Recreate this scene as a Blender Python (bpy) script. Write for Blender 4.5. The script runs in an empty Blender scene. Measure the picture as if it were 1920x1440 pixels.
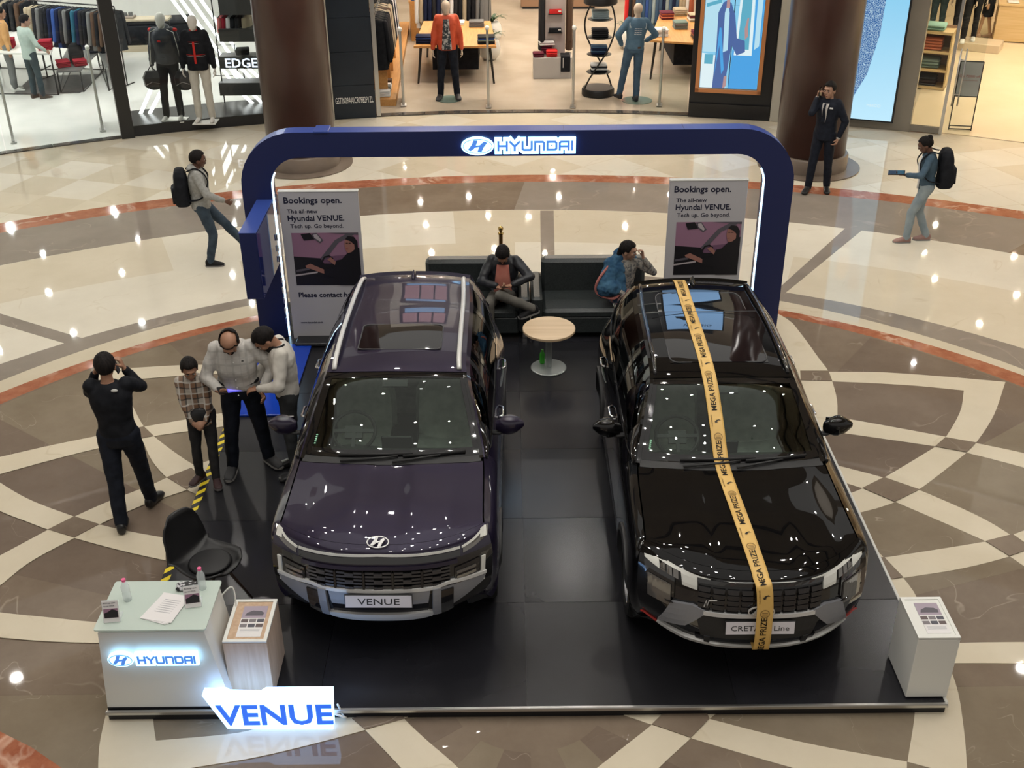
import bpy, bmesh, math, random
from mathutils import Vector, Matrix, Euler, noise
import numpy as np
random.seed(7)
PI = math.pi
C = bpy.context.scene.collection
# ---------------------------------------------------------------- camera
CAMF, CAMP, CAMY, CAMR, CAMH = 2124.5, .51323, .0016, -.00808, 6.189
def _axes():
    cp, sp = math.cos(CAMP), math.sin(CAMP)
    f = Vector((math.sin(CAMY)*cp, math.cos(CAMY)*cp, -sp))
    r = Vector((math.cos(CAMY), -math.sin(CAMY), 0)); u = r.cross(f)
    return r*math.cos(CAMR)+u*math.sin(CAMR), u*math.cos(CAMR)-r*math.sin(CAMR), f
AR, AU, AF = _axes()
cam = bpy.data.cameras.new('camera'); camo = bpy.data.objects.new('camera', cam); C.objects.link(camo)
M3 = Matrix((AR, AU, -AF)).transposed()
camo.matrix_world = Matrix.Translation((0, 0, CAMH)) @ M3.to_4x4()
cam.sensor_width = 36; cam.lens = CAMF*36/1920; cam.clip_end = 200
S = bpy.context.scene; S.camera = camo
def G(u, v, z=0.0):
    "survey: the point of the horizontal plane z seen at photo pixel u, v"
    d = AF + AR*((u-960)/CAMF) - AU*((v-720)/CAMF)
    return Vector((0, 0, CAMH)) + d*((z-CAMH)/d.z)
def gy(u, v, y):
    "survey: the point of the upright plane at distance y seen at photo pixel u, v"
    d = AF + AR*((u-960)/CAMF) - AU*((v-720)/CAMF)
    return Vector((0, 0, CAMH)) + d*(y/d.y)
# ---------------------------------------------------------------- view, world
S.view_settings.view_transform = 'Standard'; S.view_settings.look = 'None'
S.view_settings.gamma = 1; S.view_settings.use_curve_mapping = False
S.view_settings.exposure = 0.28
W = bpy.data.worlds.new('world'); S.world = W; W.use_nodes = True
W.node_tree.nodes['Background'].inputs[0].default_value = (1.0, .95, .88, 1)
W.node_tree.nodes['Background'].inputs[1].default_value = .42
def area(name, loc, size, energy, col=(1, .93, .82), rot=(0, 0, 0), sy=None):
    l = bpy.data.lights.new(name, 'AREA'); l.energy = energy; l.color = col; l.size = size
    if sy: l.shape = 'RECTANGLE'; l.size_y = sy
    o = bpy.data.objects.new(name, l); C.objects.link(o); o.location = loc; o.rotation_euler = rot; return o
# ---------------------------------------------------------------- materials
MT = {}
def mat(name, col=(.5, .5, .5), rough=.5, metal=0, emit=None, es=0, coat=0, spec=.5, alpha=1, trans=0, ior=1.45):
    if name in MT: return MT[name]
    m = bpy.data.materials.new(name); m.use_nodes = True; b = m.node_tree.nodes['Principled BSDF']
    i = b.inputs; i['Base Color'].default_value = (*col, 1); i['Roughness'].default_value = rough
    i['Metallic'].default_value = metal; i['Coat Weight'].default_value = coat; i['Coat Roughness'].default_value = .02
    if rough >= .65 and spec == .5: spec = .18
    i['Specular IOR Level'].default_value = spec; i['Transmission Weight'].default_value = trans; i['IOR'].default_value = ior
    if emit: i['Emission Color'].default_value = (*emit, 1); i['Emission Strength'].default_value = es
    if alpha < 1: i['Alpha'].default_value = alpha
    MT[name] = m; return m
def nodes(m): return m.node_tree.nodes, m.node_tree.links, m.node_tree.nodes['Principled BSDF']
def noisy(name, c1, c2, scale=4, rough=.5, detail=4, bump=0, stretch=(1, 1, 1), lo=.35, hi=.65, obj=True, **k):
    if name in MT: return MT[name]
    m = mat(name, c1, rough, **k); n, l, b = nodes(m)
    tc = n.new('ShaderNodeTexCoord'); mp = n.new('ShaderNodeMapping'); mp.inputs['Scale'].default_value = stretch
    l.new(tc.outputs['Object'], mp.inputs[0])
    t = n.new('ShaderNodeTexNoise'); t.inputs['Scale'].default_value = scale; t.inputs['Detail'].default_value = detail
    l.new(mp.outputs[0], t.inputs['Vector'])
    r = n.new('ShaderNodeValToRGB'); r.color_ramp.elements[0].position = lo; r.color_ramp.elements[1].position = hi
    r.color_ramp.elements[0].color = (*c1, 1); r.color_ramp.elements[1].color = (*c2, 1)
    l.new(t.outputs[0], r.inputs[0]); l.new(r.outputs[0], b.inputs['Base Color'])
    if bump:
        bp = n.new('ShaderNodeBump'); bp.inputs['Strength'].default_value = bump; bp.inputs['Distance'].default_value = .01
        l.new(t.outputs[0], bp.inputs['Height']); l.new(bp.outputs[0], b.inputs['Normal'])
    return m
def marble(name, c1, c2, vein, vs=.9, vw=.012, rough=.025, cl=1.2):
    "polished stone: cloudy body colour crossed by thin broken veins"
    if name in MT: return MT[name]
    m = mat(name, c1, rough, spec=.42); n, l, b = nodes(m)
    tc = n.new('ShaderNodeTexCoord')
    t = n.new('ShaderNodeTexNoise'); t.inputs['Scale'].default_value = cl; t.inputs['Detail'].default_value = 6; t.inputs['Roughness'].default_value = .65
    l.new(tc.outputs['Object'], t.inputs['Vector'])
    r = n.new('ShaderNodeValToRGB'); r.color_ramp.elements[0].position = .3; r.color_ramp.elements[1].position = .7
    r.color_ramp.elements[0].color = (*c1, 1); r.color_ramp.elements[1].color = (*c2, 1); l.new(t.outputs[0], r.inputs[0])
    w = n.new('ShaderNodeTexNoise'); w.inputs['Scale'].default_value = vs; w.inputs['Detail'].default_value = 3; w.inputs['Distortion'].default_value = .8
    l.new(tc.outputs['Object'], w.inputs['Vector'])
    s = n.new('ShaderNodeMath'); s.operation = 'SUBTRACT'; s.inputs[1].default_value = .5; l.new(w.outputs[0], s.inputs[0])
    a = n.new('ShaderNodeMath'); a.operation = 'ABSOLUTE'; l.new(s.outputs[0], a.inputs[0])
    mr = n.new('ShaderNodeMapRange'); mr.inputs[1].default_value = 0; mr.inputs[2].default_value = vw; mr.inputs[3].default_value = 1; mr.inputs[4].default_value = 0
    l.new(a.outputs[0], mr.inputs[0])
    k = n.new('ShaderNodeTexNoise'); k.inputs['Scale'].default_value = 1.7; l.new(tc.outputs['Object'], k.inputs['Vector'])
    kr = n.new('ShaderNodeMapRange'); kr.inputs[1].default_value = .5; kr.inputs[2].default_value = .62; kr.inputs[4].default_value = .55; l.new(k.outputs[0], kr.inputs[0])
    mm = n.new('ShaderNodeMath'); mm.operation = 'MULTIPLY'; l.new(mr.outputs[0], mm.inputs[0]); l.new(kr.outputs[0], mm.inputs[1])
    mx = n.new('ShaderNodeMix'); mx.data_type = 'RGBA'; l.new(mm.outputs[0], mx.inputs[0]); l.new(r.outputs[0], mx.inputs[6]); mx.inputs[7].default_value = (*vein, 1)
    l.new(mx.outputs[2], b.inputs['Base Color']); return m
def wood(name, c1, c2, sc=3, rough=.45, axis=2):
    st = [14, 14, 14]; st[axis] = 1
    return noisy(name, c1, c2, sc, rough, 5, 0, tuple(st), .3, .7)
# ---------------------------------------------------------------- mesh builder
class MB:
    def __init__(s): s.v = []; s.f = []; s.m = []; s.mi = 0
    def add(s, vs, fs, M=None):
        o = len(s.v)
        s.v += [tuple(M @ Vector(p)) for p in vs] if M else [tuple(p) for p in vs]
        for f in fs: s.f.append([i+o for i in f]); s.m.append(s.mi)
        return s
    def box(s, c, d, rz=0, rx=0, ry=0, bev=0):
        x, y, z = d[0]/2, d[1]/2, d[2]/2
        M = Matrix.Translation(c) @ Euler((rx, ry, rz)).to_matrix().to_4x4()
        if bev:
            b = min(bev, x*.9, y*.9, z*.9); vs = []; 
            for zz, k in ((-z, b), (-z+b, 0), (z-b, 0), (z, b)):
                for sx, sy in ((1, 1), (-1, 1), (-1, -1), (1, -1)):
                    p = [(sx*(x-k), sy*(y-b-k*.3)), (sx*(x-b-k*.3), sy*(y-k))]
                    if sx*sy < 0: p.reverse()
                    vs += [(a, c_, zz) for a, c_ in p]
            fs = [[i*8+j, i*8+(j+1) % 8, (i+1)*8+(j+1) % 8, (i+1)*8+j] for i in range(3) for j in range(8)]
            fs += [list(range(7, -1, -1)), list(range(24, 32))]
            return s.add(vs, fs, M)
        vs = [(a, b, c_) for c_ in (-z, z) for a, b in ((-x, -y), (x, -y), (x, y), (-x, y))]
        return s.add(vs, [[3, 2, 1, 0], [4, 5, 6, 7], [0, 1, 5, 4], [1, 2, 6, 5], [2, 3, 7, 6], [3, 0, 4, 7]], M)
    def cyl(s, c, r, h, n=20, r2=None, M=None):
        r2 = r if r2 is None else r2
        vs = [(c[0]+math.cos(2*PI*i/n)*q, c[1]+math.sin(2*PI*i/n)*q, z) for z, q in ((c[2], r), (c[2]+h, r2)) for i in range(n)]
        return s.add(vs, [[i, (i+1) % n, n+(i+1) % n, n+i] for i in range(n)]+[list(range(n-1, -1, -1)), list(range(n, 2*n))], M)
    def lathe(s, c, prof, n=24, M=None, sy=1):
        vs = [(c[0]+math.cos(2*PI*i/n)*r, c[1]+math.sin(2*PI*i/n)*r*sy, c[2]+z) for r, z in prof for i in range(n)]
        k = len(prof)
        fs = [[j*n+i, j*n+(i+1) % n, (j+1)*n+(i+1) % n, (j+1)*n+i] for j in range(k-1) for i in range(n)]
        fs += [list(range(n-1, -1, -1)), list(range((k-1)*n, k*n))]
        return s.add(vs, fs, M)
    def tube(s, pts, r, n=8, closed=False, flat=1):
        pts = [Vector(p) for p in pts]; k = len(pts); rr = r if isinstance(r, (list, tuple)) else [r]*k; vs = []
        up = None
        for i in range(k):
            a = pts[i-1] if (i or closed) else pts[i]; b = pts[(i+1) % k] if (i < k-1 or closed) else pts[i]
            t = (b-a).normalized() if (b-a).length > 1e-9 else Vector((0, 0, 1))
            if up is None: up = Vector((0, 0, 1)) if abs(t.z) < .9 else Vector((0, 1, 0))
            x = t.cross(up); x = x.normalized() if x.length > 1e-6 else Vector((1, 0, 0)); y = x.cross(t).normalized(); up = y
            vs += [tuple(pts[i]+x*math.cos(2*PI*j/n)*rr[i]+y*math.sin(2*PI*j/n)*rr[i]*flat) for j in range(n)]
        q = k if closed else k-1
        fs = [[i*n+j, ((i+1) % k)*n+j, ((i+1) % k)*n+(j+1) % n, i*n+(j+1) % n] for i in range(q) for j in range(n)]
        if not closed: fs += [list(range(n)), list(range(k*n-1, (k-1)*n-1, -1))]
        return s.add(vs, fs)
    def prism(s, poly, z0, z1, M=None):
        n = len(poly); ar = sum(poly[i-1][0]*poly[i][1]-poly[i][0]*poly[i-1][1] for i in range(n))
        if ar < 0: poly = poly[::-1]
        vs = [(p[0], p[1], z) for z in (z0, z1) for p in poly]
        return s.add(vs, [list(range(n-1, -1, -1)), list(range(n, 2*n))]+[[i, (i+1) % n, n+(i+1) % n, n+i] for i in range(n)], M)
    def prism_xz(s, poly, y0, y1):
        "outline in x, z extruded along y"
        return s.prism([(p[0], -p[1]) for p in poly], y0, y1, Matrix(((1, 0, 0, 0), (0, 0, 1, 0), (0, -1, 0, 0), (0, 0, 0, 1))))
    def strip(s, a, b, z0, z1):
        "solid band between two matching edges"
        n = len(a); vs = [(p[0], p[1], z) for z in (z0, z1) for p in list(a)+list(b)]; m = 2*n; fs = []
        for i in range(n-1):
            fs += [[m+i, m+i+1, m+n+i+1, m+n+i], [i, n+i, n+i+1, i+1], [i, i+1, m+i+1, m+i], [n+i, m+n+i, m+n+i+1, n+i+1]]
        fs += [[0, m, m+n, n], [n-1, 2*n-1, m+2*n-1, m+n-1]]
        return s.add(vs, fs)
    def grid(s, P, th=0, M=None, close=False):
        "rows x columns of points; th > 0 gives it a thickness along -normal"
        R, K = len(P), len(P[0]); vs = [tuple(p) for r in P for p in r]
        fs = [[i*K+j, i*K+j+1, (i+1)*K+j+1, (i+1)*K+j] for i in range(R-1) for j in range(K-1)]
        if th:
            A = np.array(vs).reshape(R, K, 3); du = np.gradient(A, axis=0); dv = np.gradient(A, axis=1)
            n = np.cross(dv, du); n /= np.maximum(np.linalg.norm(n, axis=2, keepdims=True), 1e-9)
            B = (A-n*th).reshape(-1, 3); N = R*K; vs += [tuple(p) for p in B]
            fs += [[N+i for i in f[::-1]] for f in fs]
            bd = [j for j in range(K)]+[i*K+K-1 for i in range(1, R)]+[(R-1)*K+j for j in range(K-2, -1, -1)]+[i*K for i in range(R-2, 0, -1)]
            for i in range(len(bd)): a, b = bd[i], bd[(i+1) % len(bd)]; fs.append([b, a, N+a, N+b])
        return s.add(vs, fs, M)
    def ell(s, c, r, n=14, k=9, M=None):
        vs = []; 
        for i in range(1, k): 
            t = PI*i/k
            vs += [(c[0]+r[0]*math.sin(t)*math.cos(2*PI*j/n), c[1]+r[1]*math.sin(t)*math.sin(2*PI*j/n), c[2]-r[2]*math.cos(t)) for j in range(n)]
        b = len(vs); vs += [(c[0], c[1], c[2]-r[2]), (c[0], c[1], c[2]+r[2])]
        fs = [[i*n+j, i*n+(j+1) % n, (i+1)*n+(j+1) % n, (i+1)*n+j] for i in range(k-2) for j in range(n)]
        fs += [[b, (j+1) % n, j] for j in range(n)]+[[b+1, (k-2)*n+j, (k-2)*n+(j+1) % n] for j in range(n)]
        return s.add(vs, fs, M)
    def build(s, name, m, parent=None, smooth=False, label=None, cat=None, group=None, kind=None, loc=None, rz=0):
        me = bpy.data.meshes.new(name); me.from_pydata(s.v, [], s.f)
        ms = m if isinstance(m, (list, tuple)) else [m]
        for x in ms: me.materials.append(x)
        if len(ms) > 1: me.polygons.foreach_set('material_index', s.m)
        if smooth: me.polygons.foreach_set('use_smooth', [True]*len(s.f))
        if smooth not in (True, False) or smooth is True and False: pass
        me.update()
        if isinstance(smooth, float): me.set_sharp_from_angle(angle=smooth)
        return link(name, me, parent, label, cat, group, kind, loc, rz)
def link(name, me, parent=None, label=None, cat=None, group=None, kind=None, loc=None, rz=0):
    o = bpy.data.objects.new(name, me); C.objects.link(o)
    if parent: o.parent = parent
    if loc is not None: o.location = loc
    if rz: o.rotation_euler.z = rz
    tag(o, label, cat, group, kind); return o
def tag(o, label=None, cat=None, group=None, kind=None):
    if label: o['label'] = label
    if cat: o['category'] = cat
    if group: o['group'] = group
    if kind: o['kind'] = kind
    return o
def thing(name, label, cat, loc=(0, 0, 0), rz=0, group=None):
    o = bpy.data.objects.new(name, None); C.objects.link(o); o.location = loc; o.rotation_euler.z = rz
    o.empty_display_size = .1; return tag(o, label, cat, group)
def kids(o): return [x for x in C.objects if x.parent == o]
def dup(o, loc=None, rz=None, label=None, parent=None, group=None, remat=None, scale=None):
    c = o.copy(); C.objects.link(c); c.parent = parent
    if loc is not None: c.location = loc
    if rz is not None: c.rotation_euler.z = rz
    if label: c['label'] = label
    if group: c['group'] = group
    if scale: c.scale = scale
    if remat and o.type == 'MESH':
        for i, sl in enumerate(c.material_slots):
            if sl.material in remat: sl.link = 'OBJECT'; sl.material = remat[sl.material] 
    for k in CH.get(o.name, []) if o.name in CH else kids(o): dup(k, parent=c, remat=remat)
    return c
CH = {}
def plain(pts): return [(p[0], p[1]) for p in pts]
def spline(pts, n=8):
    "Catmull-Rom through points"
    P = [Vector(p) for p in pts]
    if len(P) < 3: return [P[0].lerp(P[-1], i/n) for i in range(n+1)]
    P = [P[0]*2-P[1]]+P+[P[-1]*2-P[-2]]; out = []
    for i in range(1, len(P)-2):
        a, b, c, d = P[i-1:i+3]
        for j in range(n):
            t = j/n; out.append(.5*((2*b)+(c-a)*t+(2*a-5*b+4*c-d)*t*t+(3*b-a-3*c+d)*t**3))
    out.append(P[-2]); return out
def resample(pts, n):
    L = [0]
    for a, b in zip(pts, pts[1:]): L.append(L[-1]+(b-a).length)
    out = []; j = 0
    for i in range(n):
        t = L[-1]*i/(n-1)
        while j < len(L)-2 and L[j+1] < t: j += 1
        q = (t-L[j])/max(L[j+1]-L[j], 1e-9); out.append(pts[j].lerp(pts[j+1], min(max(q, 0), 1)))
    return out
def rrect(x0, x1, y0, y1, r, n=6, corners=(1, 1, 1, 1)):
    out = []
    for (cx, cy, a0, k) in ((x1-r, y0+r, -PI/2, corners[0]), (x1-r, y1-r, 0, corners[1]), (x0+r, y1-r, PI/2, corners[2]), (x0+r, y0+r, PI, corners[3])):
        if k: out += [(cx+r*math.cos(a0+PI/2*i/n), cy+r*math.sin(a0+PI/2*i/n)) for i in range(n+1)]
        else: out.append((cx+r*(1 if cx > (x0+x1)/2 else -1), cy+r*(1 if cy > (y0+y1)/2 else -1)))
    return out
def strokes(mb, lines, w, z0, z1, M=None):
    "flat lettering from polylines of width w, in the xy plane"
    for L in lines:
        P = [Vector((a, b)) for a, b in L]; n = len(P); A = []; B = []
        cl = (P[0]-P[-1]).length < 1e-6
        for i in range(n):
            a = P[i-1] if i else (P[-2] if cl else None); b = P[i+1] if i < n-1 else (P[1] if cl else None)
            d1 = (P[i]-a).normalized() if a is not None else None; d2 = (b-P[i]).normalized() if b is not None else None
            d1 = d1 or d2; d2 = d2 or d1
            nn = Vector((-d1.y-d2.y, d1.x+d2.x)); nn = nn.normalized() if nn.length > 1e-6 else Vector((-d1.y, d1.x))
            k = max(nn.dot(Vector((-d1.y, d1.x))), .5); e = Vector((0, 0))
            if not cl and (i == 0): e = -d1*w*.5*CAP[0]
            if not cl and (i == n-1): e = d1*w*.5*CAP[0]
            A.append(P[i]+nn*w/2/k+e); B.append(P[i]-nn*w/2/k+e)
        t = MB().strip(A, B, z0, z1); mb.add(t.v, t.f, M)
CAP = [0]
TXT = {}
def text(mb, s, size, M, th=.001, bold=0.0, sx=1.0, align='CENTER', space=1.0):
    k = (s, bold, th/size, space)
    if k not in TXT:
        cu = bpy.data.curves.new('t', 'FONT'); cu.body = s; cu.size = 1; cu.extrude = th/size/2; cu.offset = bold; cu.resolution_u = 2; cu.space_character = space
        o = bpy.data.objects.new('t', cu); C.objects.link(o); dg = bpy.context.evaluated_depsgraph_get(); dg.update()
        me = o.evaluated_get(dg).to_mesh(); vs = [tuple(v.co) for v in me.vertices]; fs = [list(p.vertices) for p in me.polygons]
        bpy.data.objects.remove(o); TXT[k] = (vs, fs)
    vs, fs = TXT[k]; x0 = min(v[0] for v in vs); x1 = max(v[0] for v in vs)
    ox = {'CENTER': (x0+x1)/2, 'LEFT': x0, 'RIGHT': x1}[align]
    return mb.add([((v[0]-ox)*size*sx, v[1]*size, v[2]*size) for v in vs], fs, M)
def upright(loc, rz=0, tilt=0):
    "matrix: text plane xy -> standing, facing -y"
    return Matrix.Translation(loc) @ Euler((0, 0, rz)).to_matrix().to_4x4() @ Euler((PI/2-tilt, 0, 0)).to_matrix().to_4x4()
# ---------------------------------------------------------------- brand-free palette
CREAM = marble('cream_marble', (.60, .53, .40), (.66, .59, .46), (.52, .44, .31), rough=.025)
CREAM2 = marble('pale_cream_marble', (.66, .61, .50), (.72, .67, .56), (.6, .52, .4), rough=.025)
CREAM3 = marble('sand_marble', (.565, .495, .37), (.63, .56, .43), (.5, .42, .3), rough=.025)
BROWN = marble('brown_marble', (.165, .125, .092), (.235, .185, .14), (.42, .36, .29), vs=.8, vw=.006, rough=.025)
GREY = marble('taupe_marble', (.24, .205, .17), (.29, .25, .21), (.42, .36, .3), rough=.025)
RED = marble('red_marble', (.27, .085, .045), (.44, .18, .10), (.72, .52, .40), vs=2.2, vw=.05, rough=.07, cl=5)
BLACK = mat('black_paint', (.012, .012, .014), .35)
BLACKG = mat('black_gloss', (.008, .008, .01), .08)
WHITE = mat('white_laminate', (.72, .72, .68), .35)
STEEL = mat('brushed_steel', (.55, .55, .54), .3, metal=1)
CHROME = mat('chrome', (.85, .85, .86), .08, metal=1)
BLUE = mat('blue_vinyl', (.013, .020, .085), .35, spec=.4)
BLUE2 = mat('blue_vinyl_lit_top', (.035, .07, .30), .3, spec=.5)  # same vinyl, paler: light falling on the top faces is put into the colour
# ================================================================ SETTING: floor
floor = MB(); floor.box((0, 10, -.1), (80, 70, .194)); floor = floor.build('floor', CREAM, kind='structure')
ZL = [-.003]
def inlay(poly, m, name='marble_inlay', dz=.0006, lab=None):
    ZL[0] = ZL[0]+dz if dz else ZL[0]
    o = MB().prism(plain(poly), ZL[0]-.004, ZL[0]).build(name, m, floor, label=lab); return o
def circle(c, r, a0=0, a1=360, n=96): return [(c[0]+r*math.cos(math.radians(a0+(a1-a0)*i/n)), c[1]+r*math.sin(math.radians(a0+(a1-a0)*i/n))) for i in range(n+(0 if a1-a0 >= 360 else 1))]
def ringseg(ci, ri, co, ro, a0, a1, m, name, n=24, dz=0):
    ZL[0] += dz
    a = circle(co, ro, a0, a1, n); b = circle(ci, ri, a0, a1, n)
    return MB().strip(a, b, ZL[0]-.004, ZL[0]).build(name, m, floor)
# lozenge paving of the outer walk
CO = (.1, 2.3)
ZL[0] += .0006
for k in range(-1, 7):
    r = 15.6+.55*k
    for i in range(-22, 23):
        a = math.radians(90+(i+.5*(k % 2))*4.1); da = math.radians(2.02); dr = .535
        P = [(r-dr, a), (r, a+da), (r+dr, a), (r, a-da)]
        m = (CREAM, CREAM2, CREAM3)[(i*2+k*3+(i//3)) % 3] if k % 2 else CREAM2
        if k % 2 == 0 and (i+k) % 3 == 0: m = CREAM
        q = [(CO[0]+p*math.cos(t), CO[1]+p*math.sin(t)) for p, t in P]
        if abs(q[0][0]) > 12: continue
        MB().prism(q, ZL[0]-.004, ZL[0]).build('marble_tile', m, floor)
ZL[0] += .0006
for i in range(24): ringseg((.26, 2.09), 15.59, (.2, 1.7), 16.33, i*15, i*15+15, RED, 'red_marble_band')
inlay(circle((.2, 2.1), 15.57, n=128), GREY)
for i in range(24): ringseg((.08, 2.71), 13.7, (.26, 2.09), 15.59, i*15, i*15+15, GREY if i % 3 else BROWN, 'marble_panel', dz=.0006 if i == 0 else 0)
inlay(circle((.08, 2.71), 13.7, n=128), CREAM2)
# panels of slightly different cream within the broad ring, cut by radial bars
ZL[0] += .0006
for i in range(40):
    r0, r1 = ((12.4, 13.69) if i % 2 else (9.0, 12.4)); a0 = (i//2)*18+(4 if i % 2 else 0)
    ringseg((.08, 2.71), r0, (.08, 2.71), r1, a0, a0+17.9, (CREAM2, CREAM, CREAM2, CREAM3)[(i*7//2) % 4], 'marble_panel', 10)
bars = [((1013, 395), (1038, 395), (1014, 480), (1040, 480)), ((1586, 427), (1616, 432), (1455, 545), (1473, 549)), ((0, 588), (0, 608), (156, 635), (125, 645))]
for a, b, c, d in bars:
    a, b, c, d = [G(*p).to_2d() for p in (a, b, c, d)]; v = (a-c).normalized()*.5; w = (b-d).normalized()*.5
    inlay([a+v*.0, b+w*0, d-w*3, c-v*3], GREY, 'marble_bar')
a = G(1910, 656).to_2d(); inlay([a, a+Vector((.15, -.2)), a+Vector((3.6, 1.2)), a+Vector((3.5, 1.45))], GREY, 'marble_bar')
inlay(circle((.14, 5.49), 8.55, n=128), GREY, dz=.0012)
inlay(circle((.06, 6.35), 7.52, n=128), CREAM3)
for i in range(24): ringseg((.12, 6.28), 6.9, (.14, 5.94), 7.59, i*15, i*15+15, RED, 'red_marble_band', dz=.0006 if i == 0 else 0)
inlay(circle((.12, 6.28), 7.13, n=128), BROWN)
# differently clouded brown panels inside the rosette
ZL[0] += .0006
B2 = marble('dark_brown_marble', (.15, .112, .085), (.2, .155, .12), (.40, .33, .27), vs=1.1, vw=.0035, rough=.03)
B3 = marble('olive_brown_marble', (.19, .15, .105), (.25, .205, .15), (.45, .4, .32), vs=1.4, vw=.0035, rough=.03)
for i in range(20):
    ringseg((.12, 6.28), .6, (.12, 6.28), 7.1, i*18, i*18+17.95, (BROWN, B2, B3)[(i*5) % 3], 'marble_panel', 8)
def band(up, lo, m=None, name='marble_band', z=None, n=26, ext=None):
    A = resample(spline([G(*p).to_2d() if max(abs(p[0]), abs(p[1])) > 30 else Vector(p) for p in up]), n)
    B = resample(spline([G(*p).to_2d() if max(abs(p[0]), abs(p[1])) > 30 else Vector(p) for p in lo]), n)
    ZL[0] += .0005 if z is None else 0
    MB().strip(A, B, ZL[0]-.004, ZL[0]).build(name, m or CREAM, floor)
# right half (photo survey of both edges)
band([(1440, 697), (1553, 698), (1653, 699), (1770, 707), (1885, 717)], [(1440, 714), (1500, 715), (1560, 716), (1700, 723), (1807, 733)])
band([(1885, 717), (1863, 780), (1830, 831), (1812, 850), (1723, 919), (1677, 943), (1613, 962), (1500, 985)], [(1807, 733), (1800, 773), (1772, 822), (1753, 839), (1657, 897), (1617, 917), (1560, 938), (1500, 955)])
band([(1440, 765), (1568, 783), (1773, 820), (1830, 832), (1920, 851), (2010, 876)], [(1440, 790), (1540, 807), (1753, 838), (1812, 850), (1920, 878), (2010, 905)])
band([(1480, 850), (1570, 874), (1657, 897), (1723, 920), (1830, 967), (1894, 1004), (2000, 1075)], [(1500, 880), (1617, 917), (1678, 942), (1847, 1016), (1892, 1044), (1980, 1105)])
band([(1560, 1059), (1657, 1047), (1847, 1017), (1898, 1004), (2000, 965)], [(1560, 1105), (1693, 1085), (1800, 1068), (1892, 1045), (2000, 1010)])
band([(1600, 990), (1657, 1047), (1693, 1085), (1721, 1126), (1786, 1267), (1806, 1363), (1814, 1460)], [(1540, 1010), (1600, 1070), (1640, 1120), (1680, 1190), (1710, 1270), (1715, 1335), (1701, 1430)])
band([(1798, 1207), (1860, 1206), (1960, 1206), (2080, 1212)], [(1770, 1245), (1860, 1245), (1960, 1247), (2080, 1254)])
band([(1395, 560), (1472, 597), (1500, 625), (1535, 673), (1553, 697), (1560, 716), (1569, 750), (1570, 785)], [(1300, 570), (1395, 610), (1425, 640), (1455, 685), (1465, 705), (1472, 725), (1478, 755), (1480, 785)])
# bottom
band([(1162, 1300), (1222, 1320), (1260, 1330), (1330, 1350), (1510, 1395), (1700, 1430)], [(1100, 1322), (1162, 1340), (1222, 1361), (1295, 1386), (1480, 1440), (1700, 1500)])
band([(1280, 1310), (1245, 1338), (1222, 1361), (1122, 1440), (1050, 1500)], [(1370, 1320), (1330, 1350), (1295, 1386), (1237, 1440), (1170, 1510)])
band([(287, 1320), (287, 1342), (293, 1391), (310, 1460)], [(210, 1300), (200, 1338), (187, 1400), (184, 1460)])
band([(293, 1391), (435, 1378), (500, 1364), (640, 1335), (760, 1300)], [(240, 1462), (372, 1440), (500, 1418), (685, 1371), (830, 1325)])
band([(640, 1325), (670, 1352), (685, 1371), (750, 1440), (800, 1500)], [(740, 1325), (760, 1352), (800, 1390), (857, 1440), (910, 1500)])
# left half
x4, y0 = 2.25, 540
def L(*p): return [(a/x4, b/x4+y0) for a, b in p]
band(L((400, 350), (500, 345), (700, 333), (850, 328), (1200, 330)), L((400, 400), (530, 393), (750, 375), (850, 368), (1200, 366)))
band(L((0, 718), (200, 672), (380, 635), (608, 590), (780, 560), (920, 535), (1100, 520)), L((0, 790), (200, 735), (385, 688), (650, 630), (785, 610), (935, 590), (1100, 570)))
band(L((540, 440), (560, 500), (608, 590), (650, 630), (720, 685), (808, 745), (900, 790)), L((400, 450), (470, 545), (540, 610), (595, 640), (640, 730), (705, 805), (790, 857), (870, 890)))
band(L((-60, 1165), (0, 1135), (205, 1025), (315, 970), (460, 905), (640, 835), (705, 805), (808, 760), (920, 720)), L((-60, 1300), (0, 1262), (130, 1160), (315, 1060), (420, 1003), (535, 950), (645, 905), (790, 857), (920, 810)))
band(L((-100, 750), (0, 825), (130, 900), (315, 970), (420, 1003), (560, 1035), (690, 1058), (850, 1085)), L((-100, 880), (0, 945), (100, 985), (205, 1025), (315, 1060), (500, 1110), (700, 1155), (850, 1185)))
band([(-80, 1140), (0, 1151), (89, 1160), (191, 1170), (300, 1173)], [(-80, 1190), (0, 1198), (89, 1205), (181, 1208), (300, 1208)])
# brown crossings where two bands overlap
def cross(*p):
    ZL[0] += .0005
    inlay([G(a, b).to_2d() for a, b in p], BROWN, 'marble_lozenge', dz=0)
cross((1500, 697), (1553, 697), (1560, 716), (1501, 715)); cross((1772, 822), (1830, 832), (1812, 850), (1753, 839))
cross((1657, 897), (1723, 920), (1677, 943), (1617, 917)); cross((1847, 1017), (1898, 1004), (1935, 1030), (1892, 1045))
cross((1657, 1047), (1693, 1085), (1674, 1088), (1600, 1100), (1590, 1057)); cross((1245, 1338), (1320, 1330), (1330, 1350), (1295, 1386), (1222, 1361))
cross((685, 1371), (660, 1350), (730, 1330), (760, 1350)); cross(*L((608, 590), (650, 630), (597, 640), (575, 597)))
cross(*L((705, 805), (808, 765), (850, 800), (790, 857))); cross(*L((315, 970), (420, 1003), (315, 1059), (205, 1025)))
cross(*L((700, 1058), (840, 1083), (850, 1185), (700, 1155)))
# red corner of the second ring at the lower left
inlay([G(a, b).to_2d() for a, b in ((-60, 1330), (0, 1375), (60, 1405), (118, 1445), (170, 1500), (-60, 1500))], RED, 'red_marble_band')
ZF = .0
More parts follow.
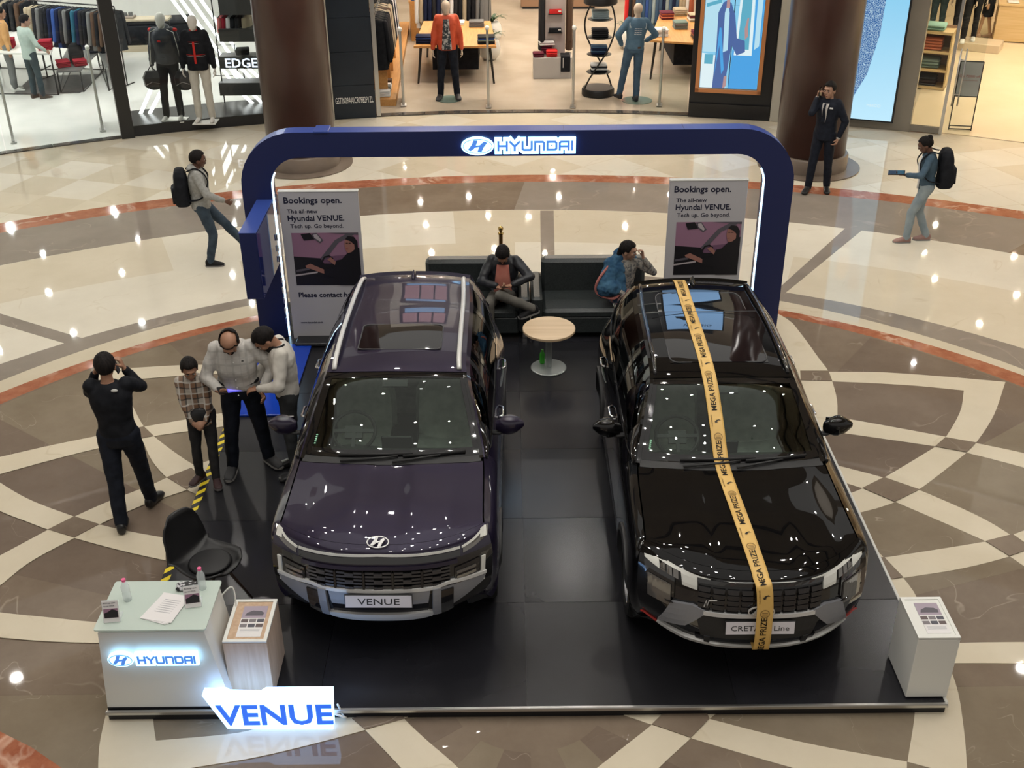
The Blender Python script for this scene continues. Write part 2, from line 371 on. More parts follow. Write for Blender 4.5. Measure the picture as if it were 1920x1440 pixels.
# ---------------------------------------------------------------- shop floors and shells
SHC = (.13, 2.97); SHR = 18.70
def arc(a, r=SHR): return Vector((SHC[0]+r*math.cos(math.radians(a)), SHC[1]+r*math.sin(math.radians(a))))
def ang(u, v): p = G(u, v)-Vector((*SHC, 0)); return math.degrees(math.atan2(p.y, p.x))
def sector(a0, a1, r0, r1, z0, z1, m, name, n=14, kind=None, parent=None, **k):
    A = [arc(a0+(a1-a0)*i/n, r0) for i in range(n+1)]; B = [arc(a0+(a1-a0)*i/n, r1) for i in range(n+1)]
    return MB().strip(B, A, z0, z1).build(name, m, parent, kind=kind, **k)
aLd, aCol, aB0, aB1, aS0, aS1 = ang(240, 256), ang(495, 232), ang(630, 222), ang(706, 214), ang(1290, 217), ang(1440, 222)
GLT = noisy('white_shop_floor', (.66, .66, .63), (.72, .72, .69), 1.5, .12)
CON = noisy('concrete_tile_floor', (.40, .34, .27), (.50, .43, .35), .9, .16, 6)
WRM = noisy('warm_shop_floor', (.72, .60, .42), (.78, .66, .48), .7, .2)
sector(aB0+.6, 175, SHR+.12, 34, -.02, .012, GLT, 'floor_left_shop', kind='structure')
sector(ang(1290, 217)-6, aB0, SHR+.12, 34, -.02, .010, CON, 'floor_centre_shop', kind='structure')
sector(20, ang(1700, 246), SHR+.12, 34, -.02, .012, WRM, 'floor_right_shop', kind='structure')
DK = noisy('dark_threshold_stone', (.05, .045, .04), (.11, .10, .09), 6, .15)
for i in range(16):
    a0 = aB0+(aS0-aB0)*i/16; a1 = aB0+(aS0-aB0)*(i+1)/16
    sector(a0, a1-.03, SHR-.02, SHR+.16, -.01, .016, DK, 'threshold_stone', 2, parent=floor)
for i in range(14):
    a0 = aLd+(168-aLd)*i/14; a1 = aLd+(168-aLd)*(i+1)/14
    sector(a0, a1-.03, SHR-.02, SHR+.14, -.01, .016, DK, 'threshold_stone', 2, parent=floor)
# ================================================================ SETTING: columns, shopfronts, upper storeys
COLM = noisy('chocolate_column_paint', (.055, .024, .020), (.075, .034, .028), 1.2, .3)
BRZ = noisy('bronze_base', (.16, .125, .10), (.21, .165, .13), 2, .25)
def column(u, v, lab):
    p = G(u, v); t = thing('column', lab, 'column', (p.x, p.y, 0))
    t['kind'] = 'structure'
    MB().lathe((0, 0, .03), [(.575, .24), (.575, 9)], 64).build('shaft', COLM, t, True)
    MB().lathe((0, 0, 0), [(.63, .02), (.63, .23), (.61, .26), (.55, .27)], 64).build('base_ring', BRZ, t, .6)
    MB().lathe((0, 0, 0), [(.84, .0), (.84, .018), (.3, .02)], 64).build('floor_collar', BRZ, t, .6)
    return t
column(569, 306, 'chocolate brown round column behind the left end of the blue gantry')
column(1515, 310, 'chocolate brown round column behind the man in the dark suit')
NAVY = noisy('dark_navy_cladding', (.010, .016, .026), (.014, .022, .034), 2, .35)
BEI = noisy('beige_stone_cladding', (.42, .39, .32), (.48, .45, .38), 1.5, .3)
TAU = noisy('taupe_metal_cladding', (.22, .195, .16), (.25, .22, .18), 1.5, .35)
CHAR = mat('charcoal_frame', (.022, .022, .021), .35)
GLASS = mat('clear_glass', (1, 1, 1), .02, trans=1, ior=1.05, spec=.3)
def shopglass():
    m = mat('shop_glass', (.9, .95, .93), .02, spec=.5); n, l, b = nodes(m)
    tr = n.new('ShaderNodeBsdfTransparent'); gl = n.new('ShaderNodeBsdfGlossy'); gl.inputs['Roughness'].default_value = .01
    fr = n.new('ShaderNodeFresnel'); fr.inputs[0].default_value = 1.35; mx = n.new('ShaderNodeMixShader')
    tr.inputs[0].default_value = (.93, .96, .95, 1); l.new(fr.outputs[0], mx.inputs[0]); l.new(tr.outputs[0], mx.inputs[1]); l.new(gl.outputs[0], mx.inputs[2])
    l.new(mx.outputs[0], n['Material Output'].inputs[0]); return m
SG = shopglass()
GB = mat('glass_edge_green', (.25, .42, .38), .1)
def wallseg(a0, a1, z0, z1, m, name, r0=SHR, r1=SHR+.3, kind='structure', **k): return sector(a0, a1, r0, r1, z0, z1, m, name, 8, kind, **k)
# upper storeys, reflected in floor and paintwork
FAS = noisy('fascia_plaster', (.42, .36, .28), (.46, .40, .31), 1, .5)
sector(8, 172, 17.2, 34, 4.5, 5.3, FAS, 'ceiling', 40, 'structure')
up = sector(8, 172, 19.6, 19.9, 5.3, 10, noisy('upper_wall_plaster', (.30, .24, .18), (.36, .29, .22), 1, .5), 'wall_back', 40, 'structure')
for i in range(12): sector(12+i*13, 12+i*13+9, 19.45, 19.6, 6.0, 9.2, (mat('lit_upper_window', (.5, .45, .4), .4, emit=(1, .86, .68), es=.35), BLACK, NAVY)[i % 3], 'upper_window', 4, parent=up)
rail = thing('balustrade', 'handrail of the upper gallery above the shops', 'railing')
for i in range(20): sector(10+i*8, 10+i*8+7.7, 17.25, 17.27, 5.3, 6.3, SG, 'glass_panel', 3, parent=rail)
sector(8, 172, 17.2, 17.3, 6.3, 6.36, STEEL, 'handrail', 40, parent=rail)
c2 = sector(0, 360, 9.5, 22, 13.9, 14.2, FAS, 'ceiling', 48, 'structure')
RIB = mat('ceiling_rib', (.05, .042, .035), .5)
for r in (10.5, 13, 15.5): 
    p = circle(SHC, r, 0, 360, 48); q = circle(SHC, r+.22, 0, 360, 48); p.append(p[0]); q.append(q[0]); MB().strip(q, p, 13.7, 13.9).build('ceiling_rib', RIB, c2)
LAMP = mat('spotlight_lens', (1, 1, 1), .4, emit=(1, .96, .89), es=420)
RN = random.Random(11)
def spots():
    base = thing('ceiling_spotlight', 'small round spotlight hung over the atrium', 'spotlight', (0, 0, -50), group='atrium spotlights')
    MB().lathe((0, 0, 0), [(.115, 0), (.115, .22), (.03, .26)], 12).build('housing', BLACK, base)
    MB().cyl((0, 0, -.006), .098, .01, 14).build('lens', LAMP, base)
    pos = []
    rnd = random.Random(3)
    for r, n, z in ((1.4, 3, 12.2), (3.6, 7, 12.3), (6.0, 10, 12.6), (8.3, 13, 13.1)):
        for i in range(n):
            a = 2*PI*(i+rnd.uniform(-.25, .25))/n; pos.append((.3+r*math.cos(a)*1.05, 8.6+r*math.sin(a), z))
    for i in range(14):
        a = math.radians(38+i*8); pos.append((SHC[0]+16.6*math.cos(a), SHC[1]+16.6*math.sin(a), 9.5))
    for i in range(11):
        a = math.radians(45+i*9+rnd.uniform(-2, 2)); pos.append((SHC[0]+17.9*math.cos(a), SHC[1]+17.9*math.sin(a), 4.24))
    for i, p in enumerate(pos): 
        if i: dup(base, loc=p, scale=(.4, .4, .4) if p[2] < 5 else None)
    base.location = pos[0]
    for nm, lab, col, e, a0, a1, r0, r1, na, nr in (('left', 'downlight in the ceiling of the white shop', (1, .98, .95), 1300, 104, 140, 19.6, 29, 7, 4), ('centre', 'downlight in the ceiling of the centre shop', (1, .88, .73), 1400, 78, 98, 19.6, 30, 5, 5), ('right', 'downlight in the ceiling of the warm right-hand shop', (1, .84, .62), 1400, 46, 68, 19.6, 28, 5, 4)):
        b = thing('ceiling_downlight', lab, 'downlight', (0, 0, 0), group=nm+' shop downlights'); L = mat('downlight_'+nm, (1, 1, 1), .4, emit=col, es=e)
        MB().lathe((0, 0, -.02), [(.08, .02), (.08, .0), (.055, -.002)], 12).build('bezel', BLACK, b); MB().cyl((0, 0, -.024), .05, .01, 12).build('lens', L, b); first = True
        for i in range(nr):
            for k in range(na):
                p = arc(a0+(a1-a0)*(k+.5+RN.uniform(-.3, .3))/na, r0+(r1-r0)*(i+.3+RN.uniform(-.2, .3))/nr)
                if first: b.location = (p.x, p.y, 4.5); first = False
                else: dup(b, loc=(p.x, p.y, 4.5))
spots()
# promotional screen of the upper gallery, seen only mirrored in the car roofs
sc = thing('gallery_screen', 'pale blue advertising screen hung from the upper gallery', 'screen', (2.9, 17.1, 4.9))
LB = mat('pale_blue_screen_light', (.1, .1, .1), .3, emit=(.32, .60, 1.0), es=1.5)
MB().box((0, 0, .6), (1.8, .12, 1.3)).build('housing', BLACK, sc); MB().box((0, -.065, .6), (1.7, .02, 1.2)).build('display', LB, sc)
t = MB(); text(t, 'WIN BIG', .22, upright((.1, -.078, .85)), bold=.01); t.build('lettering', BLACK, sc)
t = MB(); t.prism_xz([(-.55, .40), (-.52, .5), (-.4, .52), (-.3, .62), (-.1, .62), (.0, .52), (.06, .48), (.06, .40)], -.085, -.078); t.build('picture', BLACK, sc)
sc = thing('gallery_screen', 'second advertising screen with pink pictures on the upper gallery', 'screen', (-1.15, 17.1, 4.98))
MB().box((0, 0, .45), (1.5, .12, 1.0)).build('housing', BLACK, sc); MB().box((0, -.065, .12), (1.2, .02, .2)).build('display', LB, sc)
for i in range(3): MB().box((-.46+i*.46, -.078, .55), (.40, .01, .6)).build('picture', mat('pink_picture_light', (.1, .1, .1), .3, emit=(.85, .45, .5), es=1.1), sc)
# left shop: glazing, black mullion, raised display window
wallseg(aLd-.35, aLd+.35, 0, 4.5, CHAR, 'trim_1', SHR-.08, SHR+.22)
wl = thing('shop_window', 'frameless glazing of the white left-hand shop', 'window'); wl['kind'] = 'structure'
for i in range(4): sector(aLd+.4+i*6, aLd+.4+i*6+5.95, SHR+.04, SHR+.055, .016, 4.5, SG, 'pane', 4, parent=wl)
wallseg(aCol-1.2, aLd-.35, 0, .17, mat('dark_satin_deck', (.02, .02, .022), .28), 'trim_2', SHR, SHR+1.15)
sector(aCol-1.0, aLd-.35, SHR-.02, SHR+.03, .17, .2, CHAR, 'trim_3', 8, 'structure')
wl = thing('shop_window', 'display glazing in front of the two hooded mannequins', 'window'); wl['kind'] = 'structure'
sector(aCol-1.0, aLd-.4, SHR, SHR+.012, .2, 4.5, SG, 'pane', 6, parent=wl)
wallseg(aCol-3.6, aCol-1.2, 0, 4.5, BEI, 'wall_left', SHR-.1, SHR+.3)
# thin beige pilaster + navy panel with the tax number
aN0, aN1 = ang(628, 224), ang(705, 214)
wallseg(aN1, aN0, .0, 4.5, NAVY, 'wall_centre', SHR-.05, SHR+.35)
wallseg(aN0, aN0+.55, 0, 4.5, BEI, 'trim_4', SHR-.12, SHR+.3)
# clad the number panel in five horizontal sheets
for k in range(6): sector(aN1+.02, aN0-.03, SHR-.062, SHR-.05, .02+k*.62, .02+k*.62+.612, NAVY, 'cladding_panel', 4, parent=C.objects['wall_centre'])
am = (aN0+aN1)/2; pm = arc(am, SHR-.068)
t = MB(); text(t, 'GSTIN09AAICR0982P1ZL', .165, upright((pm.x, pm.y-.004, .30), math.radians(am-90)), sx=.40, bold=.003, th=.004); t.build('tax_number_lettering', mat('white_lettering', (.8, .8, .78), .5), C.objects['wall_centre'])
sector(aN1-.28, aN1-.04, SHR-.02, SHR+.2, .0, 4.5, STEEL, 'trim_5', 2, 'structure')
# back walls of the shops
WHW = mat('white_wall_paint', (.70, .70, .67), .6)
sector(98, 176, 29.5, 29.8, 0, 4.5, WHW, 'wall_left_shop', 20, 'structure')
sector(75, 99, 30.6, 30.9, 0, 4.5, noisy('centre_wall', (.35, .28, .2), (.42, .34, .25), 1, .5), 'wall_centre_shop', 10, 'structure')
sector(22, 74, 29.5, 29.8, 0, 4.5, WRM, 'wall_right_shop', 20, 'structure')
A = arc(aB0+.5, SHR+.3); B = arc(aB0+.5, 31)
def wallab(a, b, z0, z1, th, m, name, **k):
    d = (b-a); c = (a+b)/2; return MB().box((c.x, c.y, (z0+z1)/2), (d.length, th, z1-z0), rz=math.atan2(d.y, d.x)).build(name, m, kind='structure', **k)
wallab(arc(aCol-2.4, SHR+.3), arc(aCol-2.4, 29.6), 0, 4.5, .2, WHW, 'wall_party_left')
wallab(arc(ang(1445, 222), SHR+.3), arc(ang(1445, 222), 30), 0, 4.5, .2, BEI, 'wall_party_right')
# ---- centre shop: security posts with glass between, low glass screen at the right
def post(u, v, h, lab, w=.05):
    p = G(u, v); t = thing('security_post', lab, 'post', (p.x, p.y, 0), math.atan2(-p.x, p.y))
    MB().box((0, 0, .03), (w*2.2, .22, .02), bev=.004).build('foot_plate', STEEL, t)
    MB().box((0, 0, h/2+.03), (w, .12, h), bev=.012).build('upright', STEEL, t)
    MB().box((0, 0, h+.03), (w*1.6, .15, .07), bev=.02).build('cap', WHITE, t)
    MB().box((0, .35, h/2+.02), (.014, .5, h*.94)).build('glass_leaf', SG, t)
    MB().box((0, .35, .05), (.04, .5, .06)).build('leaf_rail', STEEL, t)
    return t
post(757, 199, 1.45, 'silver security post beside the navy panel'); post(916, 202, 1.5, 'silver security post left of the grey display block, beside the red-jacket mannequin')
post(1074, 202, 1.5, 'silver security post in front of the grey display block'); post(1236, 199, 1.45, 'silver security post beside the denim-jacket mannequin')
post(193, 246, 1.5, 'silver post inside the white shop beside the dark mullion'); post(26, 268, 1.45, 'silver post at the left edge of the white shop')
aG0 = ang(1200, 213)
p0, p1 = arc(aG0, SHR+.06), arc(aS0+.1, SHR+.06); lg = thing('glass_screen', 'low clear glass screen left of the large display screen', 'screen')
MB().strip([p0, p1], [p0+Vector((0, .02)), p1+Vector((0, .02))], .016, .75).build('pane', SG, lg)
# ---- black screen block with orange frame
q0, q1 = arc(aS0, SHR-.05), arc(ang(1442, 222), SHR-.05); mid = (q0+q1)/2; dv = (q1-q0); wS = dv.length; rz = math.atan2(dv.y, dv.x)
ds = thing('display_screen', 'tall advertising screen in an orange frame on a black block', 'screen', (mid.x, mid.y, 0), rz)
MB().box((0, .35, 2.2), (wS, .7, 4.4)).build('block', BLACK, ds)
MB().box((0, -.02, .14), (wS*.99, .05, .26)).build('plinth', BLACKG, ds)
ORF = mat('orange_frame', (.55, .22, .08), .4)
fx0, fx1, fz0 = -wS/2+.10, wS/2-.20, .50
fr = MB(); fr.box(((fx0+fx1)/2, -.05, fz0+.03), (fx1-fx0, .1, .07)); fr.box((fx0+.035, -.05, fz0+1.5), (.07, .1, 3.0)); fr.box((fx1-.035, -.05, fz0+1.5), (.07, .1, 3.0)); fr.build('frame', ORF, ds)
gx = (fx0+fx1)/2; gw = (fx1-fx0-.16)/2; gh = .74
def lit(n, c, e=1.0): return mat(n, (.02, .02, .02), .25, emit=c, es=e*.82)
for i in (-1, 1):
    for k in range(3): MB().box((gx+i*(gw/2+.006), -.03, fz0+.08+gh*(k+.5)+k*.01), (gw-.004, .04, gh)).build('display', lit('screen_sky', (.22, .55, .78), 1.05), ds)
def flat(parent, pts, m, y, name='picture', mirror=False): return MB().prism_xz(pts, y-.003, y).build(name, m, parent)
def px(x, z): return (gx-gw+x*2*gw, fz0+.08+z*2.2)
sS = [lit('screen_pale', (.45, .72, .85), 1.0), lit('screen_white', (.72, .86, .9), 1.0), lit('screen_blue', (.06, .35, .75), 1.0), lit('screen_denim', (.07, .14, .38), .9), lit('screen_skin', (.50, .30, .30), .9), lit('screen_shadow', (.03, .07, .16), .9), lit('screen_teal', (.10, .40, .55), 1.)]
flat(ds, [px(.0, .30), px(.30, .30), px(.28, 1), px(.0, 1)], sS[0], -.053)
flat(ds, [px(.50, .0), px(1, 0), px(1, .28), px(.52, .32)], sS[2], -.053); flat(ds, [px(0, .0), px(.45, .0), px(.40, .26), px(0, .29)], sS[1], -.053)
for k in range(4): flat(ds, [px(.02, .66+k*.08), px(.28, .70+k*.08), px(.28, .73+k*.08), px(.02, .69+k*.08)], sS[6], -.056)
flat(ds, [px(.55, .28), px(.60, .95), px(.82, .97), px(.86, .28)], sS[1], -.056); flat(ds, [px(.60, .33), px(.64, .9), px(.78, .92), px(.80, .33)], sS[6], -.059)
flat(ds, [px(.86, .25), px(.84, 1), px(1, 1), px(1, .28)], sS[2], -.056); flat(ds, [px(.89, .33), px(.88, .8), px(.97, .85), px(.97, .36)], sS[0], -.059)
flat(ds, [px(.05, .2), px(.2, .2), px(.2, .28), px(.05, .28)], sS[6], -.059)
flat(ds, [px(.22, 0), px(.24, .35), px(.23, .62), px(.30, .70), px(.36, .72), px(.44, .70), px(.52, .60), px(.58, .42), px(.72, .40), px(.74, .31), px(.60, .28), px(.50, .36), px(.45, .10), px(.44, 0)], sS[3], -.062)
flat(ds, [px(.36, .30), px(.34, .62), px(.38, .70), px(.42, .62), px(.44, .32)], sS[0], -.065)
flat(ds, [px(.33, .80), px(.33, .95), px(.37, 1.0), px(.42, 1.0), px(.45, .93), px(.44, .82), px(.41, .76), px(.42, .66), px(.36, .66), px(.36, .76)], sS[4], -.068)
flat(ds, [px(.30, .80), px(.30, .98), px(.36, 1.06), px(.42, 1.06), px(.36, 1.0), px(.33, .93)], sS[5], -.071)
flat(ds, [px(.72, .41), px(.70, .50), px(.73, .58), px(.76, .59), px(.75, .50), px(.77, .44)], sS[4], -.065)
flat(ds, [px(.40, .0), px(.41, .10), px(.46, .11), px(.46, .02)], sS[4], -.065); flat(ds, [px(.24, .1), px(.27, .5), px(.30, .5), px(.40, .16), px(.36, .12), px(.29, .36)], sS[2], -.065)
# beige pilaster and taupe surround with the light box
wallseg(ang(1500, 226), ang(1443, 222)-.02, 0, 4.5, BEI, 'wall_right', SHR-.1, SHR+.3)
aL0, aL1, aT1 = ang(1560, 232), ang(1672, 236), ang(1705, 246)
wallseg(aT1, ang(1500, 226), 0, 4.5, TAU, 'wall_taupe', SHR-.02, SHR+.35)
q0, q1 = arc(aL0, SHR-.05), arc(aL1, SHR-.05); mid = (q0+q1)/2; dv = q1-q0; wL = dv.length
lb = thing('light_box', 'tall pale blue light box with a patterned bottle and white label', 'light box', (mid.x, mid.y, 0), math.atan2(dv.y, dv.x))
MB().box((0, -.01, 2.05), (wL+.05, .1, 3.8)).build('frame', BLACK, lb)
LBX = mat('light_box_face', (.02, .02, .02), .3, emit=(.36, .68, .88), es=.88)
n, l, b = nodes(LBX); tc = n.new('ShaderNodeTexCoord'); sp = n.new('ShaderNodeSeparateXYZ'); rp = n.new('ShaderNodeValToRGB'); mr = n.new('ShaderNodeMapRange')
l.new(tc.outputs['Object'], sp.inputs[0]); mr.inputs[2].default_value = 3; l.new(sp.outputs[2], mr.inputs[0]); l.new(mr.outputs[0], rp.inputs[0])
rp.color_ramp.elements[0].color = (.50, .78, .93, 1); rp.color_ramp.elements[1].color = (.17, .52, .78, 1); l.new(rp.outputs[0], b.inputs['Emission Color'])
MB().box((0, -.062, 2.05), (wL-.02, .01, 3.74)).build('lit_face', LBX, lb)
PAT = mat('bottle_pattern', (.02, .02, .02), .3, emit=(.2, .5, .8), es=.8); n, l, b = nodes(PAT); vo = n.new('ShaderNodeTexVoronoi'); vo.inputs['Scale'].default_value = 34; vo.feature = 'DISTANCE_TO_EDGE'
tc = n.new('ShaderNodeTexCoord'); l.new(tc.outputs['Object'], vo.inputs['Vector']); rp = n.new('ShaderNodeValToRGB'); rp.color_ramp.elements[0].color = (.6, .8, .9, 1); rp.color_ramp.elements[1].color = (.02, .12, .35, 1); rp.color_ramp.elements[1].position = .12; l.new(vo.outputs[0], rp.inputs[0]); l.new(rp.outputs[0], b.inputs['Emission Color'])
fl = lambda pts, m, y, nm='picture': MB().prism_xz(pts, y-.003, y).build(nm, m, lb)
h = -wL/2
fl([(h+0.22, .35), (h+0.50, 1.0), (h+0.62, 1.7), (h+0.64, 2.35), (h+0.22, 2.35)], PAT, -.068); fl([(h+0.45, 2.35), (h+0.64, 2.35), (h+0.67, 2.5), (h+0.45, 2.5)], lit('screen_white', 0), -.070)
fl([(h+0.45, 2.52), (h+0.67, 2.52), (h+0.70, 2.75), (h+0.62, 3.0), (h+0.45, 3.0)], lit('bottle_label', (.72, .66, .62), .9), -.070); fl([(h+0.75, 2.48), (h+0.70, 3.2), (h+0.92, 3.2), (h+0.90, 2.8)], PAT, -.068)
t = MB(); text(t, 'MERCCI', .07, upright((h+wL*.66, -.069, .42)), th=.002); t.build('lettering', lit('screen_white', 0), lb)
# right shop: window bay, door leaves
wr = thing('shop_window', 'clear window bay between the light box and the glass doors', 'window'); wr['kind'] = 'structure'
aW1 = ang(1762, 250)
sector(aW1, aT1, SHR, SHR+.08, .012, .12, TAU, 'sill', 4, parent=wr); sector(aW1, aT1, SHR+.03, SHR+.045, .12, 4.5, SG, 'pane', 4, parent=wr)
sector(aW1-.1, aW1+.06, SHR-.02, SHR+.1, 0, 4.5, STEEL, 'post', 2, parent=wr)
dr = thing('door_1', 'glass door leaf with a long steel pull handle', 'door'); dr['kind'] = 'structure'
aD = ang(1815, 262)
sector(aD, aW1-.12, SHR+.03, SHR+.045, .03, 4.5, SG, 'leaf', 3, parent=dr)
dl = arc(aW1-.5, SHR-.03); hd = MB()
for dx in (-.05, .05): hd.tube([(dl.x+dx, dl.y, .55), (dl.x+dx, dl.y, 1.55)], .014, 8)
for z in (.75, 1.35): hd.tube([(dl.x-.05, dl.y, z), (dl.x+.05, dl.y, z)], .012, 6); hd.tube([(dl.x, dl.y, z), (dl.x, dl.y+.1, z)], .012, 6)
hd.build('pull_handle', STEEL, dr, True)
# ================================================================ DISPLAY STAND
PX0, PX1, PY0, PY1, PT = -2.95, 3.15, 6.02, 12.95, .1045
pl = thing('display_platform', 'low black platform with a silver front edge under both cars', 'platform', (0, 0, 0))
PLM = noisy('black_vinyl_floor', (.010, .010, .012), (.016, .016, .019), 1.3, .28, 4)
MB().box(((PX0+PX1)/2, (PY0+PY1)/2, .047), (PX1-PX0-.03, PY1-PY0-.03, .092)).build('core', BLACK, pl)
nx, ny = 4, 6
rnd = random.Random(5)
PLS = [PLM, noisy('black_vinyl_floor_b', (.012, .012, .015), (.018, .018, .022), 1.3, .22, 4)]
for i in range(nx):
    for j in range(ny):
        dx, dy = (PX1-PX0)/nx, (PY1-PY0)/ny
        MB().box((PX0+dx*(i+.5), PY0+dy*(j+.5), .0965), (dx-.004, dy-.004, .007)).build('floor_panel', PLS[(i+j*3) % 2], pl)
MB().box(((PX0+PX1)/2, PY0-.006, .087), (PX1-PX0+.02, .03, .034), bev=.006).build('front_edge_profile', STEEL, pl)
MB().box(((PX0+PX1)/2, PY0+.012, .03), (PX1-PX0, .02, .06)).build('front_skirt', BLACK, pl)
MB().box((PX1+.004, (PY0+PY1)/2, .087), (.025, PY1-PY0, .034), bev=.005).build('side_edge_profile', mat('white_edge', (.6, .6, .57), .4), pl)
YEL = mat('hazard_yellow', (.75, .58, .02), .45)
tp = MB().box((PX0+.035, 8.2, .1015), (.07, 4.3, .002)).build('hazard_tape', BLACK, pl)
for i in range(30):
    y = 6.15+i*.143; MB().prism([(PX0, y), (PX0+.07, y+.07), (PX0+.07, y+.135), (PX0, y+.065)], 0.102, .1035).build('yellow_stripe', YEL, tp)
# ---- emblem and lettering as strokes
EMH = [[(-.58, .42), (-.30, .05), (-.16, -.52)]]
def emblem(mb, w, h, z0, z1, M, fat=0.0, ring=.10, fill=False):
    "slanted H in an oval, unit size scaled to w x h"
    def sc(p): return (p[0]*w/2, p[1]*h/2)
    n = 40
    if fill: mb.prism([(math.cos(2*PI*i/n)*(w/2+fat), math.sin(2*PI*i/n)*(h/2+fat)) for i in range(n)], z0, z1, M); return
    A = [(math.cos(2*PI*i/n)*(w/2), math.sin(2*PI*i/n)*(h/2)) for i in range(n+1)]; B = [(p[0]*(1-ring*h/w), p[1]*(1-ring)) for p in A]
    t = MB().strip(B, A, z0, z1); mb.add(t.v, t.f, M)
    for sg in (1, -1):
        q = [(-.62, -.40), (-.36, -.62), (-.10, .02), (-.02, .72), (-.30, .80), (-.38, .30)]
        q = [(-.66, -.48), (-.47, -.66), (-.22, -.30), (-.10, .14), (.02, .80), (-.26, .84), (-.40, .20)]
        mb.prism([(a*sg*w/2, b*sg*h/2) for a, b in q], z0, z1, M)
    mb.prism([sc(p) for p in ((-.30, -.22), (-.24, .04), (.0, .12), (.30, .20), (.24, -.04), (.0, -.12))], z0, z1, M)
LT = {'H': ([[(0, 0), (0, 1)], [(.8, 0), (.8, 1)], [(0, .5), (.8, .5)]], .8), 'Y': ([[(0, 1), (.42, .45), (.42, 0)], [(.84, 1), (.42, .45)]], .84),
      'U': ([[(0, 1), (0, .12), (.12, 0), (.74, 0), (.86, .12), (.86, 1)]], .86), 'N': ([[(0, 0), (0, 1), (.72, 1), (.84, .88), (.84, 0)]], .84),
      'D': ([[(0, 0), (0, 1), (.72, 1), (.84, .85), (.84, .15), (.72, 0), (0, 0)]], .84), 'A': ([[(0, 0), (0, .88), (.12, 1), (.84, 1), (.84, 0)], [(0, .42), (.84, .42)]], .84),
      'I': ([[(0, 0), (0, 1)]], .0)}
def word(mb, s, x0, x1, h, w, z0, z1, M, gap=.32):
    L = []; x = 0
    for ch in s:
        ln, wd = LT[ch]; L += [[(a+x, b) for a, b in q] for q in ln]; x += wd+gap
    tot = x-gap; k = (x1-x0)/tot
    CAP[0] = 1; strokes(mb, [[(x0+a*k, (b-.5)*h) for a, b in q] for q in L], w, z0, z1, M); CAP[0] = 0
HALO = mat('sign_halo_light', (.1, .1, .1), .4, emit=(.34, .68, 1.0), es=2.8)
LOGB = mat('sign_letter_blue', (.03, .12, .4), .4, emit=(.10, .28, .85), es=.6)
EDGE = mat('sign_edge_blue', (.02, .04, .12), .4, emit=(.3, .5, 1), es=.35)
def logo(parent, loc, W, H, rz=0, halo=HALO, letter=LOGB):
    M = upright(loc, rz); ew = W*.29; eh = H; x1 = W/2; x0 = -W/2+ew*1.08; d = .03
    t = MB(); word(t, 'HYUNDAI', x0+.02, x1-.02, H*.50, H*.40, 0, d, M); emblem(t, ew, eh, 0, d, Matrix.Translation(M @ Vector((-W/2+ew/2, 0, 0))-Vector(M.translation)) @ M, fill=True)
    t.build('lit_backing', halo, parent)
    t = MB(); word(t, 'HYUNDAI', x0+.02, x1-.02, H*.44, H*.115, d, d+.006, M); emblem(t, ew*.90, eh*.80, d, d+.006, Matrix.Translation(M @ Vector((-W/2+ew/2, 0, 0))-Vector(M.translation)) @ M, ring=.07)
    t.build('lettering', letter, parent)
# ---- gantry
GY, GT = 11.98, .20
ga = thing('display_gantry', 'large blue rounded arch framing the car stand', 'arch', (0, 0, 0))
def arch(x0, x1, z1, r, n=10, z0=PT):
    return [(x0, z0)]+[(x0+r-r*math.cos(PI/2*i/n), z1-r+r*math.sin(PI/2*i/n)) for i in range(n+1)]+[(x1-r+r*math.sin(PI/2*i/n), z1-r+r*math.cos(PI/2*i/n)) for i in range(n+1)]+[(x1, z0)]
o = arch(-2.95, 3.15, 2.57, .62); i_ = arch(-2.62, 2.83, 2.29, .33)
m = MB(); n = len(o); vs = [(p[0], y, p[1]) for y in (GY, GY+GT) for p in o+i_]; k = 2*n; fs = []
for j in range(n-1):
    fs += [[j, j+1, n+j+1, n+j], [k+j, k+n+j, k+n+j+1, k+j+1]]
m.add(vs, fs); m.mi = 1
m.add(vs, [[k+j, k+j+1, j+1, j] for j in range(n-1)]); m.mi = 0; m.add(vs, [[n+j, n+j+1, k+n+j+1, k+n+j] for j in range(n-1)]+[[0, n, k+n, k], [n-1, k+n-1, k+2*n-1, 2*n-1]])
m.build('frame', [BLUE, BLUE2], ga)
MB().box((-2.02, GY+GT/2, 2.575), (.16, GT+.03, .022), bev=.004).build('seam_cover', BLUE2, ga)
for x in (.6, 1.9): MB().box((x, GY+GT/2, 2.5705), (.004, GT, .003)).build('seam', BLUE, ga)
LED = mat('led_strip', (.5, .5, .5), .3, emit=(.50, .78, 1.0), es=5.5)
for x, s in ((-2.612, 1), (2.822, -1)): MB().box((x, GY+.03, 1.06), (.012, .03, 1.9)).build('led_strip', LED, ga)
for s, (cx, x1) in ((1, (-2.29, -2.612)), (-1, (2.50, 2.822))):
    P = [(cx+(x1-cx)*math.cos(PI/2*i/6), GY+.03, 1.955+.325*math.sin(PI/2*i/6)) for i in range(3)]; MB().tube(P, .008, 6).build('led_strip', LED, ga)
logo(ga, (.10, GY-.012, 2.415), 1.22, .20)
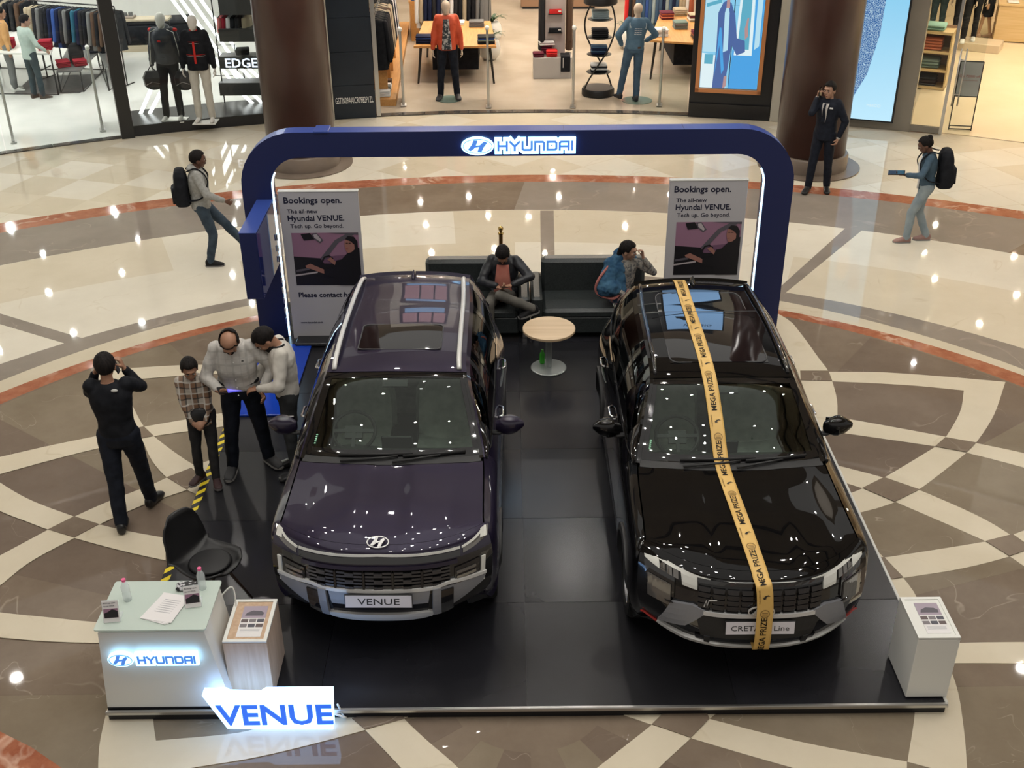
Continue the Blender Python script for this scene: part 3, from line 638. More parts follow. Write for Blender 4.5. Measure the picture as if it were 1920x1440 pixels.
# glow plate behind the sign letters throws light on the beam
# side fascia panel hung on the left leg
fp = thing('side_panel', 'glossy blue panel hung off the left leg of the arch, facing the cars', 'panel', (-2.71, 11.6, 1.06))
BG = mat('blue_gloss_panel', (.012, .022, .14), .05, spec=.8)
MB().box((0, 0, .375), (.178, 1.22, .75), bev=.004).build('box', BLUE, fp); MB().box((.091, 0, .375), (.006, 1.2, .73)).build('gloss_face', BG, fp); MB().box((0, 0, .752), (.18, 1.22, .005)).build('top_face', BLUE2, fp)  # top sheet takes the paler blue that stands for light from above
for z, s in ((.56, 'Bookings'),): pass
fp2 = thing('cable_strip', 'strip of beige connector blocks on the inner face of the left arch leg', 'strip', (-2.606, 11.9, .3))
for i in range(9): MB().box((0, 0, .06+i*.13), (.012, .03, .07)).build('block', WHITE if i % 2 else STEEL, fp2)
bp = thing('base_plate', 'flat blue plate on the platform at the foot of the arch', 'plate', (-2.62, 11.05, PT))
MB().box((0, -.1, .012), (.62, 1.6, .022), bev=.004).build('plate', mat('blue_gloss_plate', (.008, .045, .38), .12), bp)
# ---- standees
PRP = mat('poster_sky', (.30, .16, .24), .45); PDK = mat('poster_dark', (.012, .011, .014), .4); PGR = mat('poster_grey', (.10, .09, .11), .4); PSK = mat('poster_skin', (.32, .15, .12), .5); PLG = mat('poster_light', (.45, .4, .42), .4); PMV = mat('poster_mauve', (.16, .08, .14), .45)
INK = mat('navy_ink', (.01, .012, .035), .5)
POS = mat('standee_face', (.46, .45, .47), .5)
def carpicture(par, x0, x1, z0, z1, y):
    "printed picture: driver in a car cabin, seen from the side"
    X = lambda a, b: (x0+(x1-x0)*a, z0+(z1-z0)*b)
    F = lambda pts, m, k: MB().prism_xz([X(*p) for p in pts], y-.0012*k, y-.0012*(k-1)+.0002).build('picture', m, pic)
    pic = MB().prism_xz([X(0, 0), X(1, 0), X(1, 1), X(0, 1)], y-.0008, y).build('picture_ground', PRP, par)
    F([(0, .55), (.3, .50), (.55, .56), (.95, .60), (.95, .3), (0, .3)], PMV, 1)
    F([(0, 0), (1, 0), (1, .4), (.45, .42), (.4, .52), (0, .56)], PDK, 2)
    F([(.40, .52), (.48, .50), (.70, .82), (.64, .86)], PGR, 3); F([(.64, .86), (.70, .82), (1, 1), (.85, 1)], PGR, 3); F([(.55, 1), (1, 1), (1, .96)], PGR, 4)
    F([(.14, .98), (.28, 1.0), (.34, .88), (.18, .86)], PDK, 4); F([(.30, .99), (.38, 1.0), (.47, .86), (.42, .81), (.32, .90)], PGR, 4); F([(.33, .97), (.38, .98), (.44, .87), (.42, .84), (.34, .91)], PLG, 5)
    F([(.02, .26), (.22, .30), (.22, .34), (.02, .30)], PGR, 4); F([(.0, .18), (.34, .24), (.34, .27), (0, .21)], PLG, 4)
    F([(.40, .45), (.46, .56), (.54, .58), (.60, .52), (.58, .50), (.53, .55), (.47, .53), (.43, .44)], PDK, 5)
    F([(.16, .38), (.24, .42), (.45, .30), (.47, .22), (.40, .24), (.24, .32), (.18, .34)], PSK, 6); F([(.50, .50), (.56, .54), (.64, .44), (.62, .38), (.55, .45)], PSK, 6)
    F([(.44, .32), (.44, .18), (.60, .16), (.66, .0), (1, 0), (1, .72), (.90, .70), (.80, .60), (.72, .50), (.64, .48), (.60, .36)], PDK, 7)
    F([(.78, .76), (.80, .66), (.83, .62), (.88, .64), (.94, .70), (.95, .86), (.84, .90), (.79, .86)], PSK, 8)
    F([(.80, .88), (.84, .94), (.93, .93), (.98, .84), (.98, .70), (.93, .68), (.93, .78), (.88, .84)], PDK, 9)
    for e in ((.805, .80), (.85, .80)): F([(e[0], e[1]), (e[0]+.03, e[1]+.004), (e[0]+.03, e[1]+.016), (e[0], e[1]+.014)], PDK, 10)
    F([(.80, .695), (.83, .70), (.83, .71), (.80, .706)], mat('poster_lip', (.3, .06, .06), .4), 10)
def standee(lab, x0, x1, z1, y, contact):
    w = x1-x0; t = thing('roll_up_banner', lab, 'banner', ((x0+x1)/2, y, PT), 0); H = z1-PT
    MB().box((0, .02, H/2+.01), (w, .05, H-.02), bev=.004).build('panel', POS, t); MB().box((0, .02, H+.005), (w+.01, .06, .02), bev=.006).build('top_rail', WHITE, t)
    MB().box((0, 0, .03), (w*.9, .40, .05), bev=.012).build('base', BLACK, t)
    F = -.0055
    def T(s, x, z, size, bold, nm='lettering', sx=1.0, m=INK): q = MB(); text(q, s, size, upright((-w/2+x, F-.001, z)), bold=bold, th=.002, align='LEFT', sx=sx); q.build(nm, m, t)
    T('Bookings open.', .055*w/.9, H-.13, .105*w/.9, .020, sx=1.02); T('The all-new', .08, H-.245, .066, .012, sx=1.08); T('Hyundai VENUE.', .08, H-.335, .094*w/.9, .018, sx=1.0); T('Tech up. Go beyond.', .10, H-.42, .066, .006, sx=1.05)
    carpicture(t, -w/2+.10, w/2-.03, H-1.12, H-.48, F)
    T('Please contact here', .11, H-1.27, .088*w/.9, .020); T('www.hyundai.co.in', .10, .22, .034, .02)
standee('tall white Bookings open banner beside the blue side panel, behind the purple car', -2.54, -1.66, 1.93, 11.9, True)
standee('tall white Bookings open banner behind the black car', 1.77, 2.63, 2.02, 11.9, False)
# ---- reception desk
dk = thing('reception_desk', 'white glass-topped reception desk with a lit logo', 'desk', (-2.52, 6.27, PT))
Z = .72
v = [(-.43, -.23, .012), (.48, -.23, .012), (.46, .26, .012), (-.43, .26, .012), (-.37, -.23, Z), (.37, -.23, Z), (.37, .26, Z), (-.37, .26, Z)]
MB().add(v, [[3, 2, 1, 0], [4, 5, 6, 7], [0, 1, 5, 4], [1, 2, 6, 5], [2, 3, 7, 6], [3, 0, 4, 7]]).build('body', WHITE, dk)
MB().box((.02, -.225, .006), (.9, .02, .012)).build('kick_line', BLACK, dk)
for x in (-.30, .30):
    for y in (-.16, .18): MB().cyl((x, y, Z), .012, .03, 12).build('standoff', CHROME, dk)
MB().prism(rrect(-.39, .39, -.25, .28, .02), Z+.03, Z+.04).build('glass_top', mat('pale_green_glass', (.66, .76, .70), .03, spec=.6, alpha=.7), dk)
logo(dk, (-.01, -.248, .51), .63, .125)
cb = MB(); cb.tube(spline([(.34, .25, .6), (.45, .30, .68), (.47, .24, .5), (.45, .18, .3)], 6), .006, 6); cb.build('cable', WHITE, dk, True)
DZ = PT+Z+.04
def acrylic(lab, x, y, rz):
    t = thing('leaflet_holder', lab, 'stand', (x, y, DZ), rz)
    R = Euler((-.28, 0, 0)).to_matrix().to_4x4()
    MB().box((0, 0, .085), (.115, .003, .17), rx=-.28).build('clear_back', mat('acrylic', (.8, .85, .85), .05, alpha=.35), t); MB().box((0, .035, .005), (.115, .10, .004)).build('foot', MT['acrylic'], t)
    T_ = Matrix.Translation((0, -.004, .085)) @ R
    q = MB(); q.add(*boxvf((0, 0, 0), (.108, .003, .16)), T_); q.build('leaflet', mat('paper', (.72, .70, .70), .6), t)
    q = MB(); q.add(*boxvf((0, -.002, -.012), (.096, .001, .07)), T_); q.build('picture', PRP, t)
    q = MB(); q.prism_xz([(-.045, -.01), (-.02, .0), (.01, .018), (.03, .012), (.048, .0), (.048, -.045), (-.045, -.045)], -.0035, -.003); q2 = MB(); q2.add(q.v, q.f, T_); q2.build('picture', PDK, t)
    q = MB(); text(q, 'Bookings open.', .014, T_ @ upright((-.045, -.003, .062)), align='LEFT', th=.0006); text(q, 'Hyundai VENUE.', .011, T_ @ upright((-.045, -.003, .040)), align='LEFT', th=.0006); q.build('lettering', INK, t)
def boxvf(c, d): b = MB().box(c, d); return b.v, b.f
acrylic('acrylic leaflet holder at the front left corner of the desk', -2.80, 6.12, .12); acrylic('acrylic leaflet holder at the right side of the desk top', -2.27, 6.27, .2)
pp = thing('paper_sheet', 'white forms lying fanned on the glass desk top', 'paper', (-2.47, 6.24, DZ+.002), -.35)
for i in range(3): MB().box((i*.008, i*.006, .0015+i*.002), (.21, .29, .0015), rz=i*.06).build('sheet', mat('paper', 0), pp)
for i in range(7): MB().box((.01, .09-i*.022, .0068), (.12, .006, .0006), rz=.12).build('print', mat('grey_print', (.4, .4, .42), .6), pp)
pb = thing('patterned_pouch', 'black and white patterned pouch at the back of the desk', 'pouch', (-2.36, 6.47, DZ), .1)
MB().box((0, 0, .018), (.16, .09, .034), bev=.012).build('pouch', noisy('pouch_print', (.01, .01, .012), (.5, .5, .52), 38, .4, 3, lo=.48, hi=.55), pb)
def bottle(lab, x, y, z, body, cap, h=.19, r=.03):
    t = thing('plastic_bottle', lab, 'bottle', (x, y, z))
    MB().lathe((0, 0, 0), [(r*.9, 0), (r, .008), (r, h*.35), (r*.93, h*.4), (r, h*.46), (r, h*.66), (r*.5, h*.86), (r*.4, h*.9)], 14).build('body', body, t, True)
    MB().cyl((0, 0, h*.9), r*.5, h*.1, 12).build('cap', cap, t)
WB = mat('clear_bottle', (.8, .86, .88), .06, alpha=.4); PK = mat('pink_cap', (.75, .12, .28), .4)
bottle('clear water bottle with pink cap behind the left leaflet holder', -2.76, 6.34, DZ, WB, PK); bottle('clear water bottle with pink cap at the back of the desk', -2.25, 6.46, DZ, WB, PK)
# ---- spec plinths
OAK = wood('pale_oak_veneer', (.46, .31, .20), (.56, .40, .28), 2.2, .4, 2); 
def plinth(lab, x0, x1, y0, y1, h, side, border, top):
    t = thing('display_plinth', lab, 'plinth', ((x0+x1)/2, (y0+y1)/2, PT)); w, d = x1-x0, y1-y0
    MB().box((0, 0, h/2+.004), (w, d, h-.01), bev=.003).build('body', side, t); MB().box((0, 0, .006), (w-.03, d-.03, .012)).build('foot', BLACK, t)
    f = MB(); b = .026
    for c, s in (((0, -d/2+b/2, h), (w, b, .016)), ((0, d/2-b/2, h), (w, b, .016)), ((-w/2+b/2, 0, h), (b, d-2*b, .016)), ((w/2-b/2, 0, h), (b, d-2*b, .016))): f.box(c, s)
    f.build('top_border', border, t); MB().box((0, 0, h-.002), (w-2*b, d-2*b, .006)).build('top_panel', top, t)
    ln = MB(); ln.box((.015, -.01, h+.003), (w*.56, d*.72, .002)); s = ln.build('spec_sheet', mat('paper', 0), t)
    SKY = mat('sheet_sky', (.36, .30, .36), .5)
    MB().box((.015, .09, h+.0045), (w*.56, .13, .001)).build('picture', SKY, s); MB().prism([(-.05, .05), (.08, .05), (.085, .08), (.06, .10), (.0, .105), (-.04, .08)], h+.005, h+.006).build('picture', PGR, s)
    for i in range(3):
        for j in range(2): MB().box((-.042+i*.058, -.005-j*.052, h+.0045), (.05, .036, .001)).build('thumbnail', mat('thumb_%d' % ((i+j) % 3), ((.12, .09, .09), (.2, .18, .19), (.08, .08, .1))[(i+j) % 3], .5), s)
    for j in range(3): MB().box((.015, -.10-j*.012, h+.0045), (w*.45, .003, .001)).build('print', mat('grey_print', 0), s)
plinth('pale oak plinth with a white-bordered top beside the desk', -2.07, -1.755, 6.14, 6.60, .53, OAK, WHITE, OAK)
plinth('white plinth with a spec sheet on top at the right front corner', 2.865, 3.165, 6.07, 6.51, .57, WHITE, WHITE, WHITE)
# ---- VENUE light letters in front of the platform
vn = thing('light_letter_sign', 'glowing white five-letter sign on the floor before the oak plinth', 'sign', (-1.74, 5.925, 0))
VG = mat('sign_white_glow', (.6, .6, .6), .4, emit=(.30, .55, 1.0), es=3.2)
out = [(-.46, .355), (-.32, .03), (.44, .012), (.46, .355), (-.02, .355), (-.06, .325), (-.28, .335), (-.30, .355)]
MB().prism_xz(out, -.02, .06).build('light_box', VG, vn)
t = MB(); text(t, 'VENUE', .265, upright((.035, -.021, .075)), bold=.022, sx=1.0, th=.012); t.build('lettering', mat('venue_blue', (.01, .05, .4), .4, emit=(.03, .16, .85), es=.75), vn)
for x in (-.25, .1, .35): MB().box((x, .07, .006), (.04, .12, .012)).build('foot', CHROME, vn)
t = MB(); t.tube(spline([(.44, .05, .1), (.52, .06, .05), (.50, .1, .03), (.47, .08, .16)], 6), .008, 6); t.build('cable', WHITE, vn, True)
# ---- round table
OKT = wood('oak_table_top', (.50, .36, .22), (.60, .45, .29), 1.2, .35, 0)
tb = thing('round_table', 'low round oak table on a silver pedestal between the cars', 'table', (.43, 11.16, PT))
MB().lathe((0, 0, 0), [(.20, 0), (.20, .008), (.19, .014), (.035, .02), (.03, .03)], 40).build('base_disc', mat('satin_silver', (.42, .45, .44), .3, metal=.6), tb, .5)
MB().cyl((0, 0, .02), .036, .45, 20).build('pedestal', mat('satin_silver', 0), tb, .6); MB().box((0, 0, .465), (.2, .2, .01)).build('mount', BLACK, tb)
MB().lathe((0, 0, .47), [(.285, 0), (.29, .003), (.29, .026), (.286, .03)], 64).build('table_top', OKT, tb, .5)
bottle('small green bottle standing on the foot of the round table', .36, 11.24, PT+.02, mat('green_glass', (.05, .42, .03), .1), mat('green_cap', (.1, .4, .05), .4), .17, .03)
# ---- sofas
LTH = noisy('black_leather', (.020, .024, .024), (.032, .037, .037), 60, .38, 3, bump=.15)
def sofa(lab, x0, x1, y0, armL, armR):
    t = thing('sofa', lab, 'sofa', ((x0+x1)/2, y0+.40, PT)); w = x1-x0; aw = .13
    l = -w/2+(aw if armL else 0); r = w/2-(aw if armR else 0); c = (l+r)/2
    MB().box((c, -.02, .17), (r-l, .72, .22), bev=.02).build('frame', LTH, t); MB().box((c, -.06, .315), (r-l-.01, .66, .12), bev=.035).build('seat_cushion', LTH, t, .7)
    MB().box((c, .26, .50), (r-l, .20, .52), bev=.04, rx=-.06).build('backrest', LTH, t, .7)
    for s, f in ((-1, armL), (1, armR)):
        if f: MB().box((s*(w/2-aw/2), -.0, .30), (aw, .78, .46), bev=.03).build('armrest', LTH, t, .7)
    for s in (-1, 1):
        for y in (-.33, .3): MB().box((s*(w/2-.06), y, .03), (.05, .05, .06)).build('foot', CHROME, t)
    return t
sofa('black leather sofa under the seated man in the dark jacket', -1.0, .235, 11.86, False, True)
sofa('black leather sofa under the woman in the blue shawl', .25, 1.62, 11.86, True, False)
# ---- brass post behind the sofas
st = thing('brass_stanchion', 'brass barrier post with a ball top behind the sofas', 'post', (-.105, 13.35, 0))
BR = mat('brass', (.55, .38, .14), .22, metal=1); DBR = mat('dark_bronze_tube', (.16, .09, .03), .3, metal=.7)
MB().lathe((0, 0, 0), [(.15, 0), (.15, .015), (.05, .03), (.03, .05)], 28).build('base', BR, st, .5); MB().cyl((0, 0, .04), .025, .80, 16).build('tube', DBR, st, .6)
MB().lathe((0, 0, .83), [(.034, 0), (.036, .02), (.02, .03), (.02, .045)], 16).build('collar', BR, st, .5); MB().ell((0, 0, .905), (.034, .034, .034)).build('ball', BR, st, True)
# ---- desk chair (moulded shell)
ch = thing('shell_chair', 'black moulded chair with its back to the left behind the desk', 'chair', (-2.42, 7.18, PT), math.radians(62))
BPL = mat('black_shell_plastic', (.012, .012, .013), .38)
P = []
for i in range(17):
    t_ = i/16; row = []
    if t_ < .55: y = -.24+.44*(t_/.55); z = .44-.025*math.sin(PI*t_/.55); hw = .20+.035*math.sin(PI*min(t_/.5, 1))
    else:
        q = (t_-.55)/.45; y = .20+.07*math.sin(q*1.3)+.03*q; z = .44+.37*q**1.05; hw = .235-.06*q
    if i == 0: hw = .12
    if i == 1: hw = .175
    if i == 15: hw *= .9
    if i == 16: hw *= .62
    for j in range(13):
        s = -1+j/6; lift = .055*abs(s)**3*(1 if t_ < .6 else .5); row.append((s*hw, y-(.05*abs(s)**2 if t_ > .5 else 0)*min(1, (t_-.5)*4)-(0), z+lift*(1 if t_ < .6 else 0)))
    P.append(row)
MB().grid(P, .014).build('shell', BPL, ch, True)
MB().lathe((0, -.02, .435), [(.0, .0), (.15, .002), (.17, .012), (.15, .022), (.0, .026)], 24, sy=1.0).build('seat_pad', mat('black_seat_pad', (.016, .016, .017), .6), ch, True)
for sx in (-1, 1):
    for sy in (-1, 1): MB().tube([(sx*.06, sy*.06-.02, .41), (sx*.2, sy*.2-.02, .0)], [.014, .010], 8).build('leg', mat('dark_oak_leg', (.05, .03, .02), .4), ch, True)
# ================================================================ CARS
def cr(P, t):
    n = len(P); t = min(max(t, 0), n-1.000001); i = int(t); f = t-i
    p1, p2 = P[i], P[min(i+1, n-1)]; p0 = P[i-1] if i else p1*2-p2; p3 = P[i+2] if i+2 < n else p2*2-p1
    return .5*(2*p1+(p2-p0)*f+(2*p0-5*p1+4*p2-p3)*f*f+(3*p1-p0-3*p2+p3)*f**3)
def paint(name, col, coat=1.0, metal=.35, rough=.32, spec=.5):
    m = mat(name, col, rough, metal, coat=coat, spec=spec); return m
TYRE = mat('tyre_rubber', (.015, .015, .015), .75); PLAS = mat('black_grained_plastic', (.02, .02, .021), .55); PGL = mat('piano_black', (.006, .006, .007), .05, coat=1)
SILV = mat('satin_silver_paint', (.62, .62, .61), .35, metal=.2); DSIL = mat('grey_skid_paint', (.24, .245, .265), .4, metal=.15)
def carglass(name, tint, ior=1.5):
    m = mat(name, (1, 1, 1), .02); n, l, b = nodes(m)
    tr = n.new('ShaderNodeBsdfTransparent'); gl = n.new('ShaderNodeBsdfGlossy'); gl.inputs['Roughness'].default_value = .0
    fr = n.new('ShaderNodeFresnel'); fr.inputs[0].default_value = ior; mx = n.new('ShaderNodeMixShader')
    tr.inputs[0].default_value = (*tint, 1); l.new(fr.outputs[0], mx.inputs[0]); l.new(tr.outputs[0], mx.inputs[1]); l.new(gl.outputs[0], mx.inputs[2])
    l.new(mx.outputs[0], n['Material Output'].inputs[0]); return m
WSG = carglass('windscreen_glass', (.90, .96, .92)); SDG = carglass('side_window_glass', (.10, .11, .11)); DKG = mat('dark_roof_glass', (.004, .004, .005), .02, coat=1)
LENS = mat('lamp_lens', (.16, .15, .14), .08, metal=.5, coat=1); DRL = mat('daylight_lamp', (.62, .62, .58), .25); SEAT = noisy('plastic_covered_seat', (.42, .45, .41), (.55, .58, .53), 9, .25, 4); CABIN = mat('cabin_black', (.015, .015, .015), .6)
PLATE = mat('number_plate_white', (.66, .64, .68), .4)
def car(name, lab, loc, rz, q):
    t = thing(name, lab, 'car', loc, rz); RW = [np.array(r, float) for r in q['rows']]; PN = q['paint']; bump = q['bump']; RI = q['ri']
    def top(r, s):
        yc, zc, w, dy, dz = cr(RW, r); a = abs(s); x = w*s
        y = yc+dy*a**2.6; z = zc+dz*a**2.2
        if RI['hood'] <= r <= RI['cowl']+.2: z += bump(abs(x))*min(1, (r-RI['hood'])*3, max(0, (RI['cowl']+.2-r)*3))
        return np.array((x, y, z))
    ED = np.array([top(i/12, 1) for i in range((len(RW)-1)*12+1)])
    i0 = RI['hood']*12; i1 = RI['roofend']*12
    ey, ex, ez = ED[i0:i1+1, 1], ED[i0:i1+1, 0], ED[i0:i1+1, 2]
    yr = ED[RI['rg']*12, 1]; ey = np.append(ey, ED[i1+1:RI['rg']*12+1, 1]); ex = np.append(ex, ED[i1+1:RI['rg']*12+1, 0]); ez = np.append(ez, ED[i1+1:RI['rg']*12+1, 2])
    ycowl = top(RI['cowl'], 1)[1]
    edge = lambda y: np.array((np.interp(y, ey, ex), y, np.interp(y, ey, ez)))
    BL = [np.array(b, float) for b in q['belt']]; BL[0] = top(RI['cowl'], 1)[[1, 0, 2]]
    by = [b[0] for b in BL]
    def belt(y):
        k = np.interp(y, by, range(len(by))); c = cr(BL, float(k)); return np.array((np.interp(y, by, [b[1] for b in BL])*.5+c[1]*.5, y, c[2]))
    SK = q['side']   # list of (y or None, [(x,z)*6]) for levels 1..6
    knots = []
    for (y, lv) in SK:
        if y == 'front': knots.append([top(RI['hood']-l*RI['hood']/6, 1) for l in range(7)])
        elif y == 'rear': knots.append([top(RI['rg']+l*(len(RW)-1-RI['rg'])/6, 1) for l in range(7)])
        else: knots.append([np.array((0, y, 0))]+[np.array((x, y, z)) for x, z in lv])
    knots = np.array(knots)
    def side(k, l, sg=1):
        col = [cr([knots[i][j] for i in range(len(knots))], k) for j in range(7)]
        y0 = col[1][1] if 0 < k < len(knots)-1 else col[0][1]
        w = min(1, k*1.5) if k < 1 else 1
        y0 = col[0][1]*(1-w)+y0*w if k < 1 else y0
        y0 = cr([np.array([knots[i][0][1]]) for i in range(len(knots))], k)[0]
        col[0] = edge(max(y0, ey[0])) if y0 < ycowl else belt(y0)
        p = cr(col, l); return np.array((p[0]*sg, p[1], p[2]))
    ys = [knots[i][1][1] for i in range(len(knots))]
    kof = lambda y: float(np.interp(y, [knots[i][0][1] for i in range(len(knots))], range(len(knots))))
    cen = np.array((0, q['L']/2, .75))
    def put(P, m, nm, th=.012, par=None, lab=None, sm=True):
        A = np.array(P); nrm = np.cross(A[1, 0]-A[0, 0], A[0, 1]-A[0, 0]) if False else np.cross(A[-1, A.shape[1]//2]-A[0, A.shape[1]//2], A[A.shape[0]//2, -1]-A[A.shape[0]//2, 0])
        if np.dot(nrm, A.mean((0, 1))-cen) > 0: A = A[::-1]
        return MB().grid([[tuple(p) for p in r] for r in A], th).build(nm, m, par or t, .9 if sm else False, label=lab)
    def tp(r0, r1, s0, s1, m, nm, n=24, k=24, th=.012, off=0, **kw):
        P = [[top(r0+(r1-r0)*i/n, s0+(s1-s0)*j/k) for j in range(k+1)] for i in range(n+1)]
        if off:
            A = np.array(P); du = np.gradient(A, axis=0); dv = np.gradient(A, axis=1); N = np.cross(du, dv); N /= np.linalg.norm(N, axis=2, keepdims=True)
            if np.dot(N.mean((0, 1)), A.mean((0, 1))-cen) < 0: N = -N
            P = A+N*off
        return put(P, m, nm, th, **kw)
    def sd(y0, y1, l0, l1, sg, m, nm, n=14, k=12, arch=None, **kw):
        P = [[side(kof(y0+(y1-y0)*i/n) if not isinstance(y0, str) else 0, l0+(l1-l0)*j/k, sg) for j in range(k+1)] for i in range(n+1)]
        return put(P, m, nm, **kw)
    # front profile inversion: x, z -> y
    zz = [cr(RW, i/10)[1] for i in range(RI['hood']*10+1)]
    def yf(x, z):
        r = float(np.interp(z, zz, [i/10 for i in range(len(zz))])); w = cr(RW, r)[2]; return top(r, min(abs(x)/w, 1))[1]
    def fs(up, lo, m, nm, off=.008, th=.014, n=12, k=3, mirror=False, par=None, lab=None):
        U = resample([Vector(p) for p in up], n+1); Lo = resample([Vector(p) for p in lo], n+1); out = []
        for sg in ((1, -1) if mirror else (1,)):
            P = []
            for i in range(k+1):
                P.append([(lambda p: np.array((sg*p.x, yf(p.x, p.y)-off, p.y)))(U[j].lerp(Lo[j], i/k)) for j in range(n+1)])
            out.append(put(P, m, nm, th, par=par, lab=lab, sm=False))
        return out
    H, CW, WT, RE = RI['hood'], RI['cowl'], RI['wtop'], RI['roofend']
    q['shell'](locals())
    # bonnet, screen, roof, rear
    tp(H+.03, CW-.06, -.985, .985, PN, 'bonnet', 26, 36); 
    tp(CW-.05, CW+.10, -.97, .97, PLAS, 'cowl_panel', 3, 16)
    ws = tp(CW+.10, WT-.03, -.955, .955, WSG, 'windscreen', 14, 20, th=.004); 
    tp(CW+.10, CW+.28, -.955, .955, PGL, 'frit_band', 3, 20, th=.001, off=.002, par=ws) ; tp(WT-.16, WT-.03, -.955, .955, PGL, 'frit_band', 3, 20, th=.001, off=.002, par=ws)
    for sg in (1, -1): tp(CW+.12, WT-.04, sg*.90, sg*.955, PGL, 'frit_band', 12, 2, th=.001, off=.002, par=ws); tp(CW+.02, WT, sg*.957, sg*1.0, PN if q['apil'] else PGL, 'windscreen_pillar', 12, 3, th=.05)
    tp(WT-.34, WT-.14, -.17, .17, PGL, 'sensor_housing', 4, 6, th=.02, off=-.012, par=ws)
    roof = tp(WT, RE, -1, 1, q['roof'], 'roof', 30, 28)
    tp(*q['sunroof'], DKG, 'sunroof', 10, 12, th=.004, off=.004, par=roof)
    a, b, c, d = q['sunroof']; PT_ = [top(a+(b-a)*f, c+(d-c)*g)+np.array((0, 0, .006)) for f, g in rrect(0, 1, 0, 1, .08, 4)]; MB().tube([tuple(p) for p in PT_], .006, 5, True).build('sunroof_frame', mat('rubber_grey', (.05, .05, .052), .4), roof, True)
    tp(RE+.0, RE+.35, -1.0, 1.0, q['spoiler'], 'roof_spoiler', 4, 16, th=.03, off=.03)
    tp(RE+.1, RI['rg'], -.96, .96, SDG, 'rear_window', 6, 14, th=.004); tp(RI['rg'], len(RW)-1, -1, 1, PN, 'tailgate', 14, 18)
    fin = roof; fy = top(RE-.25, 0); fb = MB(); fb.lathe((0, 0, 0), [(.045, 0), (.04, .02), (.012, .055), (.004, .07)], 10, Matrix.Translation(fy) @ Matrix.Diagonal((.6, 2.2, 1, 1)), 1); fb.build('shark_fin_antenna', PN, t, True)
    # sides
    yc0 = knots[0][0][1]+.0; D = q['doors']
    for sg in (1, -1):
        P = [[side(kof(D[0]-.004)*i/16, 6*j/14, sg) for j in range(15)] for i in range(17)]
        ax = q['axle'][0]
        def cut(y0, y1, ax, nm, m=PN, n=22):
            b = MB(); k = 22; kk0, kk1 = kof(y0) if y0 else 0, kof(y1)
            P = [[side(kk0+(kk1-kk0)*i/n, 6*j/k, sg) for j in range(k+1)] for i in range(n+1)]
            R2 = q['archr']; vs = []
            for r in P:
                for p in r:
                    p = p.copy(); dy, dz = p[1]-ax, p[2]-q['wr']; d = math.hypot(dy, dz)
                    if d < R2+.012 and d > R2-.07 and d > 1e-3: p[1] = ax+dy/d*R2; p[2] = q['wr']+dz/d*R2
                    vs.append(tuple(p))
            K = k+1; fsx = []
            for i in range(n):
                for j in range(k):
                    f = [i*K+j, i*K+j+1, (i+1)*K+j+1, (i+1)*K+j]; c = sum((Vector(vs[a]) for a in f), Vector())/4
                    if math.hypot(c.y-ax, c.z-q['wr']) < R2-.003: continue
                    fsx.append(f if sg > 0 else f[::-1])
            b.add(vs, fsx); return b.build(nm, m, t, .9)
        cut(None, D[0]-.003, q['axle'][0], 'front_wing'); cut(D[2]+.003, q['L']-.06, q['axle'][1], 'rear_wing')
        for (ya, yb, nm, hy) in ((D[0], D[1], 'front_door', D[1]-.16), (D[1], D[2], 'rear_door', D[2]-.2)):
            dd = sd(ya+.003, yb-.003, 0.02, 5.0, sg, PN, nm, 12, 14)
            hp = side(kof(hy), .95, sg); hb = MB(); hb.tube([(hp[0]+sg*.0, hp[1]-.10, hp[2]), (hp[0]+sg*.035, hp[1]-.08, hp[2]+.002), (hp[0]+sg*.035, hp[1]+.06, hp[2]+.002), (hp[0], hp[1]+.09, hp[2])], .012, 8); hb.build('door_handle', q['handle'], dd, True)
            sd(ya+.003, yb-.003, 5.0, 6.0, sg, PLAS, 'sill_cladding', 10, 4)
            sd(ya+.01, yb-.01, 4.2, 4.9, sg, PLAS, 'door_cladding', 8, 3, th=.03)
        # greenhouse slices
        def gh(y0, y1, v0, v1, m, nm, n=10, k=6, off=0, par=None, th=.006):
            P = []
            for i in range(n+1):
                y = y0+(y1-y0)*i/n; b, e = belt(y), edge(y); r = []
                for j in range(k+1):
                    v = v0+(v1-v0)*j/k; p = b*(1-v)+e*v; p[0] += .03*math.sin(PI*v)+off; r.append(np.array((sg*p[0], p[1], p[2])))
                P.append(r)
            return put(P, m, nm, th, par=par)
        yA = ycowl+.01; gl = q['glass']
        gh(yA, q['L']-.25, 0, .06, PGL, 'belt_moulding', 30, 1, .006, th=.01); gh(yA, q['L']-.25, .90, 1, PN, 'cant_rail', 36, 2, th=.02)
        xs = [yA]+[a for g in gl for a in g]+[q['L']-.2]
        for a, b in gl: gh(a, b, .06, .90, SDG, 'side_window', 8, 6, .0, th=.004)
        for a, b in zip(xs[0::2], xs[1::2]): gh(a, b, .06, .90, PGL if a != xs[-2] else PN, 'window_pillar', 5, 5, .003, th=.02)
        # mirror
        my, mz = q['mir']; mb = side(kof(my), 0, sg); mx = abs(mb[0])
        mr = thing('x', 'x', 'x') if False else None
        pod = MB(); P = []
        for i in range(9):
            u = i/8; w_ = math.sin(PI*min(max(u, .06), .97))**.55; x = mx+.03+u*.235; hz = .098*w_*(1-.25*u); hy = .065*w_; cz = mz-.005+.018*u; cy = my-.02-.035*u*0
            P.append([(sg*x, cy+hy*math.copysign(abs(math.cos(a))**.7, math.cos(a)), cz+hz*math.copysign(abs(math.sin(a))**.8, math.sin(a))) for a in [2*PI*j/14 for j in range(15)]])
        pod.grid(P); m_ = pod.build('mirror_housing', q['mirc'], t, True)
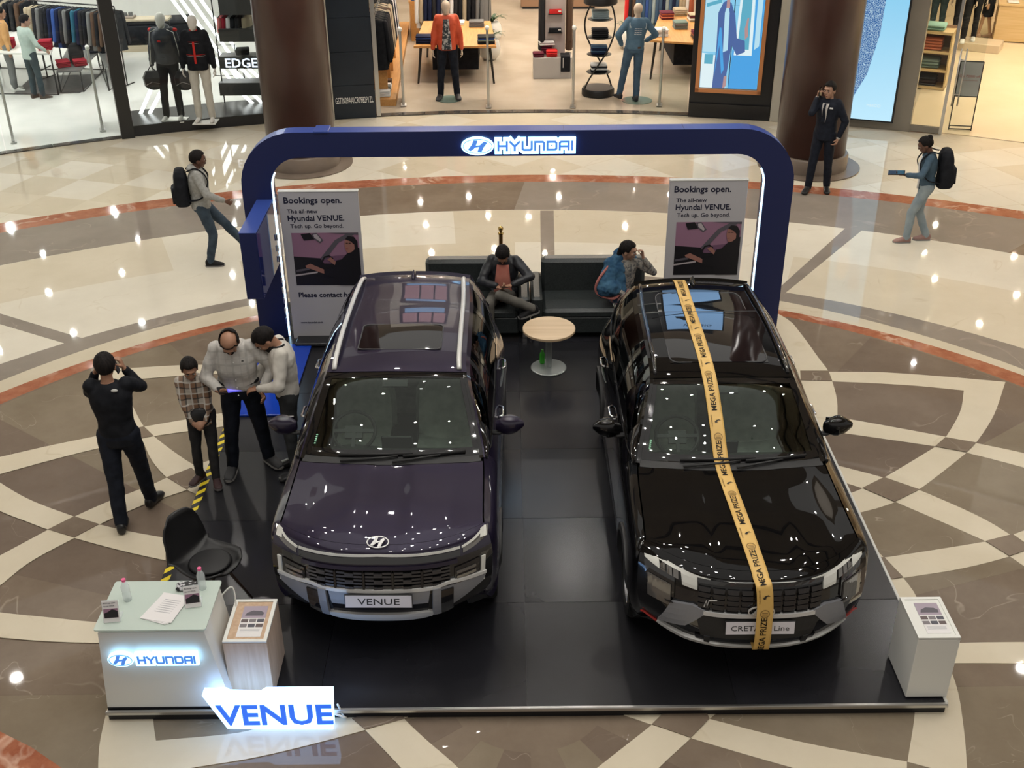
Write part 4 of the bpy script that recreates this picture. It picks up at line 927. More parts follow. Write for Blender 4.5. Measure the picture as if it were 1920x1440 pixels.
        MB().tube([(sg*(mx-.02), my-.02, mz-.07), (sg*(mx+.06), my-.03, mz-.07), (sg*(mx+.10), my-.03, mz-.05)], [.03, .026, .02], 8, flat=.6).build('mirror_arm', PLAS, m_, True)
        MB().box((sg*(mx+.13), my+.066, mz-.005), (.13, .008, .085), bev=.003).build('mirror_glass', CHROME, m_)
        # wheels + arch lining
        for ax in q['axle']:
            sx = side(kof(ax), 3.5, 1)[0]; w = MB(); R = q['wr']-.005; M = Matrix.Translation((sg*(sx-.13), ax, q['wr'])) @ Euler((0, sg*PI/2, 0)).to_matrix().to_4x4()
            w.lathe((0, 0, 0), [(R-.08, -.1), (R-.02, -.1), (R, -.07), (R, .07), (R-.02, .1), (R-.09, .105), (R-.094, .02), (.04, .015)], 32, M); wh = w.build('wheel', TYRE, t, .6)
            w = MB(); w.lathe((0, 0, 0), [(R-.09, .02), (R-.09, .095), (R-.105, .09), (R-.12, .03)], 32, M); w.cyl((0, 0, .03), .06, .05, 16, M=M)
            for i in range(5):
                a = 2*PI*i/5; w.add(*boxvf(((R-.1)/2, 0, .065), (R-.11, .055, .03)), M @ Euler((0, 0, a)).to_matrix().to_4x4())
            w.build('rim', q['rim'], wh)
            # arch flare
            P = []
            for i in range(21):
                a = -.35+(PI+.7)*i/20; rr = [q['archr']-.03, q['archr']-.02, q['archr']+.035, q['archr']+.04]; xo = [-.10, .018, .014, -.01]
                row = []
                for r_, o_ in zip(rr, xo):
                    y = ax+math.cos(a)*r_; z = q['wr']+math.sin(a)*r_; k_ = kof(min(max(y, knots[0][3][1]), q['L']-.1))
                    lz = [side(k_, l_/2, 1)[2] for l_ in range(13)]; li = float(np.interp(-z, [-v_ for v_ in lz], [l_/2 for l_ in range(13)])); xx = side(k_, li, 1)[0]
                    row.append((sg*(xx+o_), y, z))
                P.append(row)
            MB().grid(P).build('wheel_arch_trim', q['arch'], t, .8)
    MB().box((0, q['L']/2, .30), (1.3, q['L']-.7, .06)).build('underbody', BLACK, t)
    MB().box((0, q['L']/2+.35, .42), (1.44, q['L']-1.7, .06)).build('cabin_floor', CABIN, t)
    # cabin
    yw = top(CW, 0)[1]; zc = top(CW, 0)[2]
    P = [[(x*(1 if i else .98), yw+.10+.42*i/6, zc-.10-(.02+.07*(i/6)**2) + .035*math.exp(-((x+.36)/.2)**2)*(i/6)) for x in [-.70+1.4*j/20 for j in range(21)]] for i in range(7)]
    P.append([(p[0], yw+.54, .72) for p in P[-1]]); db = MB().grid(P).build('dashboard', mat('dashboard_plastic', (.035, .04, .036), .5), t, .6)
    MB().box((0, yw+.50, zc-.12), (.26, .02, .12), bev=.008).build('centre_display', PGL, db)
    for sx in (-.37, .37):
        b = MB(); y0 = yw+.95
        P = []
        for i in range(15):
            u = i/14; row = []
            if u < .3: yy = y0-.22+.46*u/.3; z0 = .62-.03*u/.3
            elif u < .82: v = (u-.3)/.52; yy = y0+.24+.12*v; z0 = .59+.56*v
            else: v = (u-.82)/.18; yy = y0+.37-.01*v; z0 = 1.17+.16*v
            hw = .25 if u < .78 else (.13 if u > .84 else .19)
            hw *= (1-.25*max(0, (u-.6))/.2*.4)
            for j in range(9): s = -1+j/4; bo = .055*abs(s)**2.4; row.append((sx+s*hw, yy-(bo if u > .3 else 0), z0+(bo if u <= .3 else 0)))
            P.append(row)
        b.grid(P, .09); b.build('front_seat', SEAT, t, .9)
    MB().box((0, yw+1.85, .62), (1.2, .45, .16), bev=.05).build('rear_seat', SEAT, t, .8); MB().box((0, yw+2.1, .90), (1.2, .12, .5), bev=.04, rx=-.2).build('rear_seat_back', SEAT, t, .8)
    M = Matrix.Translation((-.37, yw+.58, zc-.06)) @ Euler((-.45+PI/2+.9-PI/2, 0, 0)).to_matrix().to_4x4() @ Euler((.25, 0, 0)).to_matrix().to_4x4()
    b = MB(); b.tube([tuple(M @ Vector((.18*math.cos(2*PI*i/28), .175*math.sin(2*PI*i/28), 0))) for i in range(28)], .016, 8, True)
    b.add(*boxvf((0, -.01, -.01), (.15, .11, .03)), M); b.add(*boxvf((0, 0, 0), (.34, .03, .02)), M); b.add(*boxvf((0, -.09, 0), (.03, .16, .02)), M); b.build('steering_wheel', mat('steering_leather', (.02, .02, .02), .5), t, .7)
    MB().box((0, yw+.75, .66), (.24, .8, .22), bev=.03).build('centre_console', CABIN, t)
    # wipers
    for x0, x1, c in ((-.30, .18, -.04), (.22, .60, .30)):
        f = lambda x, r, o=.018: tuple(top(r, x/cr(RW, r)[2])+np.array((0, -.4*o, o)))
        MB().tube([f(c-.36 if x0 < 0 else c-.28, CW-.02), f(c, CW+.09), f(c+.1, CW+.13)], [.011, .009, .007], 6).build('wiper_arm', PLAS, t, True)
        MB().tube([f(x0-.12, CW+.12), f((x0+x1)/2, CW+.155), f(x1, CW+.17)], .007, 6, flat=2).build('wiper_blade', PLAS, t, True)
    b = MB(); sx_ = -.88
    for i in range(5): p = top(CW+.36+i*.045, sx_); b.ell((p[0], p[1]-.004, p[2]+.004), (.009, .009, .005), 8, 5)
    b.build('dotted_sticker', mat('green_white_sticker', (.30, .62, .42), .5), ws)
    return t, top, side, yf, fs, kof
# ---------------------------------------------------------------- purple car
PUR = paint('deep_purple_paint', (.018, .0135, .034), rough=.35, spec=.2)
def vshell(g):
    tp, fs, yf, t = g['tp'], g['fs'], g['yf'], g['t']
    tp(0, .9, -1, 1, PLAS, 'lower_bumper', 6, 24); tp(.9, 2.95, -1, 1, PLAS, 'bumper_core', 12, 30); tp(2.95, 4.6, -1, 1, PGL, 'grille_panel', 12, 30); tp(4.6, 6.02, -1, 1, PUR, 'nose_panel', 12, 30)
    fs([(-.60, .925), (0, .945), (.60, .925)], [(-.60, .908), (0, .928), (.60, .908)], mat('light_bar', (.55, .55, .52), .2), 'light_bar', .012, n=24, k=1)
    fs([(-.60, .90), (0, .92), (.60, .90)], [(-.60, .86), (0, .87), (.60, .86)], PGL, 'nose_strip', .008, n=24, k=1)
    fs([(.62, .915), (.70, .935), (.80, .975)], [(.62, .875), (.70, .89), (.80, .925)], LENS, 'upper_lamp', .010, mirror=True, k=2)
    fs([(.615, .925), (.70, .945), (.775, .975)], [(.615, .912), (.70, .93), (.775, .96)], DRL, 'upper_lamp_strip', .02, mirror=True, k=1)
    fs([(.745, .97), (.785, .975)], [(.745, .93), (.795, .925)], DRL, 'upper_lamp_end', .022, mirror=True, k=1, n=3)
    # grille of overlapping bars
    rows = [.80, .772, .744, .716, .688]
    for i, z in enumerate(rows):
        for j in range(5):
            xc = -.43+.215*j
            for s in (-1, 0, 1):
                dz = (.0 if s else .006)*(1 if i % 2 else -1); x = xc+s*.064
                fs([(x-.032, z+dz+.009), (x+.032, z+dz+.0075)], [(x-.032, z+dz-.0075), (x+.032, z+dz-.0075)], mat('grille_gunmetal', (.10, .10, .105), .25, metal=.8), 'grille_bar', .018+(0 if s else .006), n=2, k=1)
    for x in (-.322, -.107, .107, .322): fs([(x-.008, .81), (x+.008, .81)], [(x-.008, .675), (x+.008, .675)], PGL, 'grille_divider', .026, n=1, k=4)
    fs([(-.58, .845), (0, .855), (.58, .845)], [(-.58, .815), (0, .825), (.58, .815)], PUR, 'grille_brow', .014, n=20, k=1)
    # headlamp blocks with the white bracket
    fs([(.56, .78), (.74, .80)], [(.56, .60), (.74, .64)], PGL, 'lamp_block', .012, mirror=True, k=4, n=6)
    for z in (.74, .70, .66): fs([(.575, z+.012), (.715, z+.022)], [(.575, z-.008), (.715, z+.002)], LENS, 'lamp_element', .022, mirror=True, n=5, k=1)
    fs([(.755, .80), (.785, .80)], [(.75, .62), (.775, .60)], DRL, 'bracket_lamp', .02, mirror=True, n=3, k=5)
    fs([(.64, .605), (.75, .645)], [(.62, .595), (.775, .60)], DRL, 'bracket_lamp', .021, mirror=True, n=5, k=1)
    # silver skid trim
    fs([(-.79, .680), (-.52, .695), (-.40, .670), (.40, .670), (.52, .695), (.79, .680)], [(-.79, .655), (-.52, .670), (-.40, .645), (.40, .645), (.52, .670), (.79, .655)], SILV, 'silver_beam', .03, .04, n=44, k=1)
    fs([(.42, .650), (.79, .657)], [(.44, .396), (.76, .595)], DSIL, 'bumper_corner', .022, .03, mirror=True, n=10, k=5)
    fs([(.43, .625), (.55, .635)], [(.45, .374), (.54, .417)], PGL, 'air_slot', .036, .02, mirror=True, n=4, k=4)
    fs([(-.38, .650), (.38, .650)], [(-.36, .531), (.36, .531)], DSIL, 'number_plate_plinth', .026, .03, n=16, k=3)
    fs([(-.365, .524), (.365, .524)], [(-.35, .417), (.35, .417)], BLACKG, 'lower_intake', .014, n=16, k=2)
    fs([(-.40, .410), (-.36, .431), (.36, .431), (.40, .410)], [(-.38, .367), (-.30, .346), (.30, .346), (.38, .367)], SILV, 'skid_plate', .035, .03, n=24, k=2)
    fs([(-.26, .346), (.26, .346)], [(-.24, .310), (.24, .310)], DSIL, 'skid_lip', .03, .03, n=12, k=1)
    for sg in (-1, 1): fs([(sg*.43-.03, .655), (sg*.43+.03, .655)], [(sg*.42-.03, .381), (sg*.42+.03, .381)], DSIL, 'skid_upright', .04, .03, n=2, k=5)
vrows = [(.16, .25, .62, .24, .04), (.055, .345, .71, .24, .03), (.01, .47, .79, .25, .01), (0, .60, .825, .26, 0), (.02, .77, .835, .27, 0), (.045, .89, .815, .28, .01), (.12, .975, .775, .28, -.0),
         (.50, 1.045, .765, .08, -.055), (1.04, 1.09, .745, .12, -.035), (1.40, 1.325, .665, .09, -.035), (1.76, 1.535, .588, .05, -.035), (2.35, 1.595, .575, .0, -.035), (3.0, 1.595, .565, .0, -.035), (3.70, 1.56, .54, -.03, -.03),
         (3.87, 1.16, .66, -.08, 0), (3.93, .95, .74, -.12, 0), (3.99, .6, .80, -.14, 0), (3.93, .28, .74, -.12, 0)]
vside = [('front', 0), (.50, [(.845, .93), (.872, .80), (.880, .62), (.878, .48), (.862, .34), (.82, .24)]), (1.12, [(.840, .95), (.868, .82), (.876, .64), (.876, .48), (.872, .32), (.84, .22)]), (2.2, [(.852, .96), (.872, .84), (.868, .66), (.870, .50), (.876, .32), (.84, .22)]),
         (3.1, [(.855, .98), (.878, .85), (.874, .66), (.876, .50), (.876, .32), (.84, .22)]), (3.5, [(.835, 1.0), (.868, .86), (.874, .66), (.872, .50), (.862, .34), (.82, .25)]), ('rear', 0)]
def vb(x): return .012/(1+math.exp(-(x-.17)/.012))-.012*(1/(1+math.exp(-(x-.56)/.02)))+.006
vq = dict(rows=vrows, side=vside, belt=[(1.16, .745, 1.055), (1.35, .80, 1.06), (2.2, .815, 1.085), (3.1, .805, 1.125), (3.55, .75, 1.165), (3.80, .68, 1.17)], L=3.99, ri=dict(hood=6, cowl=8, wtop=10, roofend=13, rg=14), bump=vb, paint=PUR, roof=PUR, apil=0,
          sunroof=(10.55, 11.25, -.62, .62), spoiler=PUR, doors=(1.28, 2.22, 3.08), glass=[(1.46, 2.20), (2.28, 2.98), (3.08, 3.42)], axle=(.80, 3.30), archr=.375, wr=.325, mir=(1.58, 1.13), mirc=PUR, handle=CHROME, rim=mat('dark_rim', (.12, .12, .125), .3, metal=.8), arch=PLAS, shell=vshell)
VL = (-.985, 6.55, PT)
vc, vtop, vsd, vyf, vfs, vk = car('car', 'deep purple SUV with silver roof rails parked at the left', VL, -.016, vq)
for sg in (-1, 1):
    P = [vtop(r, sg*.90)+np.array((0, 0, h)) for r, h in ((10.05, .005), (10.3, .045), (11, .055), (12, .055), (12.55, .045), (12.8, .005))]
    MB().tube([tuple(p) for p in spline([tuple(p) for p in P], 5)], .021, 10, flat=.8).build('roof_rail', mat('silver_roof_rail', (.60, .60, .58), .3, metal=.25), vc, True)
def plate(parent, y, z, W, Hh, rx):
    M = Matrix.Translation((0, y, z)) @ Euler((rx, 0, 0)).to_matrix().to_4x4()
    b = MB(); b.add(*boxvf((0, 0, 0), (W, .01, Hh)), M); p = b.build('number_plate', PLATE, parent)
    b = MB(); b.add(*boxvf((0, .003, 0), (W+.012, .01, Hh+.012)), M); b.build('plate_surround', PLAS, p); return p, M
p, M = plate(vc, -.055, .595, .49, .10, -.15)
b = MB(); text(b, 'VENUE', .075, M @ upright((0, -.0055, -.027)), sx=1.35, bold=.004, th=.001); b.build('plate_lettering', mat('plate_ink', (.02, .02, .022), .5), p)
ep = vtop(6.03, 0); ep2 = vtop(6.5, 0); M = Matrix.Translation((ep+ep2)/2*.0+np.array((0, .128, .998))) @ Euler((.55, 0, 0)).to_matrix().to_4x4()
b = MB(); emblem(b, .165, .095, .0, .008, M, ring=.16); b.build('badge', mat('badge_silver', (.75, .75, .74), .2, metal=.4), vc)
# ---------------------------------------------------------------- black car
BLK = paint('black_car_paint', (.0035, .0035, .004), metal=0, rough=.3, spec=0)
def cshell(g):
    tp, fs, yf, t = g['tp'], g['fs'], g['yf'], g['t']
    tp(0, .9, -1, 1, PLAS, 'lower_bumper', 6, 24); tp(.9, 2.0, -1, 1, BLK, 'bumper_core', 12, 30); tp(2.0, 4.3, -1, 1, PGL, 'grille_panel', 14, 30); tp(4.3, 6.02, -1, 1, BLK, 'nose_panel', 12, 30)
    # lamps along the bonnet edge
    fs([(-.34, .925), (0, .93), (.34, .925)], [(-.34, .91), (0, .915), (.34, .91)], SILV, 'light_bar', .014, n=20, k=1)
    fs([(.36, .928), (.50, .935)], [(.36, .912), (.50, .915)], DRL, 'lamp_strip', .014, mirror=True, k=1, n=4)
    fs([(.45, .935), (.56, .945)], [(.45, .84), (.55, .85)], DRL, 'lamp_block', .020, mirror=True, k=4, n=4)
    fs([(.55, .942), (.70, .955)], [(.55, .926), (.70, .938)], DRL, 'lamp_strip', .018, mirror=True, k=1, n=6)
    for i in range(3): fs([(.575+i*.042, .925+i*.006), (.608+i*.042, .93+i*.006)], [(.575+i*.042, .875+i*.006), (.608+i*.042, .88+i*.006)], LENS, 'lamp_cell', .016, mirror=True, k=1, n=2)
    fs([(.70, .955), (.80, .965)], [(.70, .895), (.795, .915)], DRL, 'lamp_block', .020, mirror=True, k=4, n=5)
    # grille tiles
    for i in range(5):
        z = .855-.044*i
        for j in range(9):
            x = -.40+.1*j
            if abs(x) < .07 and i < 2: continue
            fs([(x-.042, z+.018), (x+.042, z+.018)], [(x-.036, z-.018), (x+.036, z-.018)], mat('grille_tile', (.018, .018, .02), .18, coat=.6), 'grille_tile', .016, n=2, k=1)
    fs([(-.46, .925), (0, .930), (.46, .925)], [(-.44, .895), (0, .900), (.44, .895)], PGL, 'grille_brow', .018, n=16, k=1)
    b = MB(); emblem(b, .19, .10, 0, .012, upright((0, yf(0, .780)-.035, .72)), ring=.14); b.build('badge', mat('badge_silver', 0), t)
    b = MB(); CAP[0] = 1; strokes(b, [[(0, 0), (.012, .052), (.02, 0), (.032, .052)], [(.034, .050), (.085, .050)]], .006, 0, .006, upright((-.40, yf(.36, .795)-.03, .735))); CAP[0] = 0; b.build('sport_badge', mat('badge_silver', 0), t)
    # stacked headlamps
    fs([(.60, .890), (.80, .920)], [(.60, .720), (.79, .720)], PGL, 'headlamp_block', .014, mirror=True, k=4, n=6)
    for z, h_ in ((.80, .080), (.72, .090)): fs([(.625, z+.02), (.78, z+.035)], [(.625, z+.02-h_), (.775, z+.03-h_)], LENS, 'headlamp', .026, mirror=True, k=2, n=5)
    # silver beam, wings, skid
    fs([(-.40, .685), (0, .690), (.40, .685)], [(-.40, .653), (0, .660), (.40, .653)], mat('pale_silver', (.66, .66, .66), .3, metal=.3), 'silver_beam', .03, .03, n=24, k=1)
    fs([(.39, .690), (.48, .715), (.62, .690)], [(.39, .660), (.52, .510), (.70, .465)], DSIL, 'beam_wing', .028, .03, mirror=True, n=10, k=4)
    fs([(.62, .680), (.80, .720)], [(.60, .690), (.80, .690)], PGL, 'air_curtain', .022, mirror=True, n=6, k=2)
    fs([(-.45, .645), (.45, .645)], [(-.40, .443), (.40, .443)], PLAS, 'lower_panel', .018, n=16, k=3)
    fs([(-.44, .435), (.44, .435)], [(-.42, .355), (.42, .355)], BLACKG, 'lower_intake', .012, n=16, k=2)
    for sg in (-1, 1): fs([(sg*.36-.02, .450), (sg*.36+.02, .450)], [(sg*.35-.02, .350), (sg*.35+.02, .350)], PLAS, 'intake_strut', .028, .02, n=1, k=2)
    fs([(-.70, .443), (-.5, .382), (0, .355), (.5, .382), (.70, .443)], [(-.70, .420), (-.5, .340), (0, .315), (.5, .340), (.70, .420)], SILV, 'skid_plate', .03, .03, n=40, k=1)
    fs([(.66, .395), (.81, .45)], [(.66, .388), (.81, .442)], mat('red_accent', (.35, .02, .015), .4), 'red_accent', .012, mirror=True, n=6, k=1)
crows = [(.17, .25, .62, .30, .04), (.06, .33, .74, .30, .03), (.01, .46, .80, .32, .01), (0, .60, .835, .34, 0), (.015, .77, .84, .35, 0), (.04, .89, .83, .36, .01), (.12, .965, .79, .37, .01),
         (.60, 1.04, .78, .08, -.05), (1.26, 1.085, .755, .13, -.035), (1.60, 1.31, .68, .10, -.035), (1.98, 1.515, .60, .05, -.035), (2.6, 1.57, .59, 0, -.035), (3.3, 1.565, .575, 0, -.035), (3.90, 1.52, .55, -.03, -.03),
         (4.14, 1.15, .67, -.08, 0), (4.24, .95, .76, -.12, 0), (4.33, .6, .82, -.14, 0), (4.26, .28, .74, -.12, 0)]
cside = [('front', 0), (.55, [(.862, .93), (.885, .80), (.892, .62), (.89, .48), (.872, .34), (.83, .24)]), (1.30, [(.855, .96), (.882, .82), (.886, .64), (.886, .48), (.88, .32), (.85, .22)]), (2.4, [(.864, .97), (.882, .84), (.876, .66), (.88, .50), (.885, .32), (.85, .22)]),
         (3.35, [(.872, .99), (.893, .85), (.886, .66), (.888, .50), (.885, .32), (.85, .22)]), (3.85, [(.85, 1.0), (.88, .86), (.884, .66), (.88, .50), (.87, .34), (.83, .25)]), ('rear', 0)]
def cb_(x): return .010/(1+math.exp(-(x-.30)/.012))-.014*(1/(1+math.exp(-(x-.62)/.02)))+.006
cq = dict(rows=crows, side=cside, belt=[(1.39, .755, 1.05), (1.6, .81, 1.055), (2.4, .825, 1.08), (3.35, .815, 1.12), (3.85, .76, 1.16), (4.1, .69, 1.16)], L=4.33, ri=dict(hood=6, cowl=8, wtop=10, roofend=13, rg=14), bump=cb_, paint=BLK, roof=BLK, apil=0,
          sunroof=(10.35, 12.35, -.70, .70), spoiler=BLK, doors=(1.50, 2.50, 3.40), glass=[(1.70, 2.48), (2.56, 3.30), (3.40, 3.75)], axle=(.87, 3.48), archr=.385, wr=.335, mir=(1.85, 1.12), mirc=BLK, handle=CHROME, rim=mat('dark_rim', 0), arch=PLAS, shell=cshell)
CL = (1.765, 6.22, PT)
cc, ctop, csd, cyf, cfs, ck = car('car', 'black SUV with a gold prize ribbon running over it', CL, 0.0, cq)
for sg in (-1, 1):
    P = [ctop(r, sg*.93)+np.array((0, 0, h)) for r, h in ((10.1, .004), (10.4, .028), (11, .03), (12, .03), (12.6, .028), (12.85, .004))]
    MB().tube([tuple(p) for p in spline([tuple(p) for p in P], 5)], .015, 8, flat=.8).build('roof_rail', PGL, cc, True)
pass
cr_roof = [k for k in kids(cc) if k.name.startswith('roof')][0]
MB().box((0, 3.08, 1.583), (.95, .006, .003)).build('glass_joint', mat('rubber_grey', 0), cc)
p, M = plate(cc, -.045, .59, .49, .10, -.15)
b = MB(); text(b, 'CRETA N Line', .06, M @ upright((0, -.0055, -.022)), sx=1.15, bold=.002, th=.001); b.build('plate_lettering', mat('plate_ink', 0), p)
# ---------------------------------------------------------------- gold ribbon
GOLD = noisy('gold_satin_ribbon', (.62, .38, .10), (.70, .45, .14), 3, .42, 2)
rb = thing('prize_ribbon', 'gold MEGA PRIZE ribbon laid over the black car from roof to bumper', 'ribbon', CL)
RX = [(0.6, .02), (2, .018), (4, .012), (6, -.012), (7, -.055), (8, -.09), (9, -.105), (10, -.12), (11.5, -.125), (13, -.12), (13.4, -.12)]
cen = []
rr_ = [1.35+i*.05 for i in range(int((13.35-1.35)/.05)+1)]
for r in rr_:
    x = float(np.interp(r, [a for a, _ in RX], [b for _, b in RX])); w = cr([np.array(k, float) for k in crows], r)[2]; p = ctop(r, x/w)
    cen.append(p)
cen = np.array(cen); off = np.where(np.array(rr_) < 5.6, .088, np.where(np.array(rr_) < 8.4, .012, .012))
T_ = np.gradient(cen, axis=0); T_ /= np.linalg.norm(T_, axis=1, keepdims=True); up = np.array((1., 0, 0)); Nn = np.cross(up, T_); Nn[Nn[:, 2] < 0] *= 1
Nn = np.where((Nn[:, 2:3] < 0) & (abs(Nn[:, 2:3]) > .3), -Nn, Nn); Nn = np.where((Nn[:, 1:2] > 0) & (abs(Nn[:, 2:3]) <= .3), -Nn, Nn)
ker = np.ones(5)/5; base = cen+Nn*off[:, None]
sm = np.array([np.convolve(np.pad(base[:, k], 2, mode='edge'), ker, 'valid') for k in range(3)]).T
Ld = np.r_[0, np.cumsum(np.linalg.norm(np.diff(sm, axis=0), axis=1))]
side_ = np.cross(T_, Nn); side_ *= np.sign(side_[:, :1]); HWR = .058
def rib(a, c, o=0):
    p = np.array([np.interp(a, Ld, sm[:, k]) for k in range(3)]); s = np.array([np.interp(a, Ld, side_[:, k]) for k in range(3)]); n = np.array([np.interp(a, Ld, Nn[:, k]) for k in range(3)])
    return tuple(p+s*c+n*(o+.004*math.sin(a*9)*0))
N_ = 200
P = [[rib(Ld[-1]*i/N_+(.012*math.sin(j*1.9) if i == 0 else 0), -HWR+2*HWR*j/6, .006*math.sin(j*1.2)*(1 if i < 4 else 0)) for j in range(7)] for i in range(N_+1)]
MB().grid(P, .0015).build('ribbon_band', GOLD, rb, True)
INKB = mat('ribbon_ink', (.02, .014, .006), .5); INKF = mat('ribbon_faint_ink', (.28, .17, .05), .5)
def ribtext(s, a0, size, c0, bold, m, th=0):
    q = MB(); text(q, s, 1, Matrix.Identity(4), bold=bold, th=.001, align='LEFT'); vs = [rib(a0+v[0]*size, c0-v[1]*size, .0022) for v in q.v]
    MB().add(vs, q.f).build('ribbon_print', m, rb)
a = .07; i = 0
while a < Ld[-1]-.3:
    # bird mark
    v = [(-.012, -.02), (.0, -.026), (.014, -.012), (.02, .012), (.008, .026), (.010, .006), (.002, -.006), (-.006, -.002)]
    MB().add([rib(a+p, c+.012, .0025) for p, c in v], [list(range(len(v)))]).build('ribbon_print', INKB, rb)
    ribtext('MEGA PRIZE', a+.10, .062, .018, .016, INKB)
    ribtext('THE MIRANIA', a-.045, .018, -.03, .0, INKF)
    q = MB(); q.add([rib(a+.47+.035*math.cos(k*PI/6), .035*math.sin(k*PI/6), .0022) for k in range(12)]+[rib(a+.47+.028*math.cos(k*PI/6), .028*math.sin(k*PI/6), .0022) for k in range(12)], [[k, (k+1) % 12, 12+(k+1) % 12, 12+k] for k in range(12)]); q.build('ribbon_print', INKF, rb)
    for k in range(3): MB().add([rib(a+.45+.012*k, -.02, .0023), rib(a+.456+.012*k, -.02, .0023), rib(a+.456+.012*k, .02, .0023), rib(a+.45+.012*k, .02, .0023)], [[0, 1, 2, 3]]).build('ribbon_print', INKF, rb)
    a += .60; i += 1
# ================================================================ PEOPLE
SKIN = noisy('skin', (.32, .165, .10), (.36, .19, .12), 8, .5); SKIN2 = noisy('skin_fair', (.36, .20, .135), (.40, .23, .155), 8, .5); SKIN3 = noisy('skin_deep', (.11, .05, .032), (.13, .062, .04), 8, .5)
HAIR = noisy('black_hair', (.006, .005, .005), (.014, .011, .010), 60, .66, 3, stretch=(1, 1, .2), bump=.4); EYEW = mat('eye_white', (.5, .48, .45), .3); EYEB = mat('eye_dark', (.01, .007, .005), .2); LIP = mat('lip', (.16, .055, .045), .5)
CLOUD = {}
def remesh(mb, name, voxel=.009, sm=4, wr=0, wsc=.09):
    me = bpy.data.meshes.new(name); me.from_pydata(mb.v, [], mb.f); o = bpy.data.objects.new(name, me); C.objects.link(o)
    r = o.modifiers.new('r', 'REMESH'); r.mode = 'VOXEL'; r.voxel_size = voxel
    s = o.modifiers.new('s', 'SMOOTH'); s.factor = .5; s.iterations = sm
    if wr:
        if wsc not in CLOUD: t = bpy.data.textures.new('folds', 'CLOUDS'); t.noise_scale = wsc; t.noise_depth = 1; CLOUD[wsc] = t
        d = o.modifiers.new('d', 'DISPLACE'); d.texture = CLOUD[wsc]; d.strength = wr; d.mid_level = .5
    dg = bpy.context.evaluated_depsgraph_get(); dg.update(); m2 = bpy.data.meshes.new_from_object(o.evaluated_get(dg))
    bpy.data.objects.remove(o); m2.name = name; m2.polygons.foreach_set('use_smooth', [True]*len(m2.polygons)); return m2
def V(*a): return Vector(a)
def cap(mb, a, b, ra, rb, n=14, flat=1.0, side=None):
    "tapered limb with round ends; flat scales it across the side vector"
    a, b = Vector(a), Vector(b); d = b-a; L = max(d.length, 1e-4); d = d/L
    x = (side - d*side.dot(d)) if side is not None else (V(1, 0, 0)-d*d.x if abs(d.x) < .9 else V(0, 1, 0)-d*d.y); x.normalize(); y = d.cross(x)
    M = Matrix((x.to_4d(), y.to_4d(), d.to_4d(), (0, 0, 0, 1))).transposed(); M.col[3] = (*a, 1); M.col[0][3] = M.col[1][3] = M.col[2][3] = 0
    pr = [(ra*math.sin(t), -ra*math.cos(t)) for t in (.15, .6, 1.1)]+[(ra, 0), (rb, L)]+[(rb*math.cos(t), L+rb*math.sin(t)) for t in (.45, 1.0, 1.42)]
    mb.lathe((0, 0, 0), pr, n, M, sy=flat)
def ik(a, c, l1, l2, pole):
    a, c, pole = Vector(a), Vector(c), Vector(pole); d = c-a; L = d.length
    if L > (l1+l2)*.999: c = a+d*((l1+l2)*.999/L); d = c-a; L = d.length
    dn = d/L; k = (l1*l1-l2*l2+L*L)/(2*L); h = math.sqrt(max(l1*l1-k*k, 0)); p = pole-dn*pole.dot(dn); p.normalize()
    return a+dn*k+p*h, c
def ellring(c, rx, ry, X, Y, n=20, p=2.2):
    out = []
    for i in range(n):
        t = 2*PI*i/n; cx, sy = math.cos(t), math.sin(t); k = 2/p
        out.append(c+X*(rx*math.copysign(abs(cx)**k, cx))+Y*(ry*math.copysign(abs(sy)**k, sy)))
    return out
def loft(mb, rings):
    n = len(rings[0]); vs = [tuple(p) for r in rings for p in r]; k = len(rings)
    fs = [[j*n+i, j*n+(i+1) % n, (j+1)*n+(i+1) % n, (j+1)*n+i] for j in range(k-1) for i in range(n)]+[list(range(n-1, -1, -1)), list(range((k-1)*n, k*n))]
    mb.add(vs, fs)
def hand(mb, w, d, nrm, s, curl=.5, thumb=1, spread=.12):
    "palm + 4 unequal bent fingers + thumb; d: direction, nrm: palm side"
    d = d.normalized(); nrm = (nrm-d*nrm.dot(d)).normalized(); x = d.cross(nrm)*thumb
    k = s
    cap(mb, w+d*.008*k, w+d*.075*k, .026*k, .034*k, 10, .48, x); 
    for i, (o, L) in enumerate(((.029, .072), (.010, .080), (-.010, .075), (-.028, .058))):
        b = w+d*.085*k+x*o*k; a1 = curl*.9; d1 = (d*math.cos(a1)+nrm*math.sin(a1)+x*(o*spread*10*.3)).normalized(); p1 = b+d1*L*.45*k
        a2 = curl*2.1; d2 = (d*math.cos(a2)+nrm*math.sin(a2)+x*(o*spread*3)).normalized(); p2 = p1+d2*L*.55*k
        cap(mb, b, p1, .0098*k, .0088*k, 7); cap(mb, p1, p2, .0088*k, .0075*k, 7)
    b = w+d*.028*k+x*.024*k; q = b+(d*.7+x*.75+nrm*.3).normalized()*.042*k; cap(mb, b, q, .014*k, .0105*k, 8); cap(mb, q, q+(d*.85+x*.2+nrm*(.3+curl*.5)).normalized()*.034*k, .0105*k, .0085*k, 8)
